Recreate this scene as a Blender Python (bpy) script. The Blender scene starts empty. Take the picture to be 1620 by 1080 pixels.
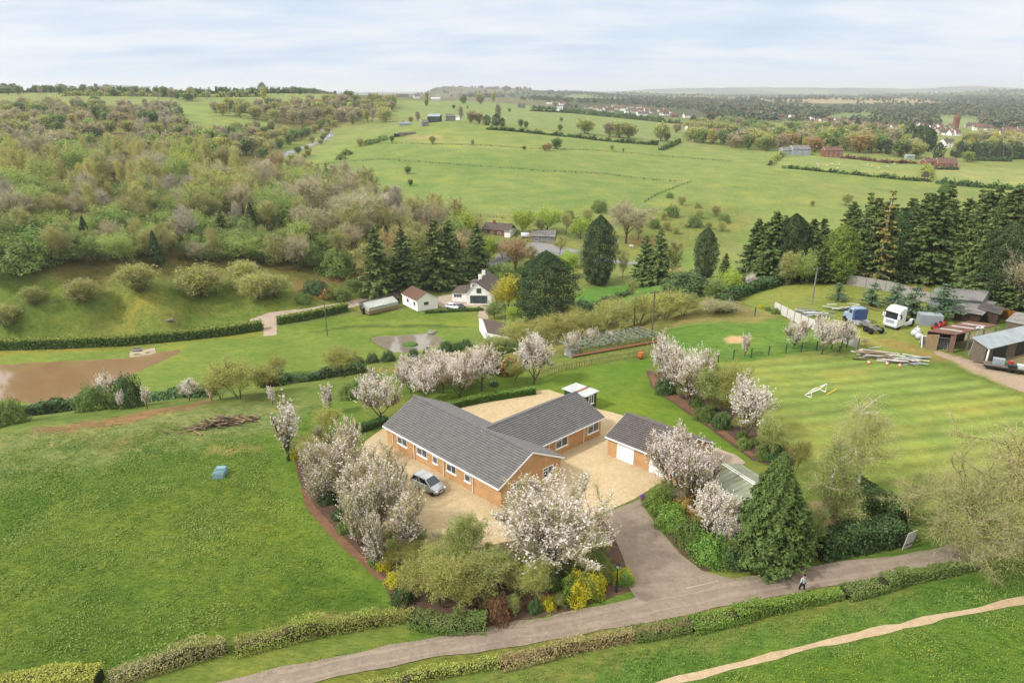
EXPOSURE = 0.4
HAZE = 1e-4
import bpy, math, random
import numpy as np
from mathutils import Vector, Matrix
random.seed(11)
RNG = np.random.default_rng(11)
SC = bpy.context.scene
COL = SC.collection
PI = math.pi

# ------------------------------------------------------------------ survey: how the site was measured
FOC, HZ, CAMH = 1080.0, 143.0, 38.0
PITCH = math.atan((540 - HZ) / FOC)
CP, SP = math.cos(PITCH), math.sin(PITCH)

def ray(px, py):
    u, v = (px - 810) / FOC, (540 - py) / FOC
    return np.array((u, CP + v * SP, -SP + v * CP))

def at(px, py, z=0.0):
    d = ray(px, py)
    t = (z - CAMH) / d[2]
    return np.array((d[0] * t, d[1] * t, z))

def atd(px, py, dist):
    """point seen at px,py lying dist metres in front (ground distance Y)"""
    d = ray(px, py)
    t = dist / d[1]
    return np.array((d[0] * t, dist, CAMH + d[2] * t))

def S(r, g, b, k=.6):
    f = lambda c: ((c / 255 + .055) / 1.055) ** 2.4
    return (f(r) * k, f(g) * k, f(b) * k, 1)

# ------------------------------------------------------------------ terrain height field
CTRL = []
def cz(px, py, z): CTRL.append(at(px, py, z))
def cd(px, py, d): CTRL.append(atd(px, py, d))
for x, y, z in ((-60, 12, 0), (0, 12, 0), (60, 12, 0), (-120, 30, -2), (120, 30, 0), (-110, 70, -6), (120, 70, 0), (150, 110, 0), (-150, 120, -27), (180, 140, -3)):
    CTRL.append(np.array((x, y, z)))
for px, py, z in ((100, 900, 0), (500, 850, 0), (810, 800, 0), (1200, 800, 0), (1550, 800, 0), (300, 740, 0), (800, 640, 0), (1100, 620, 0), (1400, 600, 0), (1600, 600, 0),
                  (1150, 500, 0), (1350, 470, 0), (1500, 470, 0), (0, 672, -2.5), (200, 645, -2.5), (400, 615, -2.5), (560, 598, -2.5), (680, 585, -2), (800, 570, -1.5), (900, 562, -1.5),
                  # brown pond / valley floor
                  (-100, 610, -27), (60, 632, -27), (100, 575, -27), (240, 590, -27), (250, 552, -27), (330, 600, -27), (420, 560, -27), (50, 542, -26.5), (-100, 553, -26.8), (-60, 546, -26.6), (-160, 575, -27), (0, 552, -26.7), (70, 551, -26.7), (0, 530, -26.2), (100, 532, -26.2), (200, 526, -26.1), (300, 520, -26), (380, 510, -26), (200, 505, -24.5), (300, 540, -26.5), (430, 520, -26.5),
                  (560, 575, -27), (560, 530, -27), (640, 565, -27), (640, 530, -27), (720, 545, -26), (650, 495, -26.5), (740, 485, -26), (600, 475, -25.5), (780, 520, -22),
                  (860, 515, -20), (930, 515, -14), (990, 500, -9), (900, 540, -7), (1000, 520, -4), (950, 465, -25), (1060, 415, -26), (945, 445, -25), (1040, 445, -22), (1110, 440, -12),
                  (1180, 455, -3), (1200, 430, -14), (780, 420, -24), (850, 400, -22), (700, 415, -24), (600, 440, -23)):
    cz(px, py, z)
for px, py, d in ((790, 362, 290), (690, 350, 292), (700, 300, 380), (700, 250, 485), (700, 215, 590), (700, 193, 660), (850, 330, 320), (850, 270, 430), (850, 230, 560), (850, 207, 690),
                  (1000, 340, 320), (1000, 290, 420), (1000, 250, 540), (1000, 226, 660), (1080, 240, 620), (1150, 330, 350), (1200, 280, 450), (1250, 250, 570), (1300, 330, 360), (1300, 290, 440),
                  (1420, 262, 540), (1450, 300, 440), (1560, 300, 450), (1560, 260, 560), (1700, 280, 500), (1300, 236, 640), (1500, 240, 640), (1650, 240, 650),
                  (540, 270, 440), (560, 240, 530), (600, 215, 610), (640, 205, 640), (500, 290, 410), (640, 325, 330),
                  (400, 268, 460), (435, 252, 500), (470, 240, 560), (520, 212, 690), (560, 190, 800), (620, 165, 1050),
                  (100, 450, 190), (200, 452, 191), (400, 468, 200), (0, 440, 188), (300, 400, 226), (100, 400, 215), (450, 420, 225), (560, 400, 240), (300, 350, 266), (100, 350, 250), (500, 350, 275), (200, 300, 330), (0, 300, 315),
                  (400, 310, 350), (200, 250, 420), (0, 250, 410), (320, 255, 440), (150, 205, 560), (300, 225, 500), (0, 190, 600), (100, 163, 800), (330, 186, 700), (400, 178, 760), (420, 160, 900), (300, 152, 950), (150, 150, 950), (-100, 170, 700), (530, 155, 1000),
                  (750, 175, 1020), (700, 165, 1120), (850, 183, 1000), (950, 193, 960), (950, 178, 1350), (1080, 200, 1000), (1080, 182, 1400), (1200, 212, 900), (1350, 205, 1000), (1500, 212, 980), (1620, 215, 960), (1200, 180, 1600), (1500, 185, 1600), (1700, 190, 1500),
                  (950, 162, 2300), (1250, 167, 2400), (1550, 165, 2500), (1000, 155, 3600), (1300, 157, 3600), (1600, 156, 3600), (700, 157, 1700), (300, 149, 2000), (0, 149, 2000), (500, 149, 2200)):
    cd(px, py, d)
for u in (-1.2, -.7, -.35, 0, .35, .7, 1.2):
    for d, z in ((5200, -10), (9000, 0), (16000, 0)):
        CTRL.append(np.array((u * d, d, z)))
CTRL = np.array(CTRL)

def uvlog(x, y):
    y = np.maximum(y, 5)
    return np.stack((np.clip(x / y, -1.6, 1.6) * 2.2, np.log(y) * 1.6), -1)

_P = uvlog(CTRL[:, 0], CTRL[:, 1])
def _phi(r): return r * r * np.log(r + 1e-9)
def _fit():
    n = len(_P)
    D = np.linalg.norm(_P[:, None] - _P[None], axis=2)
    A = np.zeros((n + 3, n + 3))
    A[:n, :n] = _phi(D) + np.eye(n) * 2e-3
    A[:n, n] = 1; A[:n, n + 1:] = _P
    A[n, :n] = 1; A[n + 1:, :n] = _P.T
    b = np.zeros(n + 3); b[:n] = CTRL[:, 2]
    return np.linalg.solve(A, b)
_W = _fit()

def poly_dist(x, y, poly):
    """signed distance (negative inside) of points to a polygon"""
    poly = np.asarray(poly)[:, :2]
    inside = np.zeros(x.shape, bool)
    dmin = np.full(x.shape, 1e18)
    n = len(poly)
    for i in range(n):
        ax, ay = poly[i]; bx, by = poly[(i + 1) % n]
        ex, ey = bx - ax, by - ay
        t = np.clip(((x - ax) * ex + (y - ay) * ey) / (ex * ex + ey * ey + 1e-12), 0, 1)
        dmin = np.minimum(dmin, (x - ax - t * ex) ** 2 + (y - ay - t * ey) ** 2)
        c = (ay > y) != (by > y)
        if ey != 0:
            inside ^= c & (x < ex * (y - ay) / ey + ax)
    d = np.sqrt(dmin)
    return np.where(inside, -d, d)

PLAT = [at(*q) for q in ((-260, 760), (0, 705), (200, 672), (420, 645), (560, 628), (640, 612), (800, 588), (880, 580), (1040, 548), (1090, 505), (1180, 478), (1290, 446), (1490, 446), (1640, 500), (1900, 620))]
PLAT = [p[:2] for p in PLAT] + [np.array((75., 8.)), np.array((-85., 8.))]

def vnoise(x, y, seed=0):
    """smooth value noise, vectorised, about -1..1"""
    xi, yi = np.floor(x).astype(np.int64), np.floor(y).astype(np.int64)
    fx, fy = x - xi, y - yi
    fx, fy = fx * fx * (3 - 2 * fx), fy * fy * (3 - 2 * fy)
    def h(a, b):
        k = (a * 374761393 + b * 668265263 + seed * 974711) & 0xffffffff
        k = ((k ^ (k >> 13)) * 1274126177) & 0xffffffff
        return ((k ^ (k >> 16)) & 0xffff) / 32767.5 - 1
    return (h(xi, yi) * (1 - fx) + h(xi + 1, yi) * fx) * (1 - fy) + (h(xi, yi + 1) * (1 - fx) + h(xi + 1, yi + 1) * fx) * fy

POND_BIG = np.array([at(*q, -27.1)[:2] for q in ((-120, 560), (0, 577), (60, 573), (130, 570), (195, 567), (235, 561), (262, 555), (284, 553), (284, 558), (262, 569), (240, 578), (215, 590), (170, 612), (128, 634), (60, 639), (10, 632), (-120, 650))])
POND_SMALL = np.array([at(*q, -27.1)[:2] for q in ((586, 536), (598, 532), (640, 530), (680, 527), (694, 533), (701, 539), (699, 545), (680, 549), (658, 556), (640, 559), (622, 556), (600, 546))])

BUMPS = [  # far hills: px centre, distance, half width px, depth m, height m
    (716, 4300, 20, 600, 34), (748, 4300, 34, 600, 40), (795, 4400, 42, 700, 36), (850, 4500, 60, 700, 30), (905, 4600, 60, 700, 22), (1000, 5600, 120, 600, 26), (690, 5000, 70, 900, 24), (1480, 5200, 110, 700, 36), (1600, 5000, 90, 600, 34),
    (1340, 10500, 160, 900, 46), (1440, 10800, 60, 900, 52), (1180, 10500, 160, 900, 44), (1050, 11000, 110, 900, 46), (250, 5200, 60, 500, 45), (290, 5200, 40, 500, 30), (1560, 10800, 120, 900, 40), (1620, 9000, 200, 900, 36)]

def height(x, y):
    x = np.asarray(x, float); y = np.asarray(y, float)
    sh = x.shape
    x = x.ravel(); y = y.ravel()
    q = uvlog(x, y)
    z = np.empty(len(x))
    for i in range(0, len(x), 40000):
        s = slice(i, i + 40000)
        r = np.sqrt(((q[s, None] - _P[None]) ** 2).sum(2))
        z[s] = _phi(r) @ _W[:-3] + _W[-3] + q[s] @ _W[-2:]
    z = np.where(y < 25, np.where(np.abs(x) < 90, 0, z), z)
    d = poly_dist(x, y, PLAT)
    w = np.clip(d / 9, 0, 1); w = w * w * (3 - 2 * w)
    z = z * w
    far = np.clip((y - 250) / 1500, 0, 1)
    z = z + far * 6 * vnoise(x / 420, y / 420, 3) * np.clip((y - 1400) / 1500, 0, 1)
    for px, D, wpx, dep, hh in BUMPS:
        cx = (px - 810) / FOC * D / CP; wx = wpx / FOC * D
        z = z + hh * np.exp(-((x - cx) / wx) ** 2 - ((y - D) / dep) ** 2) * (1 + .10 * vnoise(x / 160, y / 160, 5))
    # level valley floor
    s_ = z + 25.6; k = np.clip(s_ / 3.5, 0, 1); k = k * k * (3 - 2 * k)
    wv = np.clip((20 - x) / 10, 0, 1) * np.clip((225 - y) / 25, 0, 1) * np.clip((y - 118) / 10, 0, 1)
    z = z + (np.where(s_ < 0, -26.75, -26.75 + (s_ + 1.15) * k) - z) * wv
    for P in (POND_BIG, POND_SMALL):
        m = np.where((y > 120) & (y < 220) & (x < 20))[0]
        if len(m):
            d = poly_dist(x[m], y[m], P)
            k = np.clip((d + .8) / 5, 0, 1); k = k * k * (3 - 2 * k)
            bank = np.where(d < -.6, -28.2, np.where(d < .5, -28.2 + (d + .6) / 1.1 * 1.5, -26.7))
            z[m] = z[m] * k + bank * (1 - k)
    return z.reshape(sh)

NU, NV = 640, 900
GU = np.linspace(-1.35, 1.35, NU)
GL = np.linspace(math.log(9), math.log(15500), NV)
_uu, _ll = np.meshgrid(GU, GL)
GY = np.exp(_ll); GX = _uu * GY
GZ = height(GX, GY)

def ground(x, y):
    """height of the terrain mesh itself (bilinear in its grid)"""
    x = np.asarray(x, float); y = np.asarray(y, float)
    y = np.clip(y, 9.01, 15400)
    a = np.clip((x / y - GU[0]) / (GU[1] - GU[0]), 0, NU - 1.001)
    b = np.clip((np.log(y) - GL[0]) / (GL[1] - GL[0]), 0, NV - 1.001)
    i, j = a.astype(int), b.astype(int)
    fa, fb = a - i, b - j
    return (GZ[j, i] * (1 - fa) + GZ[j, i + 1] * fa) * (1 - fb) + (GZ[j + 1, i] * (1 - fa) + GZ[j + 1, i + 1] * fa) * fb

_TT = np.exp(np.linspace(math.log(14), math.log(15000), 2600))
def hit(px, py):
    """where the sight line through a surveyed direction meets the terrain"""
    d = ray(px, py)
    t = _TT / d[1]
    x, y, z = d[0] * t, d[1] * t, CAMH + d[2] * t
    below = z < ground(x, y)
    k = int(np.argmax(below)) if below.any() else len(t) - 1
    k = max(k, 1)
    a, b = t[k - 1], t[k]
    for _ in range(18):
        m = (a + b) / 2
        if CAMH + d[2] * m < ground(d[0] * m, d[1] * m): b = m
        else: a = m
    x, y = d[0] * b, d[1] * b
    return np.array((x, y, float(ground(x, y))))

# ------------------------------------------------------------------ mesh builder
class MB:
    def __init__(s, fr=None):
        s.V, s.F, s.M, s.T, s.n, s.fr = [], [], [], [], 0, fr
    def add(s, V, F, mi=0, t=None):
        V = np.asarray(V, float).reshape(-1, 3)
        if s.fr is not None: V = s.fr(V)
        F = np.asarray(F, np.int64)
        if F.ndim == 1: F = F[None]
        s.V.append(V); s.F.append(F + s.n); s.M.append(np.full(len(F), mi, np.int32))
        s.T.append(np.full(len(V), .5) if t is None else np.broadcast_to(np.asarray(t, float), (len(V),)))
        s.n += len(V)
        return s
    def box(s, c, size, rz=0, mi=0, t=None, rx=0, ry=0):
        h = np.array(size) / 2
        V = np.array([(x, y, z) for x in (-1, 1) for y in (-1, 1) for z in (-1, 1)]) * h
        if rx or ry or rz:
            R = np.array((Matrix.Rotation(rz, 3, 'Z') @ Matrix.Rotation(ry, 3, 'Y') @ Matrix.Rotation(rx, 3, 'X')))
            V = V @ R.T
        return s.hexa(V + np.array(c), mi, t)
    def hexa(s, V, mi=0, t=None):
        return s.add(V, [(0, 1, 3, 2), (4, 6, 7, 5), (0, 4, 5, 1), (2, 3, 7, 6), (0, 2, 6, 4), (1, 5, 7, 3)], mi, t)
    def lim(s, a0, a1, b0, b1, z0, z1, mi=0, t=None):
        return s.box(((a0 + a1) / 2, (b0 + b1) / 2, (z0 + z1) / 2), (abs(a1 - a0), abs(b1 - b0), abs(z1 - z0)), mi=mi, t=t)
    def slab(s, quad, th, mi=0, t=None):
        """quad (4 points, counter-clockwise from above) thickened downwards"""
        q = np.array(quad, float); d = np.array((0, 0, th))
        V = np.concatenate((q - d, q))
        return s.add(V, [(3, 2, 1, 0), (4, 5, 6, 7), (0, 1, 5, 4), (1, 2, 6, 5), (2, 3, 7, 6), (3, 0, 4, 7)], mi, t)
    def quad(s, q, mi=0, t=None): return s.add(q, (0, 1, 2, 3), mi, t)
    def prism(s, poly, z0, z1, mi=0, t=None):
        p = np.asarray(poly, float)[:, :2]; n = len(p)
        a = np.sum(p[:, 0] * np.roll(p[:, 1], -1) - np.roll(p[:, 0], -1) * p[:, 1])
        if a < 0: p = p[::-1]
        V = np.concatenate((np.c_[p, np.full(n, z0)], np.c_[p, np.full(n, z1)]))
        k = s.n
        s.add(V, [[i, (i + 1) % n, (i + 1) % n + n, i + n] for i in range(n)], mi, t)
        s.F += [np.array([k + n + i for i in range(n)])[None], np.array([k + n - 1 - i for i in range(n)])[None]]
        s.M += [np.array([mi], np.int32)] * 2
        return s
    def extr(s, prof, y0, y1, mi=0, t=None):
        """side profile (x,z), clockwise or not, extruded across y"""
        p = np.asarray(prof, float); n = len(p)
        a = np.sum(p[:, 0] * np.roll(p[:, 1], -1) - np.roll(p[:, 0], -1) * p[:, 1])
        if a < 0: p = p[::-1]
        V = np.concatenate((np.c_[p[:, 0], np.full(n, y0), p[:, 1]], np.c_[p[:, 0], np.full(n, y1), p[:, 1]]))
        k = s.n
        s.add(V, [[i + n, (i + 1) % n + n, (i + 1) % n, i][::-1] for i in range(n)], mi, t)
        s.F += [np.array([k + i for i in range(n)])[None], np.array([k + 2 * n - 1 - i for i in range(n)])[None]]
        s.M += [np.array([mi], np.int32)] * 2
        return s
    def loft(s, rings, mi=0, t=None, cap=True, closed=True):
        R = np.asarray(rings, float); m, n = R.shape[:2]
        F = []
        for i in range(m - 1):
            for j in range(n if closed else n - 1):
                k = (j + 1) % n
                F.append((i * n + j, i * n + k, (i + 1) * n + k, (i + 1) * n + j))
        k0 = s.n
        s.add(R.reshape(-1, 3), F, mi, t)
        if cap:
            s.F += [np.array([k0 + n - 1 - j for j in range(n)])[None], np.array([k0 + (m - 1) * n + j for j in range(n)])[None]]
            s.M += [np.array([mi], np.int32)] * 2
        return s
    def tube(s, pts, r, n=6, mi=0, t=None):
        P = np.asarray(pts, float); m = len(P)
        r = np.broadcast_to(np.asarray(r, float), (m,))
        rings = []
        for i in range(m):
            d = P[min(i + 1, m - 1)] - P[max(i - 1, 0)]
            d = d / (np.linalg.norm(d) + 1e-9)
            a = np.cross(d, (0, 0, 1) if abs(d[2]) < .9 else (1, 0, 0)); a /= np.linalg.norm(a); b = np.cross(d, a)
            th = np.arange(n) * 2 * PI / n
            rings.append(P[i] + r[i] * (np.cos(th)[:, None] * a + np.sin(th)[:, None] * b))
        return s.loft(rings, mi, t)
    def lathe(s, prof, c=(0, 0, 0), n=12, axis='z', mi=0, t=None):
        th = np.arange(n) * 2 * PI / n
        rings = []
        for r, z in prof:
            r = max(r, 1e-4)
            a, b, q = r * np.cos(th), r * np.sin(th), np.full(n, z)
            ring = {'z': np.c_[a, b, q], 'y': np.c_[b, q, a], 'x': np.c_[q, a, b]}[axis]
            rings.append(ring + np.array(c))
        return s.loft(rings, mi, t)
    def ell(s, c, r, n=10, mi=0, t=None):
        k = max(4, n // 2)
        r = np.broadcast_to(np.asarray(r, float), (3,))
        th = np.arange(n) * 2 * PI / n
        rings = []
        for i in range(k + 1):
            f = -PI / 2 + PI * (i + .02 if i == 0 else i - .02 if i == k else i) / k
            rings.append(np.c_[np.cos(f) * np.cos(th), np.cos(f) * np.sin(th), np.full(n, math.sin(f))] * r + np.array(c))
        return s.loft(rings, mi, t)
    def leaves(s, C, size, bias=None, up=0., asp=.7, mi=0, t=None, rng=RNG):
        """diamond leaf faces centred on C"""
        C = np.asarray(C, float); n = len(C)
        if n == 0: return s
        nr = rng.normal(size=(n, 3))
        if bias is not None: nr = nr + bias
        nr[:, 2] += up
        nr /= np.linalg.norm(nr, axis=1)[:, None] + 1e-9
        a = np.cross(nr, rng.normal(size=(n, 3))); a /= np.linalg.norm(a, axis=1)[:, None] + 1e-9
        b = np.cross(nr, a)
        sz = (np.broadcast_to(np.asarray(size, float), (n,)) * rng.uniform(.6, 1.35, n))[:, None] / 2
        V = np.stack((C + a * sz, C + b * sz * asp, C - a * sz, C - b * sz * asp), 1).reshape(-1, 3)
        tt = rng.uniform(0, 1, n) if t is None else np.clip(t + rng.normal(0, .16, n), 0, 1)
        return s.add(V, np.arange(4 * n).reshape(n, 4), mi, np.repeat(tt, 4))
    def strips(s, A, B, w, mi=0, t=None, rng=RNG):
        """thin twigs: tapering triangles from A to B"""
        A = np.asarray(A, float); B = np.asarray(B, float); n = len(A)
        d = B - A
        a = np.cross(d, rng.normal(size=(n, 3))); a /= np.linalg.norm(a, axis=1)[:, None] + 1e-9
        w = np.broadcast_to(np.asarray(w, float), (n,))[:, None] / 2
        V = np.stack((A - a * w, A + a * w, B), 1).reshape(-1, 3)
        tt = rng.uniform(0, 1, n) if t is None else t
        return s.add(V, np.arange(3 * n).reshape(n, 3), mi, np.repeat(np.broadcast_to(tt, (n,)), 3))
    def mesh(s, name, mats, smooth=False):
        me = bpy.data.meshes.new(name)
        V = np.concatenate(s.V)
        loops = np.concatenate([f.ravel() for f in s.F])
        cnt = np.concatenate([np.full(len(f), f.shape[1]) for f in s.F])
        me.vertices.add(len(V)); me.vertices.foreach_set('co', V.astype(np.float32).ravel())
        me.loops.add(len(loops)); me.loops.foreach_set('vertex_index', loops.astype(np.int32))
        me.polygons.add(len(cnt))
        st = np.concatenate(([0], np.cumsum(cnt)[:-1]))
        me.polygons.foreach_set('loop_start', st.astype(np.int32))
        mi = np.concatenate(s.M)
        for m in (mats if isinstance(mats, (list, tuple)) else [mats]): me.materials.append(m)
        me.polygons.foreach_set('material_index', mi)
        me.polygons.foreach_set('use_smooth', np.full(len(cnt), bool(smooth)))
        at_ = me.attributes.new('tint', 'FLOAT', 'POINT')
        at_.data.foreach_set('value', np.concatenate(s.T).astype(np.float32))
        me.update(calc_edges=True)
        return me
    def build(s, name, mats, parent=None, smooth=False, loc=None):
        o = bpy.data.objects.new(name, s.mesh(name, mats, smooth)); COL.objects.link(o)
        if parent is not None: o.parent = parent
        if loc is not None: o.location = loc
        return o

def tag(o, label=None, cat=None, group=None, kind=None):
    if label: o['label'] = label
    if cat: o['category'] = cat
    if group: o['group'] = group
    if kind: o['kind'] = kind
    return o
def thing(name, label, cat, loc=(0, 0, 0), rz=0, group=None, sc=None):
    o = bpy.data.objects.new(name, None); COL.objects.link(o)
    o.empty_display_size = .2
    o.location = [float(v) for v in loc]; o.rotation_euler = (0, 0, rz)
    if sc is not None: o.scale = sc
    return tag(o, label, cat, group)
def dup(root, loc, rz=0, sc=None, label=None, group=None):
    def cp(o, par):
        c = o.copy(); COL.objects.link(c)
        if par is not None: c.parent = par
        for ch in KIDS.get(o.name, []): cp(ch, c)
        return c
    if root.name not in KIDS: reg(root)
    r = cp(root, None)
    r.location = [float(v) for v in loc]; r.rotation_euler = (0, 0, rz)
    if sc is not None: r.scale = sc
    if label: r['label'] = label
    if group: r['group'] = group
    return r
KIDS = {}
def reg(root):
    def f(o):
        KIDS[o.name] = list(o.children)
        for c in o.children: f(c)
    f(root)

# ------------------------------------------------------------------ materials
def _nodes(name):
    m = bpy.data.materials.new(name); m.use_nodes = True
    nt = m.node_tree
    return m, nt, nt.nodes['Principled BSDF']
def _n(nt, kind, **kw):
    n = nt.nodes.new(kind)
    for k, v in kw.items():
        if isinstance(n.inputs.get(k.replace('_', ' ')), bpy.types.NodeSocket): n.inputs[k.replace('_', ' ')].default_value = v
        else: setattr(n, k, v)
    return n
def mixc(nt, fac, a, b, mode='MIX'):
    n = nt.nodes.new('ShaderNodeMix'); n.data_type = 'RGBA'; n.blend_type = mode
    for k, v in ((0, fac), (6, a), (7, b)):
        if isinstance(v, bpy.types.NodeSocket): nt.links.new(v, n.inputs[k])
        else: n.inputs[k].default_value = v
    return n.outputs[2]
def ramp(nt, src, stops):
    n = nt.nodes.new('ShaderNodeValToRGB'); nt.links.new(src, n.inputs[0])
    e = n.color_ramp.elements
    while len(e) < len(stops): e.new(.5)
    for i, (p, c) in enumerate(stops): e[i].position = p; e[i].color = c if len(c) == 4 else (*c, 1)
    return n.outputs[0]
def noise(nt, scale, detail=4, rough=.55, coord='Object', vec=None, stretch=None):
    if vec is None:
        vec = nt.nodes.new('ShaderNodeTexCoord').outputs[coord] if coord != 'World' else nt.nodes.new('ShaderNodeNewGeometry').outputs['Position']
    if stretch:
        mp = nt.nodes.new('ShaderNodeMapping'); mp.inputs['Scale'].default_value = stretch[:3]
        if len(stretch) > 3: mp.inputs['Rotation'].default_value = (0, 0, stretch[3])
        nt.links.new(vec, mp.inputs[0]); vec = mp.outputs[0]
    n = _n(nt, 'ShaderNodeTexNoise', Scale=scale, Detail=detail, Roughness=rough)
    nt.links.new(vec, n.inputs['Vector'])
    return n.outputs[0]
def mat(name, c, c2=None, scale=3., rough=.75, spec=.25, metal=0, bump=0, bscale=None, lo=.35, hi=.65, stretch=None, detail=5):
    m, nt, b = _nodes(name)
    b.inputs['Roughness'].default_value = rough; b.inputs['Specular IOR Level'].default_value = spec; b.inputs['Metallic'].default_value = metal
    if c2 is None: c2 = tuple(min(1, v * .82) for v in c[:3]) + (1,)
    f = noise(nt, scale, detail, stretch=stretch)
    nt.links.new(ramp(nt, f, ((lo, c), (hi, c2))), b.inputs['Base Color'])
    if bump:
        bn = _n(nt, 'ShaderNodeBump', Strength=bump, Distance=.03)
        nt.links.new(noise(nt, bscale or scale * 4, 4, stretch=stretch), bn.inputs['Height']); nt.links.new(bn.outputs[0], b.inputs['Normal'])
    return m
def leafmat(name, ca, cb, transl=.3, var=.25, rough=.65, hue=.02):
    m, nt, b = _nodes(name)
    b.inputs['Roughness'].default_value = rough; b.inputs['Specular IOR Level'].default_value = .2
    a = _n(nt, 'ShaderNodeAttribute', attribute_name='tint')
    oi = nt.nodes.new('ShaderNodeObjectInfo')
    c = mixc(nt, a.outputs['Fac'], ca, cb)
    hs = nt.nodes.new('ShaderNodeHueSaturation')
    for k, lo, hi in (('Value', 1 - var, 1 + var), ('Hue', .5 - hue, .5 + hue)):
        mr = _n(nt, 'ShaderNodeMapRange'); mr.inputs[3].default_value = lo; mr.inputs[4].default_value = hi
        if k == 'Hue':
            mm = _n(nt, 'ShaderNodeMath', operation='FRACT'); m2 = _n(nt, 'ShaderNodeMath', operation='MULTIPLY'); m2.inputs[1].default_value = 7.31
            nt.links.new(oi.outputs['Random'], m2.inputs[0]); nt.links.new(m2.outputs[0], mm.inputs[0]); nt.links.new(mm.outputs[0], mr.inputs[0])
        else: nt.links.new(oi.outputs['Random'], mr.inputs[0])
        nt.links.new(mr.outputs[0], hs.inputs[k])
    nt.links.new(c, hs.inputs['Color'])
    nt.links.new(hs.outputs[0], b.inputs['Base Color'])
    if transl:
        tr = nt.nodes.new('ShaderNodeBsdfTranslucent'); nt.links.new(hs.outputs[0], tr.inputs[0])
        mx = nt.nodes.new('ShaderNodeMixShader'); mx.inputs[0].default_value = transl
        out = nt.nodes['Material Output']
        nt.links.new(b.outputs[0], mx.inputs[1]); nt.links.new(tr.outputs[0], mx.inputs[2]); nt.links.new(mx.outputs[0], out.inputs[0])
    return m
# ------------------------------------------------------------------ camera, air and daylight
cam = bpy.data.cameras.new('camera'); cam.sensor_width = 36; cam.lens = 24; cam.clip_start = .5; cam.clip_end = 60000
camo = bpy.data.objects.new('camera', cam); COL.objects.link(camo)
camo.location = (0, 0, CAMH); camo.rotation_euler = (PI / 2 - PITCH, 0, 0)
SC.camera = camo
SC.view_settings.view_transform = 'Standard'; SC.view_settings.look = 'None'; SC.view_settings.exposure = EXPOSURE; SC.view_settings.gamma = 1
SC.cycles.max_bounces = 6; SC.cycles.diffuse_bounces = 3; SC.cycles.transmission_bounces = 4; SC.cycles.volume_bounces = 0
SC.cycles.sample_clamp_indirect = 6

SUN_EL, SUN_AZ = math.radians(42), math.radians(-112)     # azimuth from +Y, clockwise: low on the left
w = bpy.data.worlds.new('World'); SC.world = w; w.use_nodes = True
nt = w.node_tree; bg = nt.nodes['Background']
sky = nt.nodes.new('ShaderNodeTexSky'); sky.sky_type = 'NISHITA'; sky.sun_disc = False
sky.sun_elevation = SUN_EL; sky.sun_rotation = SUN_AZ % (2 * PI); sky.altitude = 150; sky.air_density = 1; sky.dust_density = 1.5
tc = nt.nodes.new('ShaderNodeTexCoord')
sep = nt.nodes.new('ShaderNodeSeparateXYZ'); nt.links.new(tc.outputs['Generated'], sep.inputs[0])
# cloud sheet: direction projected on a high plane, so the banks flatten towards the horizon
zc = _n(nt, 'ShaderNodeMath', operation='MAXIMUM'); zc.inputs[1].default_value = 0; nt.links.new(sep.outputs[2], zc.inputs[0])
za = _n(nt, 'ShaderNodeMath', operation='ADD'); za.inputs[1].default_value = .13; nt.links.new(zc.outputs[0], za.inputs[0])
dv = _n(nt, 'ShaderNodeVectorMath', operation='DIVIDE'); nt.links.new(tc.outputs['Generated'], dv.inputs[0])
cb = nt.nodes.new('ShaderNodeCombineXYZ')
for i in range(3): nt.links.new(za.outputs[0], cb.inputs[i])
nt.links.new(cb.outputs[0], dv.inputs[1])
n1 = noise(nt, .8, 7, .5, vec=dv.outputs[0], stretch=(.6, 1, 0))
n2 = noise(nt, 2.2, 6, .5, vec=dv.outputs[0], stretch=(.6, 1, 0, .25))
am = _n(nt, 'ShaderNodeMath', operation='MULTIPLY_ADD'); am.inputs[1].default_value = .35
nt.links.new(n2, am.inputs[0]); m0 = _n(nt, 'ShaderNodeMath', operation='MULTIPLY'); m0.inputs[1].default_value = .72
nt.links.new(n1, m0.inputs[0]); nt.links.new(m0.outputs[0], am.inputs[2])
el = zc.outputs[0]
lum = ramp(nt, am.outputs[0], ((.38, (4.7, 5.5, 6.9, 1)), (.48, (5.4, 6.2, 7.3, 1)), (.57, (6.5, 6.9, 7.5, 1)), (.66, (7.1, 7.3, 7.6, 1))))
zen = ramp(nt, el, ((0, (.97, .985, 1, 1)), (.12, (.97, .98, .995, 1)), (.3, (1.35, 1.28, 1.16, 1)), (.85, (2.6, 2.3, 1.9, 1))))
cl = mixc(nt, 1., lum, zen, 'MULTIPLY')
low = ramp(nt, el, ((0, (1, 1, 1, 1)), (.045, (0, 0, 0, 1))))
lowf = nt.nodes.new('ShaderNodeRGBToBW'); nt.links.new(low, lowf.inputs[0])
cl2 = mixc(nt, lowf.outputs[0], cl, (6.1, 6.7, 7.6, 1))
out = mixc(nt, .93, sky.outputs[0], cl2)
nt.links.new(out, bg.inputs['Color']); bg.inputs['Strength'].default_value = .1
sl = bpy.data.lights.new('sun', 'SUN'); sl.energy = 3.3; sl.angle = math.radians(6); sl.color = (1, .965, .91)
so = bpy.data.objects.new('sun', sl); COL.objects.link(so)
sd = Vector((math.sin(SUN_AZ) * math.cos(SUN_EL), math.cos(SUN_AZ) * math.cos(SUN_EL), math.sin(SUN_EL)))
so.rotation_euler = sd.to_track_quat('Z', 'Y').to_euler()

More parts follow.
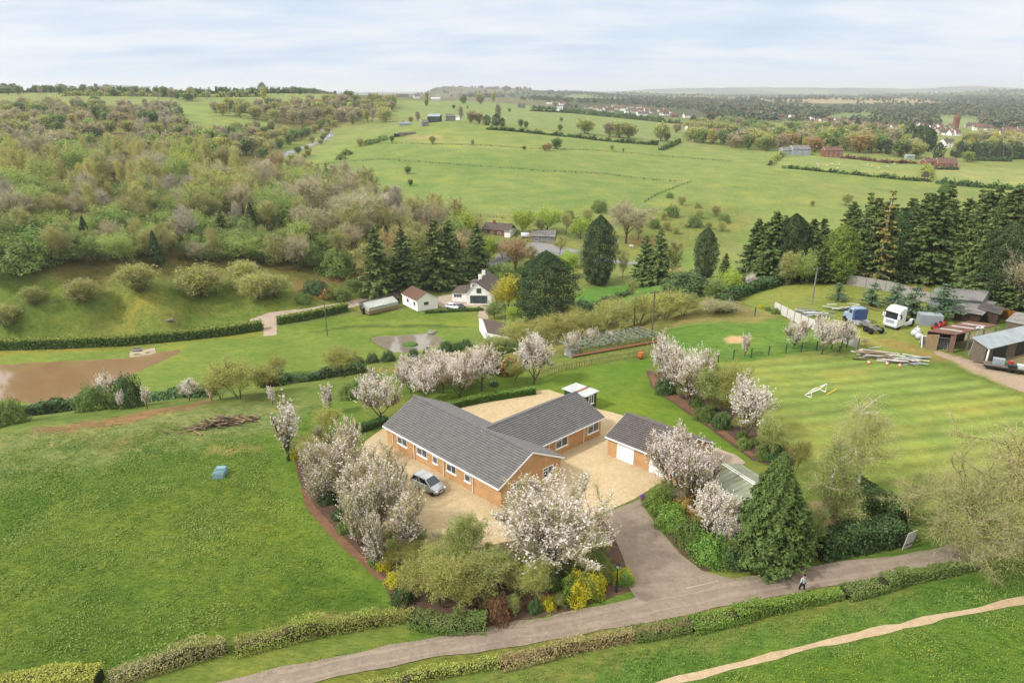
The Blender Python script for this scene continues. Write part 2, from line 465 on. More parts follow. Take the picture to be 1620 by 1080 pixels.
# ------------------------------------------------------------------ terrain mesh with its land cover
def P2(pts): return np.array([hit(*q) for q in pts])
X, Y, Zt = GX.ravel(), GY.ravel(), GZ.ravel()
NVX = len(X)
colr = np.empty((NVX, 3)); lng = np.full(NVX, .5)
def setc(mask, c, soft=1.):
    colr[mask] = colr[mask] * (1 - soft[:, None]) + np.array(c[:3]) * soft[:, None] if not np.isscalar(soft) else np.array(c[:3])
JX = X + np.clip(Y / 90, .4, 30) * (vnoise(X / np.clip(Y / 40, .8, 60), Y / np.clip(Y / 40, .8, 60), 21))
JY = Y + np.clip(Y / 90, .4, 30) * (vnoise(X / np.clip(Y / 40, .8, 60), Y / np.clip(Y / 40, .8, 60), 22))
def zone(pts, c, feather=.6, jag=1., L=.4, a=1.):
    P = P2(pts) if len(pts[0]) == 2 else np.array(pts)
    m = (X > P[:, 0].min() - feather - 3) & (X < P[:, 0].max() + feather + 3) & (Y > P[:, 1].min() - feather - 3) & (Y < P[:, 1].max() + feather + 3)
    i = np.where(m)[0]
    if len(i) == 0: return
    d = poly_dist(X[i] + jag * (JX[i] - X[i]), Y[i] + jag * (JY[i] - Y[i]), P)
    k = np.clip(.5 - d / (2 * feather), 0, 1) * a
    colr[i] = colr[i] * (1 - k[:, None]) + np.array(c[:3]) * k[:, None]
    lng[i] = lng[i] * (1 - k) + L * k
near_c, hill_c, far_c = S(118, 138, 68), S(140, 155, 94), S(92, 108, 70)
f1 = np.clip((Y - 150) / 150, 0, 1)[:, None]; f2 = np.clip((Y - 1050) / 400, 0, 1)[:, None]
colr[:] = np.array(near_c[:3]) * (1 - f1) + np.array(hill_c[:3]) * f1
colr[:] = colr * (1 - f2) + np.array(far_c[:3]) * f2
# far patchwork of fields and woods
fm = (Y > 1300)
cellx, celly = np.floor(JX / 330 + .4 * np.sin(JY / 400)).astype(int), np.floor(JY / 520).astype(int)
hsh = ((cellx * 7349 + celly * 9151) * 2654435761 & 0xffff) / 65535.
pal = np.array([S(80, 96, 70)[:3], S(92, 100, 74)[:3], S(128, 146, 96)[:3], S(90, 92, 74)[:3], S(120, 122, 92)[:3], S(88, 106, 74)[:3], S(128, 146, 92)[:3], S(86, 100, 70)[:3]])
colr[fm] = colr[fm] * (1 - f2[fm]) + pal[np.minimum((hsh[fm] * 8).astype(int), 7)] * f2[fm]
# near plateau
zone([(-200, 760), (0, 690), (200, 662), (420, 636), (520, 640), (470, 700), (480, 800), (620, 950), (640, 975), (360, 1030), (100, 1085), (-100, 1150), (-300, 1000)], S(106, 136, 54), .8, 1, 1)
zone([(-260, 800), (0, 770), (120, 742), (330, 700), (440, 680), (500, 640), (420, 634), (200, 660), (0, 690), (-260, 740)], S(146, 158, 104), 2.2, 1.5, .9, .85)
zone([(0, 900), (140, 800), (300, 780), (450, 760), (470, 800), (300, 860), (150, 880), (0, 1000)], S(126, 144, 58), 5, 2, 1, .7)
zone([(0, 1040), (120, 960), (330, 980), (480, 925), (560, 925), (520, 975), (360, 1010), (140, 1060)], S(88, 116, 40), 3, 2, 1, .75)
zone([(440, 690), (462, 690), (474, 780), (520, 850), (600, 920), (618, 950), (560, 930), (470, 850), (440, 780)], S(112, 142, 58), .8, .6, .3)
zone([(45, 682), (200, 655), (335, 630), (345, 636), (220, 664), (60, 690)], S(150, 126, 92), .5, 1, .8)
zone([(130, 695), (260, 675), (300, 672), (250, 690), (140, 712)], S(120, 118, 66), 1.2, 2, .9, .6)
zone([(322, 718), (340, 706), (405, 702), (415, 710), (370, 716)], S(176, 158, 104), .7, 1, .2, .85)
zone([(490, 975), (560, 967), (560, 975), (500, 984)], S(158, 130, 96), .3, 1, .2)
zone([(640, 1010), (820, 985), (1010, 945), (1010, 936), (840, 965), (660, 990)], S(98, 132, 50), .5, .5, .8)
zone([(300, 1090), (500, 1048), (900, 985), (1000, 990), (700, 1065), (600, 1090)], S(122, 134, 62), .6, 1, .8)
zone([(700, 1140), (1000, 1020), (1300, 955), (1620, 890), (1800, 860), (1800, 1300), (700, 1300)], S(104, 140, 62), 1.5, 1, .9)
zone([(760, 1090), (1000, 1028), (1200, 985), (1450, 930), (1440, 938), (1200, 1000), (1000, 1045), (860, 1090)], S(146, 142, 84), .8, 2, .9, .6)
zone([(1100, 1085), (1400, 1010), (1640, 960), (1700, 1300), (1050, 1300)], S(108, 142, 52), 1.5, 1, 1, .8)
zone([(1150, 915), (1300, 900), (1440, 872), (1480, 860), (1500, 872), (1300, 895), (1170, 920)], S(100, 134, 56), .4, .5, .8)
# garden lawn, mown field, paddock, yard
zone([(842, 617), (880, 590), (960, 575), (1035, 568), (1022, 585), (1035, 612), (1080, 645), (1195, 722), (1130, 740), (1050, 690), (985, 657), (915, 632)], S(110, 142, 54), .3, .2, .25)
zone([(1000, 590), (1022, 590), (1040, 615), (1190, 722), (1160, 730), (1100, 690), (1000, 640)], S(122, 148, 58), 3, 2, .25, .6)
zone([(560, 640), (640, 625), (720, 640), (860, 612), (880, 590), (800, 590), (620, 612), (520, 640), (480, 665), (600, 680)], S(110, 140, 60), .5, .5, .4)
FIELD = [(1130, 575), (1340, 545), (1420, 560), (1500, 585), (1620, 628), (1760, 700), (1700, 820), (1520, 830), (1340, 790), (1240, 715), (1150, 640), (1100, 600)]
zone(FIELD, S(134, 156, 82), .8, .6, .15)
fp = P2(FIELD); i = np.where(poly_dist(X, Y, fp) < 0)[0]
s_ = (Y[i] - .10 * X[i] - .0014 * (X[i] - 10) ** 2) / 2.7
st = np.sin(2 * PI * s_ + .5 * vnoise(X[i] / 9, Y[i] / 9, 8))
yel = np.clip(vnoise(X[i] / 12, s_ * .9, 9) * 1.3 - .35, 0, .6)
colr[i] *= (1 + (.17 * st + .13 * vnoise(X[i] / 7, s_ * 2.6, 19))[:, None])
colr[i] = colr[i] * (1 - .5 * yel[:, None]) + np.array(S(176, 168, 92)[:3]) * .5 * yel[:, None]
zone([(1040, 520), (1100, 500), (1180, 492), (1230, 505), (1360, 545), (1345, 552), (1140, 574), (1090, 560), (1030, 545)], S(108, 146, 66), .5, .6, .6)
zone([(1035, 505), (1170, 478), (1240, 495), (1200, 505), (1110, 512), (1050, 518)], S(164, 152, 104), 1, 1.5, .7, .8)
zone([(1140, 537), (1160, 530), (1190, 533), (1180, 541), (1150, 543)], S(196, 176, 140), .3, .4, .2)
zone([(1170, 475), (1300, 440), (1400, 458), (1500, 480), (1540, 500), (1500, 560), (1400, 560), (1370, 545), (1280, 505), (1200, 490)], S(146, 158, 82), .8, 1, .4)
zone([(1375, 548), (1420, 540), (1480, 555), (1510, 572), (1440, 560)], S(170, 142, 92), 1, 2, .3, .7)
zone([(1470, 552), (1500, 560), (1540, 572), (1600, 590), (1700, 595), (1700, 640), (1600, 612), (1540, 590)], S(190, 172, 142), .4, .4, .05)
zone([(1550, 520), (1640, 540), (1660, 580), (1560, 570), (1500, 540)], S(150, 138, 116), .8, 1, .1, .8)
zone([(1370, 452), (1420, 447), (1490, 440), (1500, 455), (1490, 470), (1430, 470)], S(122, 148, 74), .8, 1, .3)
zone([(1410, 455), (1470, 452), (1470, 460), (1420, 464)], S(168, 140, 100), .5, 1, .2, .8)
# slope of scrub below the rim
zone([(560, 596), (680, 584), (800, 568), (900, 560), (1040, 545), (1090, 500), (1180, 478), (1160, 455), (1000, 470), (860, 500), (800, 530), (730, 560), (600, 580)], S(134, 138, 78), 1, 1, .9)
# valley lawns and banks
zone([(-200, 640), (0, 655), (120, 640), (330, 612), (540, 575), (720, 555), (760, 520), (740, 490), (580, 498), (430, 520), (415, 522), (0, 550), (-200, 560)], S(127, 150, 72), .8, .5, .25)
zone([(430, 528), (560, 513), (640, 505), (740, 512), (752, 498), (640, 492), (560, 500), (436, 520)], S(122, 146, 62), .6, .4, .6)
zone([(0, 548), (200, 545), (415, 525), (415, 532), (280, 540), (200, 552), (0, 562)], S(150, 152, 70), .5, .6, .5)
zone([(440, 532), (560, 515), (680, 512), (745, 516), (680, 517), (560, 519)], S(86, 108, 52), .35, .4, .8, .8)
zone([(900, 478), (930, 455), (1000, 448), (1060, 446), (1040, 470), (960, 490), (910, 500)], S(104, 150, 66), .6, .5, .2)
zone([(1000, 445), (1060, 380), (1120, 385), (1140, 420), (1080, 450)], S(122, 150, 80), 2, 1, .4)
zone([(1052, 424), (1085, 420), (1085, 430), (1055, 432)], S(172, 138, 108), .8, 1, .2, .8)
# hillside left: pasture then woodland floor, then fields above
zone([(-150, 560), (0, 545), (200, 540), (415, 516), (420, 505), (540, 482), (600, 462), (480, 445), (400, 440), (300, 450), (200, 448), (60, 452), (-150, 445)], S(118, 140, 66), 1.5, 1, .8)
zone([(60, 500), (170, 480), (260, 475), (330, 480), (250, 500), (150, 525), (60, 530)], S(148, 152, 80), 3, 2, .8, .7)
WOODF = [(-200, 440), (60, 440), (200, 432), (400, 428), (500, 455), (600, 462), (700, 440), (760, 430), (760, 350), (690, 330), (590, 300), (500, 290), (470, 262), (385, 280), (430, 240), (500, 212), (620, 170), (560, 150), (480, 165), (390, 190), (430, 195), (330, 215), (280, 165), (140, 168), (0, 160), (-200, 160)]
zone(WOODF, S(120, 118, 68), 3, 1, .9)
zone([(480, 470), (520, 455), (600, 450), (640, 440), (600, 432), (500, 440), (470, 450)], S(150, 126, 84), 1.5, 2, .7, .8)
zone([(275, 182), (290, 165), (330, 168), (385, 180), (432, 195), (445, 202), (370, 205), (300, 195)], S(142, 162, 92), 2.5, .5, .4)
zone([(330, 165), (365, 147), (440, 140), (530, 147), (520, 157), (430, 160), (380, 168)], S(138, 160, 98), 3, .5, .4)
zone([(40, 142), (290, 142), (310, 152), (250, 158), (120, 152), (40, 150)], S(138, 156, 96), 3, .5, .4)
zone([(10, 164), (40, 156), (130, 158), (110, 166)], S(140, 160, 92), 2, .5, .4)
zone([(170, 180), (200, 172), (205, 195), (180, 200)], S(140, 108, 84), 2, 1, .4, .8)
zone([(380, 240), (440, 252), (480, 232), (500, 222), (470, 222), (420, 240)], S(126, 148, 80), 2, 1, .5)
# the big hill
HILL = [(470, 270), (500, 240), (560, 212), (620, 200), (700, 192), (860, 206), (960, 220), (1060, 232), (1220, 240), (1330, 255), (1620, 285), (1700, 300), (1600, 345), (1200, 390), (1000, 350), (860, 330), (700, 330), (650, 320), (560, 290), (500, 280)]
zone(HILL, S(139, 159, 90), 3, .6, .35)
zone([(500, 258), (600, 225), (700, 234), (850, 240), (1000, 254), (1080, 290), (1000, 345), (880, 335), (700, 335), (560, 285)], S(130, 155, 86), 4, .6, .35, .8)
zone([(600, 228), (700, 222), (860, 234), (1080, 250), (1080, 256), (900, 243), (700, 236)], S(152, 168, 98), 5, .6, .35, .6)
zone([(640, 215), (700, 213), (702, 219), (640, 221)], S(176, 164, 120), 2, 1, .2, .7)
zone([(1040, 330), (1120, 320), (1200, 340), (1150, 395), (1060, 385), (1000, 375), (990, 345)], S(136, 146, 82), 4, 1, .8, .7)
zone([(980, 380), (1010, 372), (1060, 376), (1050, 384), (1000, 390)], S(166, 134, 96), 2, 1, .6, .6)
zone([(1225, 255), (1280, 248), (1460, 262), (1455, 285), (1340, 278), (1225, 268)], S(148, 165, 100), 1.5, .4, .3)
zone([(1480, 262), (1700, 268), (1700, 290), (1480, 286)], S(160, 170, 108), 2, .4, .3)
zone([(1270, 292), (1620, 292), (1620, 340), (1400, 330)], S(140, 156, 92), 4, 1, .5, .7)
zone([(620, 180), (640, 160), (760, 160), (900, 175), (1070, 198), (1090, 215), (1050, 228), (960, 215), (860, 203), (700, 190)], S(137, 158, 98), 3, .5, .4)
zone([(1490, 185), (1540, 190), (1545, 200), (1500, 205)], S(142, 160, 110), 4, .5, .4)
zone([(1290, 185), (1340, 180), (1400, 184), (1390, 191), (1300, 193)], S(120, 150, 98), 5, .5, .4)
zone([(1130, 158), (1200, 154), (1400, 156), (1490, 160), (1480, 163), (1300, 164)], S(184, 170, 140), 40, .5, .4, .8)
zone([(1010, 153), (1120, 152), (1230, 153), (1220, 156), (1020, 156)], S(186, 178, 156), 60, .5, .4, .7)
zone([(715, 139), (740, 138), (752, 140), (735, 143)], S(140, 122, 108), 30, .5, .4, .35)
colr *= np.array((.93, .88, .86))

SHEET = {}
def terrain_mesh():
    me = bpy.data.meshes.new('ground')
    V = np.stack((X, Y, Zt), 1)
    j, i = np.meshgrid(np.arange(NV - 1), np.arange(NU - 1), indexing='ij')
    a = (j * NU + i).ravel()
    Fq = np.stack((a, a + 1, a + NU + 1, a + NU), 1)
    me.vertices.add(NVX); me.vertices.foreach_set('co', V.astype(np.float32).ravel())
    me.loops.add(Fq.size); me.loops.foreach_set('vertex_index', Fq.astype(np.int32).ravel())
    me.polygons.add(len(Fq)); me.polygons.foreach_set('loop_start', (np.arange(len(Fq)) * 4).astype(np.int32))
    me.polygons.foreach_set('use_smooth', np.ones(len(Fq), bool))
    ca = me.attributes.new('cover', 'FLOAT_COLOR', 'POINT')
    ca.data.foreach_set('color', np.c_[colr, np.ones(NVX)].astype(np.float32).ravel())
    la = me.attributes.new('grass_length', 'FLOAT', 'POINT'); la.data.foreach_set('value', lng.astype(np.float32))
    me.update(calc_edges=True)
    m, nt, b = _nodes('ground_cover')
    b.inputs['Roughness'].default_value = .9; b.inputs['Specular IOR Level'].default_value = .1
    c = _n(nt, 'ShaderNodeAttribute', attribute_name='cover').outputs['Color']
    L = _n(nt, 'ShaderNodeAttribute', attribute_name='grass_length').outputs['Fac']
    big = noise(nt, .07, 4, coord='World'); mid = noise(nt, .55, 5, .6, coord='World', stretch=(1, 1.5, 1, .5)); tuft = noise(nt, 2.4, 4, .65, coord='World', stretch=(.55, 1.5, 1, .45)); fine = noise(nt, 9, 3, .7, coord='World')
    far = noise(nt, .012, 5, .6, coord='World')
    c = mixc(nt, .75, c, ramp(nt, big, ((.3, (.68, .84, .6, 1)), (.5, (1, 1, 1, 1)), (.7, (1.45, 1.2, .98, 1)))), 'MULTIPLY')
    c = mixc(nt, 1, c, ramp(nt, far, ((.3, (.88, .94, .86, 1)), (.7, (1.12, 1.06, 1.1, 1)))), 'MULTIPLY')
    c1 = mixc(nt, 1, c, ramp(nt, mid, ((.3, (.62, .76, .58, 1)), (.5, (1, 1, 1, 1)), (.7, (1.4, 1.22, 1.2, 1)))), 'MULTIPLY')
    c = mixc(nt, L, mixc(nt, .45, c, c1), c1)
    c2 = mixc(nt, 1, c, ramp(nt, tuft, ((.3, (.5, .62, .46, 1)), (.48, (1, 1, 1, 1)), (.72, (1.45, 1.3, 1.35, 1)))), 'MULTIPLY')
    c = mixc(nt, L, mixc(nt, .25, c, c2), c2)
    c = mixc(nt, .6, c, ramp(nt, fine, ((.3, (.7, .76, .66, 1)), (.7, (1.3, 1.24, 1.2, 1)))), 'MULTIPLY')
    nt.links.new(c, b.inputs['Base Color'])
    bn = _n(nt, 'ShaderNodeBump', Strength=.5, Distance=.35)
    nt.links.new(tuft, bn.inputs['Height']); nt.links.new(L, bn.inputs['Strength']); nt.links.new(bn.outputs[0], b.inputs['Normal'])
    me.materials.append(m)
    o = bpy.data.objects.new('ground', me); COL.objects.link(o)
    return tag(o, 'rolling green farmland with meadows, lawns and a wooded valley', 'ground', kind='structure')
terrain_mesh()
# ------------------------------------------------------------------ vegetation: materials
G = lambda *c: S(*c, .55)
M = {}
M['bark'] = mat('bark', G(120, 108, 88), G(92, 82, 66), 6, .9, .1)
M['bark_pale'] = mat('pale_bark', S(226, 222, 210, .8), S(176, 166, 148, .7), 5, .85, .1)
M['bark_lichen'] = mat('lichen_bark', G(168, 160, 118), G(120, 112, 84), 7, .9, .1)
M['bark_dark'] = mat('dark_bark', G(88, 76, 62), G(64, 56, 46), 6, .9, .1)
G = lambda *c: S(*c, .82)
LM = {
 'blossom': leafmat('white_blossom', S(248, 242, 239, .84), S(234, 220, 215, .82), .45, .04, .6, .005),
 'bronze': leafmat('bronze_leaf', G(150, 140, 70), G(126, 116, 62), .3, .1),
 'twig': leafmat('olive_twig', G(176, 168, 118), G(196, 188, 142), .3, .12, .9, .008),
 'twig_brown': leafmat('brown_twig', G(176, 168, 136), G(196, 188, 158), .3, .14, .9, .01),
 'twig_grey': leafmat('grey_twig', G(168, 160, 144), G(194, 188, 172), .3, .12, .9, .008),
 'bud': leafmat('olive_bud', G(182, 188, 96), G(154, 164, 80), .3, .14, .7, .012),
 'palegreen': leafmat('pale_green_leaf', G(172, 184, 104), G(144, 160, 84), .4, .1, .7, .01),
 'twignear': leafmat('dark_olive_twig', G(140, 128, 78), G(160, 148, 98), 0, .1, .9, .008),
 'fara': leafmat('far_olive', G(112, 118, 78), G(92, 100, 66), 0, 0), 'farb': leafmat('far_green', G(90, 108, 70), G(72, 92, 58), 0, 0), 'farc': leafmat('far_brown', G(112, 106, 84), G(96, 92, 74), 0, 0), 'fard': leafmat('far_dark', G(62, 82, 60), G(50, 68, 50), 0, 0),
 'goldspray': leafmat('golden_cypress_spray', G(158, 166, 70), G(92, 116, 50), .25, .08),
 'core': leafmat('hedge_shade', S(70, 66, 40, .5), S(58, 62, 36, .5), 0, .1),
 'grass': leafmat('meadow_grass', S(146, 168, 86, .8), S(106, 142, 60, .8), .35, .03, .7, .002),
 'bud_brown': leafmat('brown_bud', G(176, 168, 112), G(156, 150, 98), .25, .12),
 'gold': leafmat('golden_leaf', G(206, 202, 102), G(180, 178, 90), .35, .14, .7, .014),
 'fresh': leafmat('fresh_leaf', G(172, 192, 104), G(146, 172, 88), .45, .16, .6, .014),
 'mid': leafmat('mid_green_leaf', G(138, 160, 88), G(110, 136, 70), .4, .18, .6, .014),
 'lime': leafmat('lime_leaf', G(184, 200, 84), G(160, 182, 72), .4, .12, .6, .01),
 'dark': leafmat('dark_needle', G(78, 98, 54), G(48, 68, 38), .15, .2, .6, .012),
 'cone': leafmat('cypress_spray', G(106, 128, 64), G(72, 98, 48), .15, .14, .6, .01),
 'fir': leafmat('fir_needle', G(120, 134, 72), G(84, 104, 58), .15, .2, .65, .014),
 'firgold': leafmat('golden_fir_needle', G(160, 146, 80), G(126, 120, 66), .2, .1),
 'blue': leafmat('blue_green_needle', G(118, 140, 108), G(88, 112, 84), .15, .12),
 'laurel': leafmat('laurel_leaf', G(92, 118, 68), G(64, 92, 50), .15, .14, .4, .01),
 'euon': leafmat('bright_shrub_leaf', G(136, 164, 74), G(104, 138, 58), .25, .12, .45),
 'yellow': leafmat('yellow_leaf', G(214, 204, 58), G(178, 178, 48), .35, .1, .6, .008),
 'willow': leafmat('willow_leaf', G(208, 196, 66), G(184, 176, 60), .4, .08, .6, .008),
 'copper': leafmat('copper_leaf', G(138, 96, 74), G(108, 72, 58), .2, .1),
 'orange': leafmat('orange_leaf', G(192, 158, 90), G(170, 136, 78), .3, .1),
 'hedge': leafmat('hedge_leaf', G(96, 128, 52), G(66, 98, 40), .2, .12, .6, .01),
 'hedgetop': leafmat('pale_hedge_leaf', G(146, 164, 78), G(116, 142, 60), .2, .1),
 'straw': leafmat('dry_stem', G(186, 166, 124), G(160, 138, 100), .1, .1, .9, .006),
}
nv = lambda v: v / (np.linalg.norm(v) + 1e-9)

def join(cr, mb, mi):
    off = cr.n
    cr.V += mb.V; cr.T += mb.T; cr.n += mb.n
    cr.F += [f + off for f in mb.F]; cr.M += [np.full_like(m, mi) for m in mb.M]

def skel(rng, h, r0, fork=.25, n1=6, lean=.5, lev=2, L1=.5, ratio=.62, nsub=4, spread=.7, wob=.16, up=.12, leader=True, stems=1):
    """tapered trunk with limbs; returns the wood mesh and the outer twig segments (A, B)"""
    mb = MB(); segs = []
    def br(p, d, L, r, l):
        pts = [p]; ds = [d]; n = 4 if l < 2 else 3
        for k in range(n):
            d = nv(d + wob * rng.normal(size=3) + np.array((0, 0, up)))
            p = p + d * L / n; pts.append(p); ds.append(d)
        mb.tube(pts, np.linspace(r, r * .4, n + 1), 5 if l < 2 else 3)
        if l >= lev:
            for k in range(n): segs.append((pts[k], pts[k + 1]))
        else:
            for j in range(nsub):
                f = rng.uniform(.3, 1); k = min(int(f * n), n - 1); q = pts[k] + (pts[k + 1] - pts[k]) * (f * n - k)
                br(q, nv(ds[k + 1] + spread * rng.normal(size=3)), L * ratio * rng.uniform(.75, 1.15), r * .5, l + 1)
            segs.append((pts[-2], pts[-1]))
    for s in range(stems):
        a0 = rng.uniform(0, 2 * PI)
        base = np.array((math.cos(a0), math.sin(a0), 0)) * (r0 * 1.2 if stems > 1 else 0)
        tl = nv(np.array((math.cos(a0), math.sin(a0), 0)) * (.28 if stems > 1 else .03) + np.array((0, 0, 1)))
        top = h * (.92 if leader else max(fork * 1.6, .35))
        n = 8; pts = [base - np.array((0, 0, .3))]; p = base; d = tl
        for k in range(n):
            d = nv(d + .05 * rng.normal(size=3) + np.array((0, 0, .05))); p = p + d * top / n; pts.append(p)
        rr = r0 / math.sqrt(stems)
        mb.tube(pts, np.linspace(rr, rr * (.22 if leader else .6), n + 1), 7)
        P = np.array(pts)
        for j in range(n1):
            f = fork + (1 - fork) * (j + rng.uniform(.1, .9)) / n1
            k = min(int(f * n), n - 1) + 0; q = P[k] + (P[k + 1] - P[k]) * (f * n - k)
            a = j * 2.4 + rng.uniform(-.5, .5) + a0
            dd = nv(np.array((math.cos(a) * lean, math.sin(a) * lean, 1 - lean * .55)))
            LL = h * L1 * (1 - .55 * max(0, f - fork) if leader else 1) * rng.uniform(.8, 1.15)
            br(q, dd, LL, rr * (.55 if leader else .7) * (1 - .5 * f), 1)
    return mb, segs

def along(rng, segs, n, off):
    A = np.array([s[0] for s in segs]); B = np.array([s[1] for s in segs])
    ln = np.linalg.norm(B - A, axis=1) + .01
    k = rng.choice(len(A), n, p=ln / ln.sum()); t = rng.uniform(0, 1, n)[:, None]
    return A[k] * (1 - t) + B[k] * t + rng.normal(0, off, (n, 3)), (B - A)[k] / ln[k][:, None], k

PROTO = {}; WID = {}
def proto(key, h0, parts, name, cat):
    n_ = len(parts[-1][1].vertices)
    v = np.empty(len(parts[-1][1].vertices) * 3, np.float32); parts[-1][1].vertices.foreach_get('co', v)
    h_ = float(np.percentile(v[2::3], 98.5))
    PROTO.setdefault(key, []).append((h_, parts, name, cat)); WID[key] = float(np.percentile(np.hypot(v[::3], v[1::3]), 80)) / h_
def dome(rng, segs, n, fz=0.):
    """points through the outer part of the lumpy crown that the twigs outline, with outward directions"""
    E = np.array([s[1] for s in segs]); c = np.median(E, 0); z0, z1 = np.percentile(E[:, 2], (4, 97)); zc = z0 + (z1 - z0) * .45
    R = np.percentile(np.hypot(E[:, 0] - c[0], E[:, 1] - c[1]), 84)
    d = rng.normal(size=(n, 3)); d /= np.linalg.norm(d, axis=1)[:, None]; ph = rng.uniform(0, 6, 4); th = np.arctan2(d[:, 1], d[:, 0])
    lump = 1 + .18 * np.sin(3 * th + ph[0] + 2 * d[:, 2]) + .17 * np.sin(5 * th + ph[1] - 5 * d[:, 2]) + .12 * np.sin(8 * th + ph[2] + 7 * d[:, 2])
    dep = 1 - rng.uniform(0, 1, n) ** 1.7 * .6
    hz = np.where(d[:, 2] > 0, z1 - zc, zc - z0 * (1 - fz))
    C = np.c_[c[0] + d[:, 0] * R * lump * dep, c[1] + d[:, 1] * R * lump * dep, zc + d[:, 2] * hz * lump * dep]
    t = np.clip(.5 + 1.6 * (lump - 1) + (dep - .8) * .6, 0, 1)
    return C, d, t
def seeds(k, n): return [(np.random.default_rng(abs(hash_(k)) + i)) for i in range(n)]
def hash_(s): return sum((i + 3) * ord(c) * 131 for i, c in enumerate(s))

def kind_blossom(key, n, h, nb, size, lean, stems, nbr=5, leafy=.18, twig=900, lev=2, n1=5):
    for rng in seeds(key, n):
        mb, segs = skel(rng, h, .09 * h / 6 + .03, .16 if stems == 1 else .08, n1, lean, lev, .52, .55, nbr, .42, .1, .2, leader=False if stems == 1 else True, stems=stems)
        cr = MB()
        nw = nb // 5; C, D, k = along(rng, segs, nw // 2, .05)
        C2, D2, t2 = dome(rng, segs, nw - nw // 2, .45 if stems > 1 else .1)
        C = np.concatenate((C, C2)); D = np.concatenate((D, D2 * .7 + (0, 0, .5)))
        W_ = D * .5 + rng.normal(0, .25, C.shape) + (0, 0, .55); W_ /= np.linalg.norm(W_, axis=1)[:, None]
        cr.strips(C - W_ * .15 * h / 6, C + W_ * .6 * h / 6, .03, 2, rng=rng)
        C = (C[:, None, :] + W_[:, None, :] * (np.linspace(0, .52, 5) * h / 6)[None, :, None] * rng.uniform(.6, 1.2, (len(C), 1, 1))).reshape(-1, 3) + rng.normal(0, size * .3, (len(C) * 5, 3))
        cr.leaves(C, size, np.array((-.3, -.4, .8)), asp=.85, mi=0, t=np.repeat(rng.uniform(0, 1, len(C) // 5), 5), rng=rng)
        C, D, k = along(rng, segs, int(nb * leafy), .16)
        cr.leaves(C, size * 1.0, None, .3, .6, 1, rng=rng)
        A, D, k = along(rng, segs, twig, .04)
        cr.strips(A, A + (D + rng.normal(0, .5, D.shape) + np.array((0, 0, .3))) * rng.uniform(.2, .55, (twig, 1)) * h / 6, .03, 2, rng=rng)
        proto(key, h, [('trunk', mb.mesh('trunk', M['bark'])), ('blossom', cr.mesh('blossom', [LM['blossom'], LM['bronze'], LM['twig']]))], 'cherry_tree', 'tree')
kind_blossom('blossom', 3, 6., 7000, .14, .58, 1, 5, .3, 3000)
kind_blossom('blossomlow', 3, 5., 7000, .13, .7, 3, 5, .35, 3500, 2, 5)
kind_blossom('blossomwide', 1, 9., 13500, .155, .85, 5, 5, .12, 8500, 2, 7)
kind_blossom('blossomwand', 3, 6., 3600, .13, .5, 5, 3, .5, 4500, 1, 7)
kind_blossom('blossomyoung', 1, 4., 900, .14, .3, 1, 3, .3, 250, 1, 5)

def kind_twiggy(key, n, h, w, twigs, tw, buds, bs, tm, bm, bark, lev=2, n1=7, lean=.62, nsub=4, L1=.42, stems=1, droop=0., single=False, name='bare_tree', fill=.5, fz=0., fork=.22, spread=.7, leader=True, tl=1., vertical=.2, cat='tree'):
    for rng in seeds(key, n):
        mb, segs = skel(rng, h, w, fork, n1, lean, lev, L1, .62, nsub, spread, .16, .1 - droop, leader, stems)
        cr = MB()
        if twigs:
            nf = int(twigs * fill); A, D, k = along(rng, segs, twigs - nf, .04 * h / 8)
            if nf: A2, D2, t2 = dome(rng, segs, nf, fz); A = np.concatenate((A, A2)); D = np.concatenate((D, D2))
            E = D * .6 + rng.normal(0, .55, D.shape) + np.array((0, 0, vertical - droop * 4))
            E /= np.linalg.norm(E, axis=1)[:, None]
            cr.strips(A, A + E * rng.uniform(.4, 1.15, (twigs, 1)) * tl * h / 9, tw, 0, rng=rng)
        if buds:
            nf = int(buds * fill); C, D, k = along(rng, segs, buds - nf, .35 * h / 9)
            tk = rng.uniform(0, 1, len(segs))[k]
            if nf: C2, D2, t2 = dome(rng, segs, nf, fz); C = np.concatenate((C, C2)); tk = np.r_[tk, t2]
            if droop: C[:, 2] -= rng.uniform(0, 1, buds) ** 1.5 * droop * h
            cr.leaves(C, bs, np.array((-.3, -.4, .9)), .2, .7, 1, t=tk, rng=rng)
        if single:
            join(cr, mb, 2)
            proto(key, h, [(None, cr.mesh(name, [LM[tm], LM[bm], M[bark]]))], name, cat)
        else:
            proto(key, h, [('trunk', mb.mesh('trunk', M[bark])), ('crown', cr.mesh('crown', [LM[tm], LM[bm]]))], name, cat)
# near
kind_twiggy('oaknear', 2, 11, .32, 16000, .022, 11000, .11, 'twig', 'bud', 'bark_lichen', 3, 8, .85, 4, .5, tl=.9, name='oak_tree', leader=False, fork=.2, spread=.8, vertical=.1)
kind_twiggy('weepbirch', 1, 10, .17, 6500, .018, 15000, .09, 'twig', 'bud', 'bark_pale', 2, 11, .55, 4, .3, droop=.2, name='birch_tree', fork=.18)
kind_twiggy('palebirch', 2, 8, .12, 2600, .02, 9500, .12, 'twig', 'palegreen', 'bark_pale', 2, 9, .5, 5, .36, droop=.06, name='birch_tree', fork=.2, fill=.25)
kind_twiggy('olivebush', 3, 5, .07, 4200, .02, 7500, .11, 'twignear', 'bud', 'bark', 2, 6, .55, 4, .55, stems=4, name='willow_bush', tl=1.4, cat='bush')
kind_twiggy('brownbush', 2, 3, .05, 3600, .018, 700, .1, 'twig_brown', 'bud_brown', 'bark', 2, 5, .7, 4, .6, stems=4, name='bare_bush', tl=1.1, cat='bush')
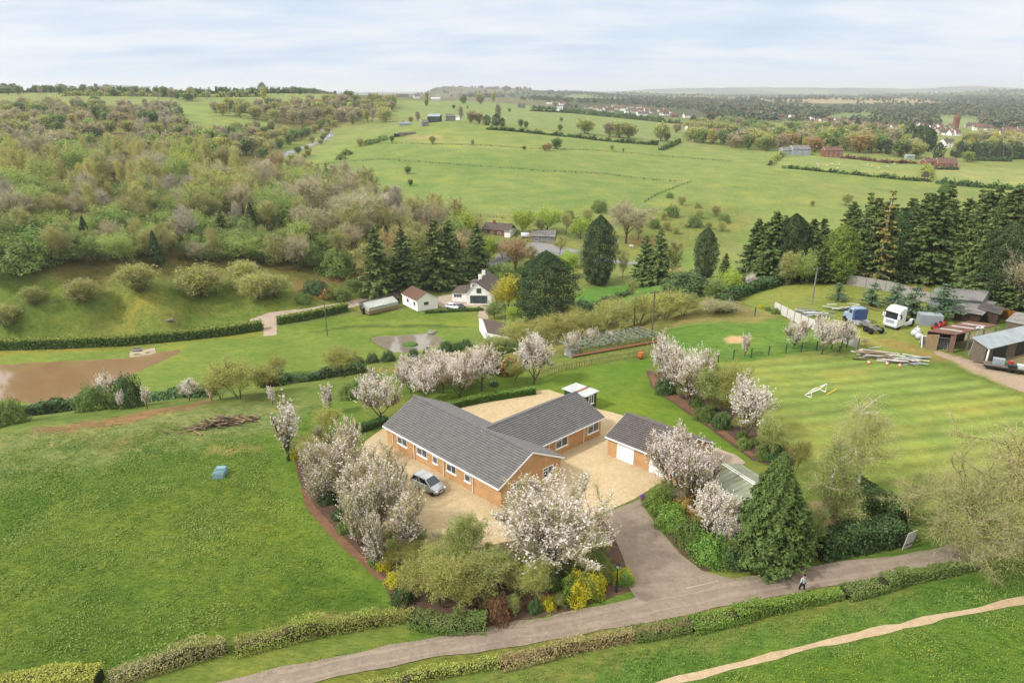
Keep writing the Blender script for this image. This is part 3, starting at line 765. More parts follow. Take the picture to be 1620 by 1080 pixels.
kind_twiggy('springbush', 2, 5, .08, 3500, .02, 9000, .12, 'twig', 'palegreen', 'bark', 2, 6, .6, 4, .5, stems=3, name='leafy_bush', cat='bush')
# woodland (seen from 180 m and more)
kind_twiggy('wbirch', 4, 12, .26, 1100, .06, 2700, .24, 'twig', 'gold', 'bark_pale', 2, 12, .3, 3, .26, droop=.03, name='birch_tree', fork=.25, fill=.25, vertical=.6)
kind_twiggy('wolive', 4, 9, .16, 2600, .06, 3000, .22, 'twig', 'bud', 'bark', 2, 8, .55, 4, .42, fill=.4, fz=.3, vertical=.5, tl=1.2, name='willow_tree')
kind_twiggy('wbrown', 4, 9, .18, 4000, .06, 1600, .2, 'twig_brown', 'bud_brown', 'bark', 2, 8, .62, 4, .44, fill=.4, fz=.3, vertical=.5, tl=1.2, name='oak_tree', leader=False, fork=.3)
kind_twiggy('wgrey', 2, 10, .2, 3200, .075, 250, .22, 'twig_grey', 'bud_brown', 'bark_pale', 2, 8, .5, 4, .42, name='ash_tree', vertical=.5)
kind_twiggy('wfresh', 3, 9, .16, 700, .06, 5500, .23, 'twig', 'fresh', 'bark', 2, 8, .65, 4, .42, name='hawthorn_tree', leader=False, fz=.3, fill=.4)
kind_twiggy('wmid', 3, 6, .12, 700, .06, 5500, .2, 'twig', 'mid', 'bark', 2, 7, .6, 4, .46, fz=.4, fill=.4, name='hawthorn_tree', leader=False)
kind_twiggy('wlime', 2, 9, .16, 200, .06, 4200, .3, 'twig', 'lime', 'bark', 2, 8, .6, 4, .42, name='maple_tree', leader=False)
kind_twiggy('worange', 1, 10, .18, 2200, .07, 3600, .28, 'twig_brown', 'orange', 'bark', 2, 9, .62, 4, .42, name='beech_tree', leader=False)
kind_twiggy('willow', 1, 9, .22, 400, .06, 9000, .28, 'twig', 'willow', 'bark', 2, 9, .7, 5, .42, droop=.10, name='weeping_willow', fork=.12, fill=.6)
kind_twiggy('wblossom', 2, 6, .1, 500, .06, 2600, .24, 'twig', 'blossom', 'bark', 2, 6, .55, 4, .45, name='blackthorn_tree')
kind_twiggy('wround', 3, 5, .1, 3000, .06, 4200, .2, 'twig', 'bud', 'bark', 2, 7, .7, 4, .5, stems=3, name='willow_tree', fill=.8, fork=.1, fz=.5)
# far (single meshes)
for kk, tmx, bmx, nm, tw, bd in (('fbrown', 'twig_brown', 'bud_brown', 'oak_tree', 1100, 700), ('folive', 'twig', 'bud', 'willow_tree', 700, 1000), ('fmid', 'twig', 'mid', 'hawthorn_tree', 60, 1300), ('ffresh', 'twig', 'fresh', 'maple_tree', 60, 1300), ('fgold', 'twig', 'gold', 'birch_tree', 300, 1100), ('fgrey', 'twig_grey', 'bud_brown', 'ash_tree', 1500, 300), ('forange', 'twig_brown', 'orange', 'beech_tree', 300, 800)):
    kind_twiggy(kk, 2, 10, .22, tw, .22, bd, .72, tmx, bmx, 'bark', 1, 9, .65, 5, .42, single=True, fill=.8, fz=.55, name=nm, leader=kk in ('fgold', 'fgrey'), fork=.25)

def kind_conifer(key, n, h, rad, count, size, lmat, shape='cone', bark='bark_dark', single=False, name='cypress_tree', lumps=7, sink=.0):
    """dense evergreen: sprays hung through the outer shell of a lumpy cone or oval"""
    for rng in seeds(key, n):
        cr = MB()
        u = rng.uniform(0, 1, count) ** .85 if shape == 'cone' else rng.uniform(0, 1, count)
        th = rng.uniform(0, 2 * PI, count)
        prof = (1 - u) ** .8 * (.65 + .35 * np.minimum(u * 8, 1)) if shape == 'cone' else np.sqrt(np.clip(1 - (2 * u - .92) ** 2 * .86, .01, 1)) * np.clip((1.02 - u) * 5, 0, 1) ** .5
        ph = rng.uniform(0, 6, 6)
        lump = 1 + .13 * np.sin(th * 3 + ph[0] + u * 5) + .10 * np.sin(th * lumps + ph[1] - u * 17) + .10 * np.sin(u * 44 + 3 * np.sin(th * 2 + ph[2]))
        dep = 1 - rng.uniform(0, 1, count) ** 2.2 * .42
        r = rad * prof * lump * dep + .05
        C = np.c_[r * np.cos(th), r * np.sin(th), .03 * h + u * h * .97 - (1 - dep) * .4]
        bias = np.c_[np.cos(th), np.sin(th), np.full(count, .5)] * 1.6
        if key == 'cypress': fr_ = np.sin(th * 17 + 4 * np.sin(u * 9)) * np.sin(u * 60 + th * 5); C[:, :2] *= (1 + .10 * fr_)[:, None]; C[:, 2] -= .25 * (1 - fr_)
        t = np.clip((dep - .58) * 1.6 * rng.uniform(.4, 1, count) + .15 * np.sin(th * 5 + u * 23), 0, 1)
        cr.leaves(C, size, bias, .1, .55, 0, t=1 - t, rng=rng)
        mb = MB(); mb.tube([(0, 0, -.4), (0, 0, h * .5), (0, 0, h * .9)], [h * .018 + .05, h * .012, .03], 7)
        if single:
            join(cr, mb, 1)
            proto(key, h, [(None, cr.mesh(name, [LM[lmat], M[bark]]))], name, 'tree')
        else:
            proto(key, h, [('trunk', mb.mesh('trunk', M[bark])), ('crown', cr.mesh('crown', [LM[lmat]]))], name, 'tree')
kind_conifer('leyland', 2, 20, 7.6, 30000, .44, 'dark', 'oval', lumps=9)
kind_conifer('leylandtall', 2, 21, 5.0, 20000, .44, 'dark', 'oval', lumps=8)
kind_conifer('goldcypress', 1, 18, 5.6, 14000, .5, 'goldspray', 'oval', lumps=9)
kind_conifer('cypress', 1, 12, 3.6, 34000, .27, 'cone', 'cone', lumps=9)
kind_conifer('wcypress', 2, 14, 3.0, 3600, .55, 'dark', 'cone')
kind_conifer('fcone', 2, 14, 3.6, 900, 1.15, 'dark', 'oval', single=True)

def kind_spruce(key, n, h, rad, lmat, name='spruce_tree', size=.55, tiers=34, nb=8, gap=.12, per=10, bark='bark_dark', clear=.1, pale=False):
    for rng in seeds(key, n):
        cr = MB(); mb = MB()
        mb.tube([(0, 0, -.4), (0, 0, h * .5), (0, 0, h)], [h * .017 + .04, h * .011, .02], 6)
        for k in range(tiers):
            f = clear + (1 - clear) * (k + rng.uniform(-.3, .3)) / tiers
            z = h * min(f, .985); R = rad * (1 - f) ** .75 * rng.uniform(.75, 1.1) + .25
            m = max(4, int(nb * (1.1 - .5 * f)))
            for j in range(m):
                a = rng.uniform(0, 2 * PI); rr = R * rng.uniform(.65, 1.12)
                if rng.uniform() < gap: continue
                s = np.linspace(.12, 1, per)
                droop = -.22 * rr * s ** 1.6 * (1.2 - f) + .10 * rr * s ** 4
                sp = np.c_[np.cos(a) * rr * s, np.sin(a) * rr * s, z + droop]
                side = np.array((-math.sin(a), math.cos(a), 0))
                wd = rr * .26 * (1.1 - s)
                C = np.concatenate((sp + side * wd[:, None] * rng.uniform(.2, 1, (per, 1)), sp - side * wd[:, None] * rng.uniform(.2, 1, (per, 1)), sp))
                C += rng.normal(0, .06, C.shape)
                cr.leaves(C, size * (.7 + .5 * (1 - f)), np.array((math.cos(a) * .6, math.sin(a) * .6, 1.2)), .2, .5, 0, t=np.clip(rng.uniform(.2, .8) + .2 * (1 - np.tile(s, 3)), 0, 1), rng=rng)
                if rng.uniform() < .3: mb.tube([(0, 0, z), sp[-1]], [.03, .01], 3)
        proto(key, h, [('trunk', mb.mesh('trunk', M[bark])), ('crown', cr.mesh('crown', [LM[lmat]]))], name, 'tree')
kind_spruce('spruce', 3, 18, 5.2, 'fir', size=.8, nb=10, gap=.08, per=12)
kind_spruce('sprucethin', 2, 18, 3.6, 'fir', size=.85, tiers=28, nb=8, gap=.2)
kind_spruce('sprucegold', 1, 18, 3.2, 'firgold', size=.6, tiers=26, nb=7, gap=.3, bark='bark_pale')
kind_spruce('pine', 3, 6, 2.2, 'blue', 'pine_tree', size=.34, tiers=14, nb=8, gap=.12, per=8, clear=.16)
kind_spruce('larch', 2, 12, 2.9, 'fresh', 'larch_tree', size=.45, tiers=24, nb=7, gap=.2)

def kind_bush(key, n, r, count, size, lmat, name, squash=.85, mixm=None, mixf=.2, cat='bush'):
    for rng in seeds(key, n):
        cr = MB()
        d = rng.normal(size=(count, 3)); d /= np.linalg.norm(d, axis=1)[:, None]; d[:, 2] = np.abs(d[:, 2]) * 1.05 - .1
        ph = rng.uniform(0, 6, 4)
        th = np.arctan2(d[:, 1], d[:, 0])
        lump = 1 + .14 * np.sin(3 * th + ph[0] + 3 * d[:, 2]) + .12 * np.sin(5 * th + ph[1] - 6 * d[:, 2]) + .08 * np.sin(9 * th + ph[2] + 11 * d[:, 2])
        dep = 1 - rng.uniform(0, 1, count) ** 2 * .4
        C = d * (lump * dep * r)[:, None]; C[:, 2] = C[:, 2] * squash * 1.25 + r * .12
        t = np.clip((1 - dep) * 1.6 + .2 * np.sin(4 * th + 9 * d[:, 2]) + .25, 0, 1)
        mi = 0
        if mixm:
            sel = (np.sin(2 * th + ph[3]) + d[:, 2] * .6 + rng.normal(0, .3, count)) > 1 - 2 * mixf
            cr.leaves(C[sel], size, d[sel] * 1.3, .3, .7, 1, t=t[sel], rng=rng); C, d, t = C[~sel], d[~sel], t[~sel]
        cr.leaves(C, size, d * 1.3, .3, .7, 0, t=t, rng=rng)
        for q in range(5):
            a = q * 1.26; cr.tube([(0, 0, -.2), (math.cos(a) * r * .45, math.sin(a) * r * .45, r * .6)], [.04 * r, .012 * r], 4, 2 if mixm else 1)
        proto(key, r * 1.15, [(None, cr.mesh(name, [LM[lmat]] + ([LM[mixm]] if mixm else []) + [M['bark']]))], name, cat)
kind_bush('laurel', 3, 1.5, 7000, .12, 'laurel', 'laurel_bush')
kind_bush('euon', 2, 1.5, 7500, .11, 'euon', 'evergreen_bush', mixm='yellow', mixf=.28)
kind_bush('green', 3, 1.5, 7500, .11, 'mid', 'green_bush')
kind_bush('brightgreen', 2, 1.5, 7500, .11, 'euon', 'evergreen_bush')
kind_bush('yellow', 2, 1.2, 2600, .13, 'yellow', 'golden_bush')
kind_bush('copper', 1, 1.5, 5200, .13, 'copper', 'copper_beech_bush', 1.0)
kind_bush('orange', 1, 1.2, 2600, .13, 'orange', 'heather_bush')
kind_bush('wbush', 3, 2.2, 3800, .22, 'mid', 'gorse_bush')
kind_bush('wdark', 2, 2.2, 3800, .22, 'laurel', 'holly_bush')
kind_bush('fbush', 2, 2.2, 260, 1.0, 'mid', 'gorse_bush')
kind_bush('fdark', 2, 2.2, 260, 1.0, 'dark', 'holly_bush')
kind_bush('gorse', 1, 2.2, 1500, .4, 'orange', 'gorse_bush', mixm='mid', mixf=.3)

_cnt = [0]
def plant(key, x, y, h, label, group=None, wsc=1., name=None, cat=None, var=None, z=None):
    L = PROTO[key]; _cnt[0] += 1
    h0, parts, nm, ct = L[(_cnt[0] * 7 + int(abs(x) * 3)) % len(L) if var is None else var]
    s = h / h0; rz = random.uniform(0, 2 * PI)
    if key in ('laurel', 'euon', 'green', 'brightgreen', 'yellow', 'copper', 'orange', 'gorse'): wsc *= .74
    loc = (float(x), float(y), float(ground(x, y) if z is None else z) - .03)
    if parts[0][0] is None:
        o = bpy.data.objects.new(name or nm, parts[0][1]); COL.objects.link(o)
        o.location = loc; o.rotation_euler = (0, 0, rz); o.scale = (s * wsc, s * wsc, s)
        return tag(o, label, cat or ct, group)
    t = thing(name or nm, label, cat or ct, loc, rz, group, (s * wsc, s * wsc, s))
    for pn, me in parts:
        o = bpy.data.objects.new(pn, me); COL.objects.link(o); o.parent = t
    return t
def hpx(P, ytop):
    """height of something standing at P whose top is seen at image row ytop"""
    v = (540 - ytop) / FOC
    return CAMH + (-SP + v * CP) / (CP + v * SP) * P[1] - P[2]
NEARB = ('laurel', 'euon', 'green', 'brightgreen', 'yellow', 'copper', 'orange', 'olivebush', 'springbush', 'brownbush')
def plantpx(key, px, py, ytop, label, group=None, wsc=1., **k):
    P = hit(px, py)
    if key in NEARB:
        R = .55 * WID[key] * wsc * (.74 if key not in ('olivebush', 'springbush', 'brownbush') else .8) * hpx(P, ytop)
        x, y = P[0] * (1 + R / P[1]), P[1] + R; P = np.array((x, y, float(ground(x, y))))
    h = hpx(P, ytop); h *= 1 / (1 + .62 * WID[key] * wsc * (.74 if key in ('laurel', 'euon', 'green', 'brightgreen', 'yellow', 'copper', 'orange') else 1) * (CAMH - P[2]) / P[1])
    return plant(key, P[0], P[1], max(.4, h), label, group, wsc, **k)

def hedge(name, pts, w, h, lmat, label, cat='hedge', group=None, size=.16, dens=60, rag=.06, top=None, twigs=None, core=.78):
    """clipped or ragged hedge following the ground along pts (world xy or px)"""
    P = np.array([p[:2] for p in pts], float)
    # resample
    d = np.r_[0, np.cumsum(np.linalg.norm(np.diff(P, axis=0), axis=1))]; L = d[-1]; n = max(2, int(L / 1.2))
    s = np.linspace(0, L, n + 1); Q = np.c_[np.interp(s, d, P[:, 0]), np.interp(s, d, P[:, 1])]
    zz = ground(Q[:, 0], Q[:, 1]); zs = zz.copy()
    for _ in range(3): zs[1:-1] = (zs[:-2] + zs[1:-1] * 2 + zs[2:]) / 4
    T = np.gradient(Q, axis=0); T /= np.linalg.norm(T, axis=1)[:, None]; Nn = np.c_[-T[:, 1], T[:, 0]]
    hv = h * (1 + rag * 2.2 * vnoise(s / 2.3, s * 0 + 3, 4)); wv = w * (1 + rag * 2 * vnoise(s / 2.9, s * 0 + 7, 6))
    if not np.isscalar(h): hv = h
    mb = MB(); o0 = np.r_[Q[0], zs[0]]
    rings = []
    for i in range(n + 1):
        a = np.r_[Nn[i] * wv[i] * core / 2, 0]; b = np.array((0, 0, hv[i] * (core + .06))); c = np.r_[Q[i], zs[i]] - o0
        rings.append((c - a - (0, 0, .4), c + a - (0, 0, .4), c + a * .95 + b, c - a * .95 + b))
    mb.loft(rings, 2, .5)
    cnt = int(L * (w + 2 * h) * dens * 1.6); size = size * 1.45
    u = RNG.uniform(0, L, cnt); i = np.clip((u / L * n).astype(int), 0, n - 1); f = (u / L * n - i)[:, None]
    c = np.c_[Q[i] * (1 - f) + Q[i + 1] * f, zs[i] * (1 - f[:, 0]) + zs[i + 1] * f[:, 0]] - o0
    N3 = np.c_[Nn[i], np.zeros(cnt)]
    k = RNG.uniform(0, w + 2 * h, cnt); onT = k < w; sd = np.where((k - w) < h, 1., -1.)
    jit = RNG.normal(0, size * .42, (cnt, 3))
    posT = c + N3 * ((k / w - .5) * wv[i])[:, None] + np.c_[np.zeros((cnt, 2)), hv[i]]
    posS = c + N3 * (sd * wv[i] * .5)[:, None] + np.c_[np.zeros((cnt, 2)), RNG.uniform(0, 1, cnt) * hv[i]]
    C = np.where(onT[:, None], posT, posS) + jit
    bias = np.where(onT[:, None], np.array((0, 0, 1.6)), N3 * sd[:, None] * 1.4 + np.array((0, 0, .3)))
    tt = np.clip(.5 + .35 * vnoise(u / 1.3, k * 2, 12), 0, 1)
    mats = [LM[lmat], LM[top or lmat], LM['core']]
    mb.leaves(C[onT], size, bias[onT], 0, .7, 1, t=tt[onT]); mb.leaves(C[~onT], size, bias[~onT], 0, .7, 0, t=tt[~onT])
    if twigs:
        m = int(L * twigs[1]); mats.append(LM[twigs[0]])
        u = RNG.uniform(0, L, m); i = np.clip((u / L * n).astype(int), 0, n - 1); f = (u / L * n - i)[:, None]
        A = np.c_[Q[i] * (1 - f) + Q[i + 1] * f, zs[i]] - o0 + np.c_[Nn[i], np.zeros(m)] * RNG.uniform(-.55, .55, (m, 1)) * w
        A[:, 2] += RNG.uniform(.1, .85, m) * h
        E = RNG.normal(0, .6, (m, 3)) + np.array((0, 0, .45)); E /= np.linalg.norm(E, axis=1)[:, None]
        mb.strips(A, A + E * RNG.uniform(.3, 1., (m, 1)) * twigs[2], twigs[3], 3)
    o = mb.build(name, mats); o.location = o0
    return tag(o, label, cat, group)
def hedgepx(name, pts, *a, **k): return hedge(name, [hit(*q) for q in pts], *a, **k)
# ------------------------------------------------------------------ building materials
M['brick'] = None
def brick_mat(name, c1, c2, cm, sc=1., rough=.85):
    m, nt, b = _nodes(name)
    b.inputs['Roughness'].default_value = rough; b.inputs['Specular IOR Level'].default_value = .15
    geo = nt.nodes.new('ShaderNodeTexCoord')
    sp = nt.nodes.new('ShaderNodeSeparateXYZ'); nt.links.new(geo.outputs['Object'], sp.inputs[0])
    ad = _n(nt, 'ShaderNodeMath', operation='SUBTRACT'); nt.links.new(sp.outputs[0], ad.inputs[0]); nt.links.new(sp.outputs[1], ad.inputs[1])
    cbn = nt.nodes.new('ShaderNodeCombineXYZ'); nt.links.new(ad.outputs[0], cbn.inputs[0]); nt.links.new(sp.outputs[2], cbn.inputs[1])
    br = nt.nodes.new('ShaderNodeTexBrick'); nt.links.new(cbn.outputs[0], br.inputs['Vector'])
    br.inputs['Scale'].default_value = sc; br.inputs['Color1'].default_value = c1; br.inputs['Color2'].default_value = c2; br.inputs['Mortar'].default_value = cm
    br.inputs['Brick Width'].default_value = .31; br.inputs['Row Height'].default_value = .075; br.inputs['Mortar Size'].default_value = .006
    c = mixc(nt, 1, br.outputs[0], ramp(nt, noise(nt, 1.1, 5), ((.3, (.86, .86, .84, 1)), (.7, (1.1, 1.08, 1.06, 1)))), 'MULTIPLY')
    nt.links.new(c, b.inputs['Base Color'])
    return m
M['brick'] = brick_mat('orange_brick', S(212, 166, 116, .72), S(198, 148, 98, .72), S(206, 182, 146, .72))
M['redbrick'] = brick_mat('red_brick', S(166, 104, 80), S(148, 88, 66), S(160, 120, 96))
def tile_mat(name, ca, cb, cl):
    m, nt, b = _nodes(name)
    b.inputs['Roughness'].default_value = .7; b.inputs['Specular IOR Level'].default_value = .3
    c = ramp(nt, noise(nt, 1.6, 6, .6), ((.3, ca), (.62, cb)))
    c = mixc(nt, 1, c, ramp(nt, noise(nt, 6, 3, .7), ((.35, (.8, .8, .8, 1)), (.7, (1.2, 1.2, 1.18, 1)))), 'MULTIPLY')
    lich = ramp(nt, noise(nt, 4.5, 6, .7), ((.62, (0, 0, 0, 1)), (.74, (1, 1, 1, 1))))
    bw = nt.nodes.new('ShaderNodeRGBToBW'); nt.links.new(lich, bw.inputs[0])
    mm = _n(nt, 'ShaderNodeMath', operation='MULTIPLY'); mm.inputs[1].default_value = .5; nt.links.new(bw.outputs[0], mm.inputs[0])
    c = mixc(nt, mm.outputs[0], c, cl)
    nt.links.new(c, b.inputs['Base Color'])
    return m
M['tile'] = tile_mat('grey_concrete_tile', S(114, 113, 114), S(130, 129, 129), S(152, 151, 144))
M['tilebrown'] = tile_mat('brown_grey_tile', S(106, 98, 97), S(124, 116, 114), S(140, 134, 124))
M['lipshade'] = mat('tile_lip_shade', S(36, 36, 40), S(48, 48, 50), 5, .9, .1)  # shadow line under each tile course, painted near-black on the lip faces
M['tilered'] = tile_mat('red_brown_tile', S(140, 104, 88), S(120, 90, 78), S(150, 132, 110))
M['tiledark'] = tile_mat('dark_brown_tile', S(96, 84, 78), S(112, 98, 92), S(130, 120, 106))
M['white'] = mat('white_upvc', S(250, 250, 248, .85), S(240, 240, 240, .85), 2, .4, .4)
M['render'] = mat('white_render', S(246, 246, 244, .88), S(234, 234, 230, .88), .8, .85, .15)
M['cream'] = mat('cream_render', S(230, 222, 200, .66), S(214, 206, 184, .66), .8, .85, .15)
M['steel'] = mat('grey_metal_sheet', S(176, 186, 192), S(156, 166, 172), .7, .45, .4)
M['conc'] = mat('grey_concrete', S(166, 164, 158), S(136, 134, 128), 1.2, .9, .1)
M['timber'] = mat('weathered_timber', S(140, 128, 112), S(108, 98, 86), 3, .9, .1, stretch=(4, 4, .4))
M['darktimber'] = mat('dark_timber', S(92, 76, 66), S(68, 56, 50), 3, .9, .1, stretch=(4, 4, .4))
M['orangewood'] = mat('orange_treated_boards', S(196, 140, 66), S(176, 120, 54), 2, .8, .15, stretch=(5, 5, .4))
M['palewood'] = mat('pale_boards', S(176, 152, 118), S(150, 128, 98), 2, .85, .1, stretch=(5, 5, .4))
M['rust'] = mat('rusty_corrugated_iron', S(158, 122, 106), S(130, 100, 88), .6, .85, .2, lo=.3, hi=.7)
M['glass'] = mat('dark_glass', S(70, 84, 90), S(104, 116, 118), .5, .06, .6)
M['glasspale'] = mat('greenhouse_glass', S(206, 216, 216), S(178, 190, 190), 1.2, .12, .6)
M['greenshed'] = mat('green_painted_board', S(74, 96, 80), S(58, 78, 64), 3, .8, .15)
M['steelwhite'] = mat('white_corrugated_sheet', S(222, 226, 226, .66), S(196, 202, 200, .66), .8, .5, .3)
M['greenpale'] = mat('pale_green_boards', S(190, 206, 190), S(170, 188, 172), 2, .8, .15)
M['black'] = mat('black_plastic', S(40, 40, 42), S(52, 52, 54), 3, .5, .3)
M['greenroof'] = mat('mossy_green_sheet_roof', S(164, 170, 146), S(140, 146, 124), .7, .7, .2)
M['fibre'] = mat('grey_fibre_cement', S(150, 148, 144), S(120, 118, 116), .5, .9, .1)
M['darkroof'] = mat('dark_felt', S(86, 82, 80), S(110, 104, 98), .6, .9, .1)

Zv = np.array((0, 0, 1.))
def un(v): v = np.asarray(v, float); return v / np.linalg.norm(v)
def wallframe(P, u, n, org):
    """local (along wall, outwards, up) to the thing's own space"""
    P = np.asarray(P, float) - org; u = np.asarray(u, float); n = np.asarray(n, float)
    return lambda V: P + V[:, :1] * u + V[:, 1:2] * n + V[:, 2:] * Zv
def onwall(px, py, A, B):
    """distance along wall A-B and height seen at image position px,py"""
    d = ray(px, py); A = np.asarray(A, float); u = un((np.asarray(B) - A)[:2]); n = np.array((-u[1], u[0]))
    t = (n @ A[:2]) / (n @ d[:2])
    p = d * t
    return float((p[:2] - A[:2]) @ u), float(CAMH + p[2])

def window(root, fr, a, z0, w, h, bars=1, transom=True, frame='white', glass='glass', sill=True, name='window'):
    f = MB(fr); t = .07
    for x in (a, a + w - t): f.lim(x, x + t, -.04, .05, z0, z0 + h)
    for z in (z0, z0 + h - t): f.lim(a + t, a + w - t, -.04, .05, z, z + t)
    for k in range(bars):
        x = a + w * (k + 1) / (bars + 1); f.lim(x - t / 2, x + t / 2, -.04, .046, z0 + t, z0 + h - t)
    if transom: 
        x1 = a + w / (bars + 1) - t / 2 if bars else a + w - t
        f.lim(a + t, x1, -.04, .043, z0 + h * .66, z0 + h * .66 + t)
    o = f.build(name, M[frame], root)
    g = MB(fr); g.lim(a + t * .5, a + w - t * .5, -.03, .012, z0 + t * .5, z0 + h - t * .5); g.build('pane', M[glass], o)
    if sill:
        q = MB(fr); q.lim(a - .06, a + w + .06, -.03, .11, z0 - .09, z0 - .003); q.build('sill', M[frame], o)
    return o

def tiles(mb, e0, e1, r0, r1, n, lift=.085, th=.1, mi=0, lip=1):
    """a roof slope of n overlapping courses from eave e0-e1 up to ridge r0-r1"""
    e0, e1, r0, r1 = (np.asarray(v, float) for v in (e0, e1, r0, r1))
    nn = un(np.cross(e1 - e0, r0 - e0)); nn = nn if nn[2] > 0 else -nn
    mb.slab([e0, e1, r1, r0] if np.cross(e1 - e0, r0 - e0)[2] > 0 else [e1, e0, r0, r1], th, mi)
    for k in range(n):
        f0, f1 = k / n, (k + 1.04) / n
        f1 = min(f1, 1)
        a0, a1 = e0 + (r0 - e0) * f0, e1 + (r1 - e1) * f0; b0, b1 = e0 + (r0 - e0) * f1, e1 + (r1 - e1) * f1
        up = nn * lift; lo = nn * .004
        mb.quad([a0 + up, a1 + up, b1 + lo, b0 + lo], mi)
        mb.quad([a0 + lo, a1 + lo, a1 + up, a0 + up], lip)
        mb.add([a0 + lo, a0 + up, b0 + lo], (0, 1, 2), mi); mb.add([a1 + lo, b1 + lo, a1 + up], (0, 1, 2), mi)

def gable_house(name, label, A, B, C, ze, zr, z0=None, wall='brick', roof='tile', trim='white', oh=.35, og=.15, courses=14, ridge_t=.5, group=None, cat='house', skirt=.6, gut=True, gables=True):
    """A-B front eave line of the roof, C the back eave at B's end (ground plan); parts: wall, roof, bargeboard, gutter"""
    A, B, C = (np.array((p[0], p[1], 0.)) for p in (A, B, C))
    u = un(B - A); v = un(C - B); L = np.linalg.norm(B - A); W = np.linalg.norm(C - B)
    g = float(min(ground(*(q[:2])) for q in (A, B, C, A + C - B, (A + C) / 2))) if z0 is None else z0
    org = np.array((*((A + C) / 2)[:2], g))
    root = thing(name, label, cat, org, 0, group)
    O = A - org + np.array((0, 0, g))
    fr = lambda V: O + V[:, :1] * u + V[:, 1:2] * v + V[:, 2:] * Zv
    w = MB(fr); a0, a1, b0, b1 = og, L - og, oh, W - oh
    rt = W * ridge_t; slope = (zr - ze) / rt; zb = ze - .1
    hb = ze + slope * oh - .13
    prof = [(b0, -skirt), (b1, -skirt), (b1, hb), (rt, zr - .14), (b0, hb)]
    V = [(a0, b, z) for b, z in prof] + [(a1, b, z) for b, z in prof]
    w.add(V, [(0, 1, 6, 5), (1, 2, 7, 6), (2, 3, 8, 7), (3, 4, 9, 8), (4, 0, 5, 9)]); w.F += [np.array([w.n - 10 + i for i in (4, 3, 2, 1, 0)])[None], np.array([w.n - 10 + i for i in (5, 6, 7, 8, 9)])[None]]; w.M += [np.zeros(1, np.int32)] * 2
    w.build('wall', M[wall], root)
    r = MB(fr)
    def sl(bE, sgn):
        e0, e1, r0, r1 = (0, bE, ze), (L, bE, ze), (0, rt, zr), (L, rt, zr)
        q = np.array([e0, e1, r0, r1], float)
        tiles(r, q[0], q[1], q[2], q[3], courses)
    sl(0, 1); sl(W, -1)
    r.tube([(0, rt, zr + .02), (L, rt, zr + .02)], .12, 8, 0)
    ro = r.build('roof', [M[roof], M['lipshade']], root)
    if gables:
        for x in (0, L):
            bb = MB(fr)
            for bE in (0, W):
                s = -1 if x == 0 else 1; x0, x1 = (x - .03, x + .03)
                e, t = np.array((x, bE, ze)), np.array((x, rt, zr))
                dz = np.array((0, 0, .2)); dx = np.array((s * .045, 0, 0))
                V = [e - dz - .0 * dx, e, t - dz, t, e - dz + dx, e + dx, t - dz + dx, t + dx]
                bb.hexa(V)
            bb.build('bargeboard', M[trim], root)
    if gut:
        gt = MB(fr)
        gt.lim(0, L, -.1, .02, ze - .17, ze - .03); gt.lim(0, L, W - .02, W + .1, ze - .17, ze - .03)
        gt.build('gutter', M[trim], root)
    # corner points of the wall faces, for windows: front (b0), right gable (a1), back, left
    Pn = lambda a, b: A + u * a + v * b + np.array((0, 0, g))
    F = {'front': (Pn(a0, b0), u, -np.cross(Zv, u) * (1 if np.cross(Zv, u) @ v > 0 else -1)),
         'right': (Pn(a1, b0), v, un(u - v * (u @ v))), 'left': (Pn(a0, b0), v, -un(u - v * (u @ v)))}
    fr_ = {k: wallframe(p, d, n, org) for k, (p, d, n) in F.items()}
    return root, fr_, F, org, fr, (L, W)

# ------------------------------------------------------------------ the bungalow
EV, RG = 2.45, 4.75
L_, R_, B_ = at(605.7, 672.8, EV), at(789, 773, EV), at(892.4, 722.4, EV)
bung, bf, bF, borg, bfr, (bL, bW) = gable_house('bungalow', 'orange brick bungalow with long grey tiled roofs in a T plan on the gravel drive', L_, R_, B_, EV, RG, 0., oh=.4, og=.12, courses=18)
P0, u0, n0 = bF['front']
for xa, xb, yt, yb, bars in ((629, 644.6, 688, 707, 1), (660, 676.2, 705, 724, 1), (685, 692.6, 718, 733, 0), (707, 722, 732, 750, 1), (735.4, 744.6, 746, 761, 0)):
    a1, _ = onwall(xa, (yt + yb) / 2, P0, P0 + u0); a2, _ = onwall(xb, (yt + yb) / 2 + 6, P0, P0 + u0)
    window(bung, bf['front'], a1, .95, a2 - a1, 1.22 if bars else 1.15, bars)
for px, py in ((621.9, 690), (655.7, 708), (702.6, 735), (748.7, 765)):
    a, _ = onwall(px, py, P0, P0 + u0)
    d = MB(bf['front']); d.tube([(a, .09, 0.05), (a, .09, EV - .3), (a, .36, EV - .12)], .045, 6); d.build('downpipe', M['white'], bung)
# gable windows
window(bung, bf['right'], 1.2, .95, 1.5, 1.2, 1)
window(bung, bf['right'], 5.6, .95, 1.5, 1.2, 1)
# wing, part of the same building
E_, W_, D_ = at(957, 659, EV), at(856.7, 704.6, EV), at(911.8, 619.6, RG - .1)
wu = un((E_ - W_)[:2]); Bk = 2 * D_[:2] - E_[:2]
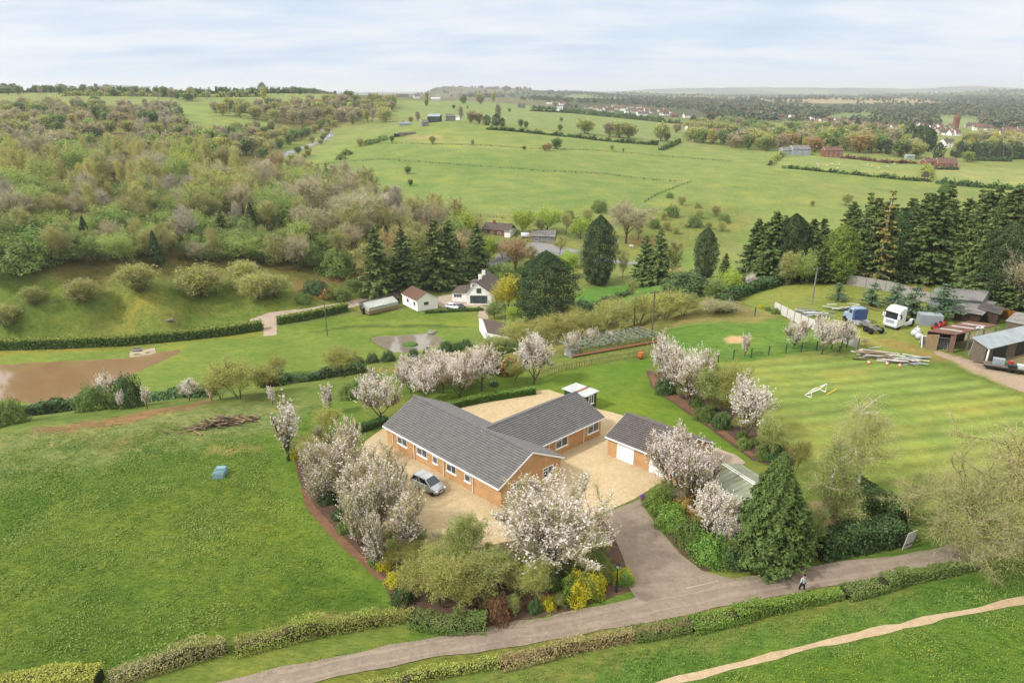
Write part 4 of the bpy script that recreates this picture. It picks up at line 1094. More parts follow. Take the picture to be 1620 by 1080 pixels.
# start the wing on the main ridge line so its roof dies into the back slope
ma, mb_ = at(655.7, 628, RG)[:2], at(843.4, 717.5, RG)[:2]
md = un(mb_ - ma)
def isect(p, d, q, e):
    k = np.linalg.solve(np.array((d, -e)).T, q - p); return p + d * k[0]
wr0 = isect(D_[:2], wu, ma, md)
wing_w = Bk - E_[:2]; Lw = np.linalg.norm(D_[:2] - wr0)
wA = E_[:2] - wu * Lw
tmp, wf, wF, worg, wfr, (wL, wW) = gable_house('wing', 'x', wA, E_[:2], Bk, EV - .05, RG - .1, 0., oh=.4, og=.12, courses=17)
for o in list(tmp.children):
    o.parent = bung; o.location = Vector(worg) - Vector(borg)
    o.name = {'wall': 'wing_wall', 'roof': 'wing_roof', 'bargeboard': 'wing_bargeboard', 'gutter': 'wing_gutter'}[o.name.split('.')[0]]
bpy.data.objects.remove(tmp)
P1, u1, n1 = wF['front']
wfront = wallframe(P1, u1, n1, borg)
for xa, xb, y in ((879, 898, 697), (929.5, 947, 676)):
    a1, _ = onwall(xa, y + 4, P1, P1 + u1); a2, _ = onwall(xb, y - 4, P1, P1 + u1)
    window(bung, wfront, a1, .85, a2 - a1, 1.35, 1)
for px, py in ((867.5, 716), (922.5, 690)):
    a, _ = onwall(px, py, P1, P1 + u1)
    d = MB(wfront); d.tube([(a, .09, 0.05), (a, .09, EV - .3), (a, .36, EV - .14)], .045, 6); d.build('downpipe', M['white'], bung)
# garage
GE = 2.35
gA = at(957.6, 689.6, GE); gC = at(1131.7, 700, GE); gr0, gr1 = at(990.9, 654.8, 4.1), at(1104, 695.6, 4.1)
gu = un((gr1 - gr0)[:2]); gL = np.linalg.norm((gr1 - gr0)[:2]); gB = gA[:2] + gu * gL
gar, gf, gF, gorg, gfr, (gLl, gW) = gable_house('garage', 'detached brick garage with white roller doors and a brown grey tiled roof', gA, gB, gC[:2], GE, 4.1, 0., roof='tilebrown', oh=.35, og=.12, courses=15, cat='garage')
Pg, ug, ng = gF['front']
for xa, xb, y in ((977, 1002, 716), (1028, 1054, 742)):
    a1, _ = onwall(xa, y - 6, Pg, Pg + ug); a2, _ = onwall(xb, y + 8, Pg, Pg + ug)
    d = MB(gf['front']); d.lim(a1 - .05, a2 + .05, -.05, .03, 0.02, 2.12, 1)
    for k in range(14): d.lim(a1, a2, .03, .055, .04 + k * .146, .04 + k * .146 + .128)
    d.build('garage_door', [M['white'], M['render']], gar)
window(gar, gf['right'], gW * .52, .9, 1.1, 1.1, 1)
d = MB(gf['right']); d.tube([(gW - .9, .08, .05), (gW - .9, .08, 2.2)], .045, 6); d.build('downpipe', M['white'], gar)

# small white roofed garden shed behind the wing
def shed(name, label, A, B, C, h0, h1, wallm, roofm, cat='shed', over=.25, th=.07, ribs=0, group=None, z0=None, skirt=.5, rib_m=None):
    """mono-pitch shed: A-B low (front) side, C beyond B at the high side"""
    A, B, C = (np.array((p[0], p[1], 0.)) for p in (A, B, C)); u = un(B - A); v = un(C - B); L = np.linalg.norm(B - A); W = np.linalg.norm(C - B)
    g = float(min(ground(*q[:2]) for q in (A, B, C, A + C - B))) if z0 is None else z0
    org = np.array((*((A + C) / 2)[:2], g)); root = thing(name, label, cat, org, 0, group); O = A - org + np.array((0, 0, g))
    fr = lambda V: O + V[:, :1] * u + V[:, 1:2] * v + V[:, 2:] * Zv
    w = MB(fr); w.hexa([(0, 0, -skirt), (0, 0, h0), (0, W, -skirt), (0, W, h1), (L, 0, -skirt), (L, 0, h0), (L, W, -skirt), (L, W, h1)])
    w.build('wall', M[wallm], root)
    r = MB(fr); k = (h1 - h0) / W; o = over
    q = [(-o, -o, h0 - k * o + th + .003), (L + o, -o, h0 - k * o + th + .003), (L + o, W + o, h1 + k * o + th + .003), (-o, W + o, h1 + k * o + th + .003)]
    r.slab(q, th)
    q = np.array(q)
    for j in range(ribs):
        f = (j + .5) / ribs; a = q[0] + (q[1] - q[0]) * f; b = q[3] + (q[2] - q[3]) * f; dx = np.array((.05, 0, 0)); dz = np.array((0, 0, .035))
        r.hexa([a - dx - dz, a - dx + dz, b - dx - dz, b - dx + dz, a + dx - dz, a + dx + dz, b + dx - dz, b + dx + dz], 1 if rib_m else 0)
    r.build('roof', [M[roofm]] + ([M[rib_m]] if rib_m else []), root)
    return root, fr, (L, W)
sA, sB, sC = at(893, 614, 2.2), at(926, 625.8, 2.2), at(944, 619, 2.2)
root, fr, (L, W) = shed('garden_shed', 'small green shed with a white corrugated roof and a rusty strip behind the bungalow', sA, sB, sC, 2.1, 2.2, 'greenshed', 'steelwhite', ribs=14)
r = MB(fr); r.hexa([(L * .48, -.27, 2.2), (L * .48, -.27, 2.215), (L * .48, W + .27, 2.31), (L * .48, W + .27, 2.325), (L * .62, -.27, 2.2), (L * .62, -.27, 2.215), (L * .62, W + .27, 2.31), (L * .62, W + .27, 2.325)]); r.build('roof_patch', M['rust'], root)
f = MB(lambda V: fr(np.c_[L + .03 + V[:, 1], V[:, 0], V[:, 2]])); window(root, lambda V: fr(np.c_[L + V[:, 1], V[:, 0], V[:, 2]]), W * .3, .8, W * .45, 1.15, 1)
# long green roofed outbuilding right of the garage
q1, q2 = at(1144, 734, 2.7), at(1178, 755.5, 2.7); uu = un((q2 - q1)[:2]); vv = np.array((-uu[1], uu[0]))
lA = q1[:2] - vv * 3.2; lB = lA + uu * 8.5; lC = lB + vv * 5.6
ob, of, oF, oo, ofr, (oL, oW) = gable_house('outbuilding', 'low outbuilding with mossy green sheet roof and white ridge beside the garage', lA, lB, lC, 2.05, 2.7, 0., wall='darktimber', roof='greenroof', trim='darktimber', courses=1, ridge_t=3.2 / 5.6, cat='shed', gut=False)
r = MB(ofr); r.box((3, 3.2, 2.74), (6, .34, .1)); r.build('ridge_cap', M['white'], ob)
r = MB(ofr)
for k in range(16): r.tube([(k * .54 + .1, -.02, 2.09), (k * .54 + .1, 3.1, 2.72)], .035, 4)
r.build('roof_rib', M['greenroof'], ob)
# shelter in the laurel garden
p = at(1333, 812, 2.2)
root, fr, (L, W) = shed('shelter', 'tan felt roofed summerhouse half hidden behind the laurel hedge', p[:2] + (-2.6, -1.4), p[:2] + (1.0, -1.2), p[:2] + (.9, 1.6), 2.0, 2.25, 'darktimber', 'palewood', cat='summerhouse')

# ------------------------------------------------------------------ the white house in the valley
a0 = atd(737.5, 462, 212); b0 = atd(778, 467, 207)
# front gable width runs A-B; the long roof runs back from it
gz = -26.0
fl, frr = at(739, 480, gz), at(777, 480.5, gz)
wv = un((frr - fl)[:2]); back = np.array((-wv[1], wv[0])); Wd = np.linalg.norm((frr - fl)[:2])
back = un((at(772, 426, gz + 6.6) - at(752.8, 448.5, gz + 6.6))[:2])
fl2, fr2 = fl[:2] - wv * .5, frr[:2] + wv * .5
wh, hf, hF, ho, hfr, (hL, hW) = gable_house('white_house', 'white rendered house with brown roofs, chimneys and a glazed front gable in the valley', fr2 + back * 17, fr2, fl2, 3.0, 6.6, gz, wall='render', roof='tiledark', oh=.4, og=.15, courses=12, ridge_t=.58, cat='house')
fw = hf['right']
window(wh, fw, hW * .5 - 1.1, 3.6, 1.5, 1.4, 1, False, 'black', 'glass')
g_ = MB(fw); g_.lim(1.4, hW - 1.9, -.03, .02, .02, 2.5, 0)
o = g_.build('glazed_door', M['glass'], wh)
g_ = MB(fw)
for k in range(5): x = 1.4 + (hW - 3.3) * k / 4; g_.lim(x - .05, x + .05, .02, .06, .02, 2.5)
g_.lim(1.3, hW - 1.8, .02, .07, 2.5, 2.62); g_.build('door_frame', M['black'], o)
for d_, s_ in ((6.2, .9), (11.5, 1.0)):
    c = MB(hfr); c.lim(hL - d_ - .6, hL - d_ + .6, hW / 2 - .5 + .9, hW / 2 + .5 + .9, 4.4, 7.6 + s_ * .4); o = c.build('chimney', M['render'], wh)
    c = MB(hfr)
    for k in (-.25, .25): c.lathe([(.13, 8.0), (.11, 8.5)], (hL - d_ + k, hW / 2 + .9, 0), 8)
    c.build('chimney_pot', M['redbrick'], o)
c = MB(hfr)   # dormer and side wing towards the left
c.hexa([(hL - 8.5, hW - .5, 2.6), (hL - 8.5, hW - .5, 5.4), (hL - 8.5, hW * .55, 2.6), (hL - 8.5, hW * .55, 6.0), (hL - 5.2, hW - .5, 2.6), (hL - 5.2, hW - .5, 5.4), (hL - 5.2, hW * .55, 2.6), (hL - 5.2, hW * .55, 6.0)])
dm = c.build('dormer', M['render'], wh)
c = MB(hfr); c.slab([(hL - 8.8, hW * .5, 6.25), (hL - 4.9, hW * .5, 6.25), (hL - 4.9, hW - .2, 5.6), (hL - 8.8, hW - .2, 5.6)], .14); c.build('dormer_roof', M['tiledark'], dm)
window(wh, lambda V: hfr(np.c_[hL - 5.18 + V[:, 1], hW - .7 - V[:, 0], V[:, 2]]), 0.3, 3.9, 1.6, 1.1, 1, False, 'white', 'glass', False)
c = MB(hfr); c.lim(hL - 9, hL - 3.4, hW - .36, hW + 5.2, -.5, 2.5); sw = c.build('side_wing', M['render'], wh)
c = MB(hfr); 
c.hexa([(hL - 9.3, hW - .3, 2.5), (hL - 9.3, hW - .2, 3.7), (hL - 9.3, hW + 5.5, 2.5), (hL - 7.5, hW + 3.9, 3.8), (hL - 3.1, hW - .3, 2.5), (hL - 3.1, hW - .2, 2.62), (hL - 3.1, hW + 5.5, 2.5), (hL - 5.2, hW + 3.9, 3.8)]); c.build('side_roof', M['tiledark'], sw)
window(wh, lambda V: hfr(np.c_[hL - 3.4 + V[:, 1], hW + 4.6 - V[:, 0], V[:, 2]]), 0., 1., 2.6, 1.1, 2, False, 'white', 'glass', False)
# white outbuilding with red-brown roof
q1, q2 = at(661, 490, gz), at(693, 485, gz); wv = un((q2 - q1)[:2]); back = un((at(646, 450, gz + 4.9) - at(676, 464, gz + 4.9))[:2])
q1, q2 = q1[:2] - wv * .3, q2[:2] + wv * .3
wo, wf2, wF2, w2, wfr2, (w2L, w2W) = gable_house('white_outbuilding', 'long white outbuilding with red brown tiled roof beside the valley drive', q2 + back * 10.5, q2, q1, 2.8, 4.9, gz, wall='render', roof='tilered', oh=.3, og=.15, courses=10, cat='outbuilding')
window(wo, wf2['right'], w2W * .42, 1.1, 1.5, 1., 1, False, 'black', 'glass', False)
for a_ in (1.5, 6.):
    window(wo, lambda V, a_=a_: wfr2(np.c_[w2L - a_ - V[:, 0], w2W - .3 + V[:, 1], V[:, 2]]), 0, .9, 1.1, 1.1, 0, False, 'black', 'glass', False)
# dark timber shed and glasshouse
q1, q2, q3 = at(567, 493, gz), at(593, 490, gz), at(640, 478, gz)
root, fr, _ = shed('timber_shed', 'long dark timber shed with grey felt roof behind the glasshouse', at(574, 494, gz), at(632, 477, gz), at(626, 470, gz), 2.1, 2.4, 'darktimber', 'darkroof')
q1, q2 = at(584, 496, gz), at(630, 485, gz); uu = un((q2 - q1)[:2]); vv = np.array((-uu[1], uu[0]))
Lg = np.linalg.norm((q2 - q1)[:2]); org = np.array((*q1[:2], gz))
root = thing('glasshouse', 'long cream framed lean-to glasshouse in front of the timber shed', 'greenhouse', org)
fr = lambda V: V[:, :1] * np.r_[uu, 0] + V[:, 1:2] * np.r_[vv, 0] + V[:, 2:] * Zv
g_ = MB(fr); g_.hexa([(0, 0, .7), (0, 0, 1.7), (0, 3., .7), (0, 3, 2.7), (Lg, 0, .7), (Lg, 0, 1.7), (Lg, 3, .7), (Lg, 3, 2.7)]); g_.build('glazing', M['glasspale'], root)
g_ = MB(fr); g_.lim(-.05, Lg + .05, -.06, 3.05, -.4, .7); g_.build('plinth', M['palewood'], root)
g_ = MB(fr)
nb = 13
for k in range(nb + 1):
    x = Lg * k / nb; g_.lim(x - .06, x + .06, -.05, .02, .7, 1.7)
    g_.hexa([(x - .05, -.02, 1.7), (x - .05, -.02, 1.78), (x - .05, 3, 2.72), (x - .05, 3, 2.8), (x + .05, -.02, 1.7), (x + .05, -.02, 1.78), (x + .05, 3, 2.72), (x + .05, 3, 2.8)])
g_.lim(-.06, Lg + .06, -.08, -.02, 1.66, 1.76); g_.lim(-.06, Lg + .06, 2.95, 3.05, 2.72, 2.84); g_.build('glazing_bar', M['cream'], root)
# tiny white shed on the bank
q1, q2 = hit(758.5, 533), hit(770, 538.5); uu = un((q2 - q1)[:2]); vv = np.array((-uu[1], uu[0])); vv = un(vv + .9 * uu)
ts, tf, tF, to_, tfr, (tL, tW) = gable_house('white_shed', 'tiny white gabled shed with a dark roof on the bank beyond the pond', q2[:2] + uu * .5 + vv * 7, q2[:2] + uu * .5, q1[:2] - uu * .6, 2.6, 4.2, float(q2[2]) - .2, wall='render', roof='tiledark', oh=.2, og=.1, courses=6, cat='shed', gut=False)
for k in (.9, 2.1): window(ts, tf['right'], k, .9, .5, .9, 0, False, 'black', 'glass', False)
# ------------------------------------------------------------------ buildings further off
def simple_house(name, label, px, py, wpx, depth, he, hr, ang=0., wall='render', roof='tiledark', group=None, cat='house', nwin=3, parts=True, chim=True, hip=0., win='glass', z=None, courses=6):
    """house standing where px,py meets the ground, wpx wide in the photo; its long side faces the camera turned by ang"""
    P = hit(px, py); dist = math.hypot(P[1], CAMH - P[2]); 
    Lh = wpx / FOC * P[1] * 1.02 / max(.4, math.cos(ang))
    u = np.array((math.cos(ang), math.sin(ang))); v = np.array((-u[1], u[0]))
    A = P[:2] - u * Lh / 2; B = A + u * Lh; C = B + v * depth
    if parts:
        r, f, F, org, fr, (L, W) = gable_house(name, label, A, B, C, he, hr, z, wall=wall, roof=roof, courses=courses, group=group, cat=cat, gut=False, oh=.3)
        for k in range(nwin):
            a = L * (k + .5) / nwin - .7
            for z0 in ((.9, 3.3) if he > 4.4 else (.9,)): window(r, f['front'], a, z0, 1.4, 1.2, 1, False, 'white', win, False)
        if chim:
            c = MB(fr); c.lim(L * .3, L * .3 + .9, W / 2 - .45, W / 2 + .45, hr - .8, hr + 1.2); c.build('chimney', M['redbrick'], r)
        return r, f, fr, L, W
    g = float(ground(*P[:2])); org = np.array((P[0], P[1], g)); m = MB()
    h = lambda a, b, z: np.r_[(-u * Lh / 2 + u * a + v * b), z]
    m.add([h(0, 0, -1), h(Lh, 0, -1), h(Lh, depth, -1), h(0, depth, -1), h(0, 0, he), h(Lh, 0, he), h(Lh, depth, he), h(0, depth, he), h(hip, depth / 2, hr), h(Lh - hip, depth / 2, hr)],
          [(0, 1, 5, 4), (1, 2, 6, 5), (2, 3, 7, 6), (3, 0, 4, 7)], 0)
    k = m.n - 10
    o_ = .35
    rv = [h(-o_, -o_, he - .1), h(Lh + o_, -o_, he - .1), h(Lh + o_, depth + o_, he - .1), h(-o_, depth + o_, he - .1), h(hip - o_, depth / 2, hr), h(Lh - hip + o_, depth / 2, hr)]
    m.add(rv, [(0, 1, 5, 4), (2, 3, 4, 5)], 1); m.F += [np.array([[m.n - 6 + 1, m.n - 6 + 2, m.n - 6 + 5]]), np.array([[m.n - 6 + 3, m.n - 6, m.n - 6 + 4]])]; m.M += [np.array([0 if hip == 0 else 1], np.int32)] * 2
    nw = max(2, int(Lh / 3))
    for k in range(nw):
        for z0 in ((.8, 3.2) if he > 4.2 else (.8,)):
            c = h(Lh * (k + .5) / nw, -.04, z0 + .6); m.box(c, (1.3, .1, 1.2), ang, 2)
    if chim: c = h(Lh * .25, depth / 2, hr + .2); m.box(c, (.9, .9, 2.2), ang, 3)
    o = m.build(name, [M[wall], M[roof], M['glass'], M['redbrick']]); o.location = org
    return tag(o, label, cat, group)

simple_house('bungalow', 'brown roofed low bungalow beside the valley road below the big hill', 783, 372, 44, 9, 2.6, 4.8, -.35, 'redbrick', 'tiledark', nwin=4)
simple_house('shed', 'white lean-to with a curved roof at the end of the valley bungalow', 802, 376, 10, 8, 2.6, 3.4, -.35, 'render', 'steel', nwin=0, chim=False, cat='shed', courses=2)
simple_house('workshop', 'low grey blockwork workshop with a flat hipped roof near the valley road', 858, 384, 38, 12, 2.8, 4.4, -.12, 'conc', 'fibre', nwin=2, chim=False, cat='workshop', courses=2)
P = hit(700, 486)
# hill farm
simple_house('cottage', 'pale green cottage at the left end of the hilltop farm', 641, 199, 18, 7, 2.6, 4.2, .1, 'greenpale', 'steel', nwin=3, cat='cottage')
simple_house('stable_block', 'long low timber stable block with a pale roof on the hill edge', 645, 214, 24, 5, 2.4, 3.2, .75, 'palewood', 'fibre', nwin=3, chim=False, cat='stables', win='black')
simple_house('field_shelter', 'small black field shelter in front of the stable block', 628, 217, 9, 4, 2.6, 3., .2, 'black', 'fibre', nwin=0, chim=False, cat='shelter')
simple_house('barn', 'tall farm barn with a green roof edge and a dark open front on the hilltop', 686, 194, 19, 14, 6, 8, -.05, 'greenshed', 'steel', nwin=0, chim=False, cat='barn', courses=2)
simple_house('barn', 'grey stone barn at the left of the open hilltop barn', 673, 200, 9, 8, 4, 6, .3, 'conc', 'fibre', nwin=1, chim=False, cat='barn', win='black')
simple_house('barn', 'grey stone barn standing apart at the right of the hilltop farm', 713, 192, 14, 8, 4.5, 6.5, .15, 'conc', 'fibre', nwin=1, chim=False, cat='barn', win='black')
simple_house('shed', 'white roofed lean-to beside the right hand hilltop barn', 724, 190, 6, 5, 3, 4, -.2, 'render', 'steelwhite', nwin=0, chim=False, cat='shed')
simple_house('farmhouse', 'white farmhouse among trees on the skyline ridge', 660, 156, 8, 8, 5, 7.5, .3, 'render', 'tiledark', parts=False)
simple_house('barn', 'long white roofed barn on the skyline ridge', 689, 160, 13, 12, 4, 6, 0, 'steelwhite', 'steelwhite', parts=False, chim=False, cat='barn')
simple_house('house', 'grey terrace of houses left of the skyline farmhouse', 636, 154, 18, 8, 4, 7, 0, 'conc', 'tiledark', parts=False)
# far farm on the right
simple_house('barn', 'large grey steel barn with an open bay at the field edge', 1268, 246, 26, 18, 5, 7.5, -.1, 'steel', 'fibre', nwin=1, chim=False, cat='barn', win='black', courses=2)
simple_house('barn', 'low pale grey lean-to barn left of the large steel barn', 1247, 245, 17, 14, 3.5, 5.5, -.1, 'steel', 'fibre', nwin=0, chim=False, cat='barn', courses=2)
simple_house('farmhouse', 'two storey red brick farmhouse behind a low wall', 1318, 249, 27, 9, 5.4, 8.2, -.1, 'redbrick', 'tilered', nwin=4)
simple_house('house', 'small red roofed house between the steel barn and the farmhouse', 1283, 236, 12, 7, 3.4, 6, 0, 'redbrick', 'tilered', nwin=2)
simple_house('bungalow', 'red brick bungalow with a steep gable behind a dark hedge', 1499, 265, 28, 10, 3, 7, -.15, 'redbrick', 'tilered', nwin=3)
simple_house('bungalow', 'orange brick bungalow wing left of the steep gabled one', 1474, 262, 18, 9, 2.8, 5, 0, 'redbrick', 'tilered', nwin=2)
simple_house('garden_shed', 'pale green shed by the hedge of the long field', 1441, 252, 13, 5, 2.6, 3.6, 0, 'greenpale', 'steelwhite', nwin=1, chim=False, cat='shed')
simple_house('house', 'dark timbered house with white gables beyond the tall firs', 1503, 234, 18, 9, 5, 8, .2, 'render', 'tiledark', nwin=3)
simple_house('field_shelter', 'low orange roofed shelter against the tall dark hedge', 1585, 251, 17, 5, 2.2, 3, 0, 'darktimber', 'tilered', nwin=0, chim=False, cat='shelter')
# village houses, one object each
def village(spec, label, group, cols):
    for x0, y0, x1, y1, n, wpx in spec:
        for k in range(n):
            f = (k + .5) / n
            px = x0 + (x1 - x0) * f + random.uniform(-2, 2); py = y0 + (y1 - y0) * f + random.uniform(-2.5, 2.5)
            wl, rf = random.choice(cols)
            simple_house('house', label, px, py, wpx * random.uniform(.7, 1.3), random.uniform(7, 10), random.choice((3., 5.)), random.uniform(6.5, 8.5), random.uniform(-.5, .5), wl, rf, group, parts=False, hip=random.choice((0, 2.)))
wr = [('render', 'tiledark'), ('cream', 'tilered'), ('render', 'tilered'), ('cream', 'tiledark'), ('redbrick', 'tilered')]
village([(926, 172, 1066, 184, 22, 7), (950, 168, 1060, 178, 8, 6)], 'pale house in the village row beyond the hill pasture', 'houses of the village row beyond the hill pasture', wr[:4])
village([(1275, 190, 1420, 206, 22, 7), (1180, 182, 1260, 186, 5, 7)], 'brick house among trees in the middle of the valley town', 'houses in the wooded middle of the valley town', wr[2:] + wr[4:])
village([(1415, 208, 1520, 214, 22, 7), (1440, 202, 1510, 206, 9, 7), (1530, 203, 1570, 208, 8, 8)], 'pale house in the terraces near the church tower', 'houses near the church tower', wr)
village([(1575, 213, 1640, 220, 14, 8), (1590, 208, 1640, 211, 7, 8)], 'house in the terraces at the right edge of the town', 'houses at the right edge of the town', wr)
for px, py, wp, wl, rf, lb in ((1018, 184, 17, 'render', 'tiledark', 'big white house with several gables in the village row'), (1090, 187, 14, 'render', 'tiledark', 'long white house left of the two round dark trees'), (1094, 209, 11, 'render', 'tiledark', 'white cottage at the corner of the hill pasture'), (1127, 214, 20, 'cream', 'tilered', 'cream house with red roof behind the field hedge'), (1164, 203, 20, 'cream', 'tiledark', 'buff house with grey roof among bare trees'),
                              (1068, 186, 10, 'redbrick', 'tilered', 'red brick house at the end of the village row'), (868, 165, 8, 'render', 'tiledark', 'white house alone at the left of the village'), (890, 167, 9, 'render', 'tilered', 'white house with red roof at the left of the village'), (825, 171, 11, 'conc', 'tiledark', 'low grey farm building in the far hedged fields'), (885, 176, 8, 'render', 'steel', 'small white barn in the far hedged fields')):
    simple_house('house', lb, px, py, wp, 9, 4.6, 7.6, random.uniform(-.3, .3), wl, rf, parts=False)
simple_house('industrial_unit', 'white industrial unit in the town beyond the fir trees', 1455, 194, 16, 20, 6, 7, 0, 'steelwhite', 'steelwhite', parts=False, chim=False, cat='building')
simple_house('greenhouse', 'long white glasshouse far out in the woods', 1172, 167, 9, 40, 4, 5, .2, 'steelwhite', 'steelwhite', parts=False, chim=False, cat='greenhouse')
# church tower
P = hit(1511, 203); t = MB(); t.box((0, 0, 7), (7, 7, 16)); t.box((0, 0, 15.3), (7.8, 7.8, .8)); t.add([(-3, -3, 15.7), (3, -3, 15.7), (3, 3, 15.7), (-3, 3, 15.7), (0, 0, 25)], [(0, 1, 4), (1, 2, 4), (2, 3, 4), (3, 0, 4)]); t.box((0, -3.55, 11), (1.6, .2, 3), mi=1)
for k in (-3.4, 3.4):
    for j in (-3.4, 3.4): t.box((k, j, 16.4), (.9, .9, 1.8))
tag(t.build('church_tower', [M['redbrick'], M['black']], loc=P), 'red brown church tower with a pointed cap in the far town', 'church tower')
# masts
for px, py, ty, lb in ((637, 150, 136, 'thin mast on the skyline left of the big hill'),):
    P = hit(px, py); h = 24; t = MB(); t.tube([(0, 0, -1), (0, 0, h)], [.5, .2], 5)
    for k in range(4): t.box((0, 0, h - 2 - 2 * k), (2.2, .3, .3))
    tag(t.build('mast', M['steel'], loc=P), lb, 'mast')

# ------------------------------------------------------------------ yard on the right
def post_fence(name, label, pts, h, panel, post=None, cat='fence', every=1.9, th=.05, board=True, pmat='conc', px=True, zoff=0.):
    P = [hit(*q) for q in pts] if px else [np.array((*p[:2], float(ground(*p[:2])))) for p in pts]
    root = thing(name, label, cat, P[0]); o0 = P[0]
    segs = []
    for a, b in zip(P[:-1], P[1:]):
        L = np.linalg.norm((b - a)[:2]); n = max(1, round(L / every))
        for k in range(n): segs.append((a + (b - a) * k / n, a + (b - a) * (k + 1) / n))
    pan = [panel] if isinstance(panel, str) else panel
    mb = {p: MB() for p in pan}
    for k, (a, b) in enumerate(segs):
        a = np.array((a[0], a[1], float(ground(a[0], a[1])))) - o0; b = np.array((b[0], b[1], float(ground(b[0], b[1])))) - o0
        n = un(np.array((-(b - a)[1], (b - a)[0], 0))) * th / 2; m = mb[pan[min(k * len(pan) // len(segs), len(pan) - 1)]]
        if board:
            m.hexa([a - n, a - n + (0, 0, h), b - n, b - n + (0, 0, h), a + n, a + n + (0, 0, h), b + n, b + n + (0, 0, h)])
            for q in range(1, 12):
                c = a + (b - a) * q / 12; nn = n * 1.25; d = un(b - a) * .012
                m.hexa([c - d - nn, c - d - nn + (0, 0, h), c + d - nn, c + d - nn + (0, 0, h), c - d + nn, c - d + nn + (0, 0, h), c + d + nn, c + d + nn + (0, 0, h)])
        else:
            for z in np.linspace(.25, h - .1, 4): m.tube([a + (0, 0, z), b + (0, 0, z)], .022, 3)
    for p in pan:
        if mb[p].n: mb[p].build('panel' if board else 'wire', M[p], root)
    pm = None
    for k, c in enumerate([s[0] for s in segs] + [segs[-1][1]]):
        c = np.array((c[0], c[1], float(ground(c[0], c[1])))) - o0
        if pm is None:
            q = MB(); q.box((0, 0, h / 2 - .1), (.13, .13, h + .35)); pm = q.mesh('post', M[pmat])
        o = bpy.data.objects.new('post', pm); COL.objects.link(o); o.parent = root; o.location = c
    return root
M['mesh'] = mat('green_wire', S(70, 92, 76), S(60, 80, 66), 3, .6, .3)
M['greypanel'] = mat('silvered_boards', S(232, 228, 220, .7), S(212, 206, 198, .7), 2, .85, .1, stretch=(5, 5, .4))
M['brownpanel'] = mat('red_brown_boards', S(176, 126, 98), S(150, 104, 80), 2, .85, .1, stretch=(5, 5, .4))
post_fence('panel_fence', 'long silver grey panel fence with concrete posts below the fir wood', [(1290, 444), (1324, 447), (1400, 460), (1484, 484)], 2.1, ['brownpanel'] * 3 + ['greypanel'] * 13)
post_fence('panel_fence', 'bright orange and tan board fence at the right behind the sheds', [(1559, 497), (1580, 503), (1600, 509), (1650, 522)], 2., ['orangewood', 'orangewood', 'palewood', 'palewood'], pmat='orangewood')
post_fence('panel_fence', 'weathered low board fence between the paddock and the truck yard', [(1224, 491), (1256, 508), (1300, 527), (1357, 552)], 1.7, 'greypanel')
post_fence('post_fence', 'dark green post and wire fence across the edge of the mown field', [(1136, 573), (1160, 569), (1243, 559), (1339, 550)], 1.5, 'mesh', board=False, pmat='greenshed', every=3.0)
post_fence('post_fence', 'thin green wire fence up the left side of the paddock', [(1194, 500), (1165, 492), (1140, 478)], 1.6, 'mesh', board=False, pmat='greenshed', every=5.)

# open shed with a rusty roof
sA, sB, sC = at(1469, 540, 0), at(1511, 556, 0), at(1583, 535, 0)
c0, c1, c2, c3 = at(1468, 523, 3.0), at(1512, 529, 3.0), at(1578, 514, 3.3), at(1532, 508, 3.3)
org = np.array((c0[0], c0[1], 0)); root = thing('open_shed', 'open fronted shed with a rusty corrugated roof and three pale roof strips', 'shed', org)
r = MB(); Q = [c0 - org, c1 - org, c2 - org, c3 - org]; r.slab(Q, .12); 
for k in range(24):
    f = (k + .5) / 24; a = Q[0] + (Q[3] - Q[0]) * f; b = Q[1] + (Q[2] - Q[1]) * f; r.tube([a + (0, 0, .03), b + (0, 0, .03)], .06, 4)
r.build('roof', M['rust'], root)
r = MB()
for f in (.22, .5, .76):
    a = Q[0] + (Q[3] - Q[0]) * f; b = Q[1] + (Q[2] - Q[1]) * f; d = (Q[3] - Q[0]) * .018; a = a + (b - a) * .12; b = b - (b - a) * .12
    r.slab([a - d + (0, 0, .12), b - d + (0, 0, .12), b + d + (0, 0, .12), a + d + (0, 0, .12)], .1)
r.build('roof_light', M['steelwhite'], root)
r = MB(); 
for i_ in (0, 3): pass
w_ = [q * (1, 1, 0) for q in Q]
r.hexa([w_[0] + (0, 0, -.2), w_[0] + (0, 0, 2.8), w_[3] + (0, 0, -.2), w_[3] + (0, 0, 3.1), w_[0] + (.1, .1, -.2), w_[0] + (.1, .1, 2.8), w_[3] + (.1, .1, -.2), w_[3] + (.1, .1, 3.1)]); r.build('back_wall', M['darktimber'], root)
for f in (0, .35, .7, 1):
    r = MB(); p = w_[1] + (w_[2] - w_[1]) * f; r.box(p + (0, 0, 1.4), (.2, .2, 3)); r.build('post', M['rust' if f == 0 else 'conc'], root)
r = MB(); p0, p1 = w_[0], w_[1]; d = un((p1 - p0)[:2]); 
r.hexa([p0 + (0, 0, -.1), p0 + (0, 0, 2.4), p0 + (p1 - p0) * .45 + (0, 0, -.1), p0 + (p1 - p0) * .45 + (0, 0, 2.6), p0 + (.1, .1, -.1), p0 + (.1, .1, 2.4), p0 + (p1 - p0) * .45 + (.1, .1, -.1), p0 + (p1 - p0) * .45 + (.1, .1, 2.6)]); r.build('front_panel', M['palewood'], root)
r = MB(); r.box(p1 - (p1 - p0) * .06 + (0, -.05, 1.35), (.7, .14, 2.7), math.atan2(d[1], d[0])); r.build('door', M['rust'], root)
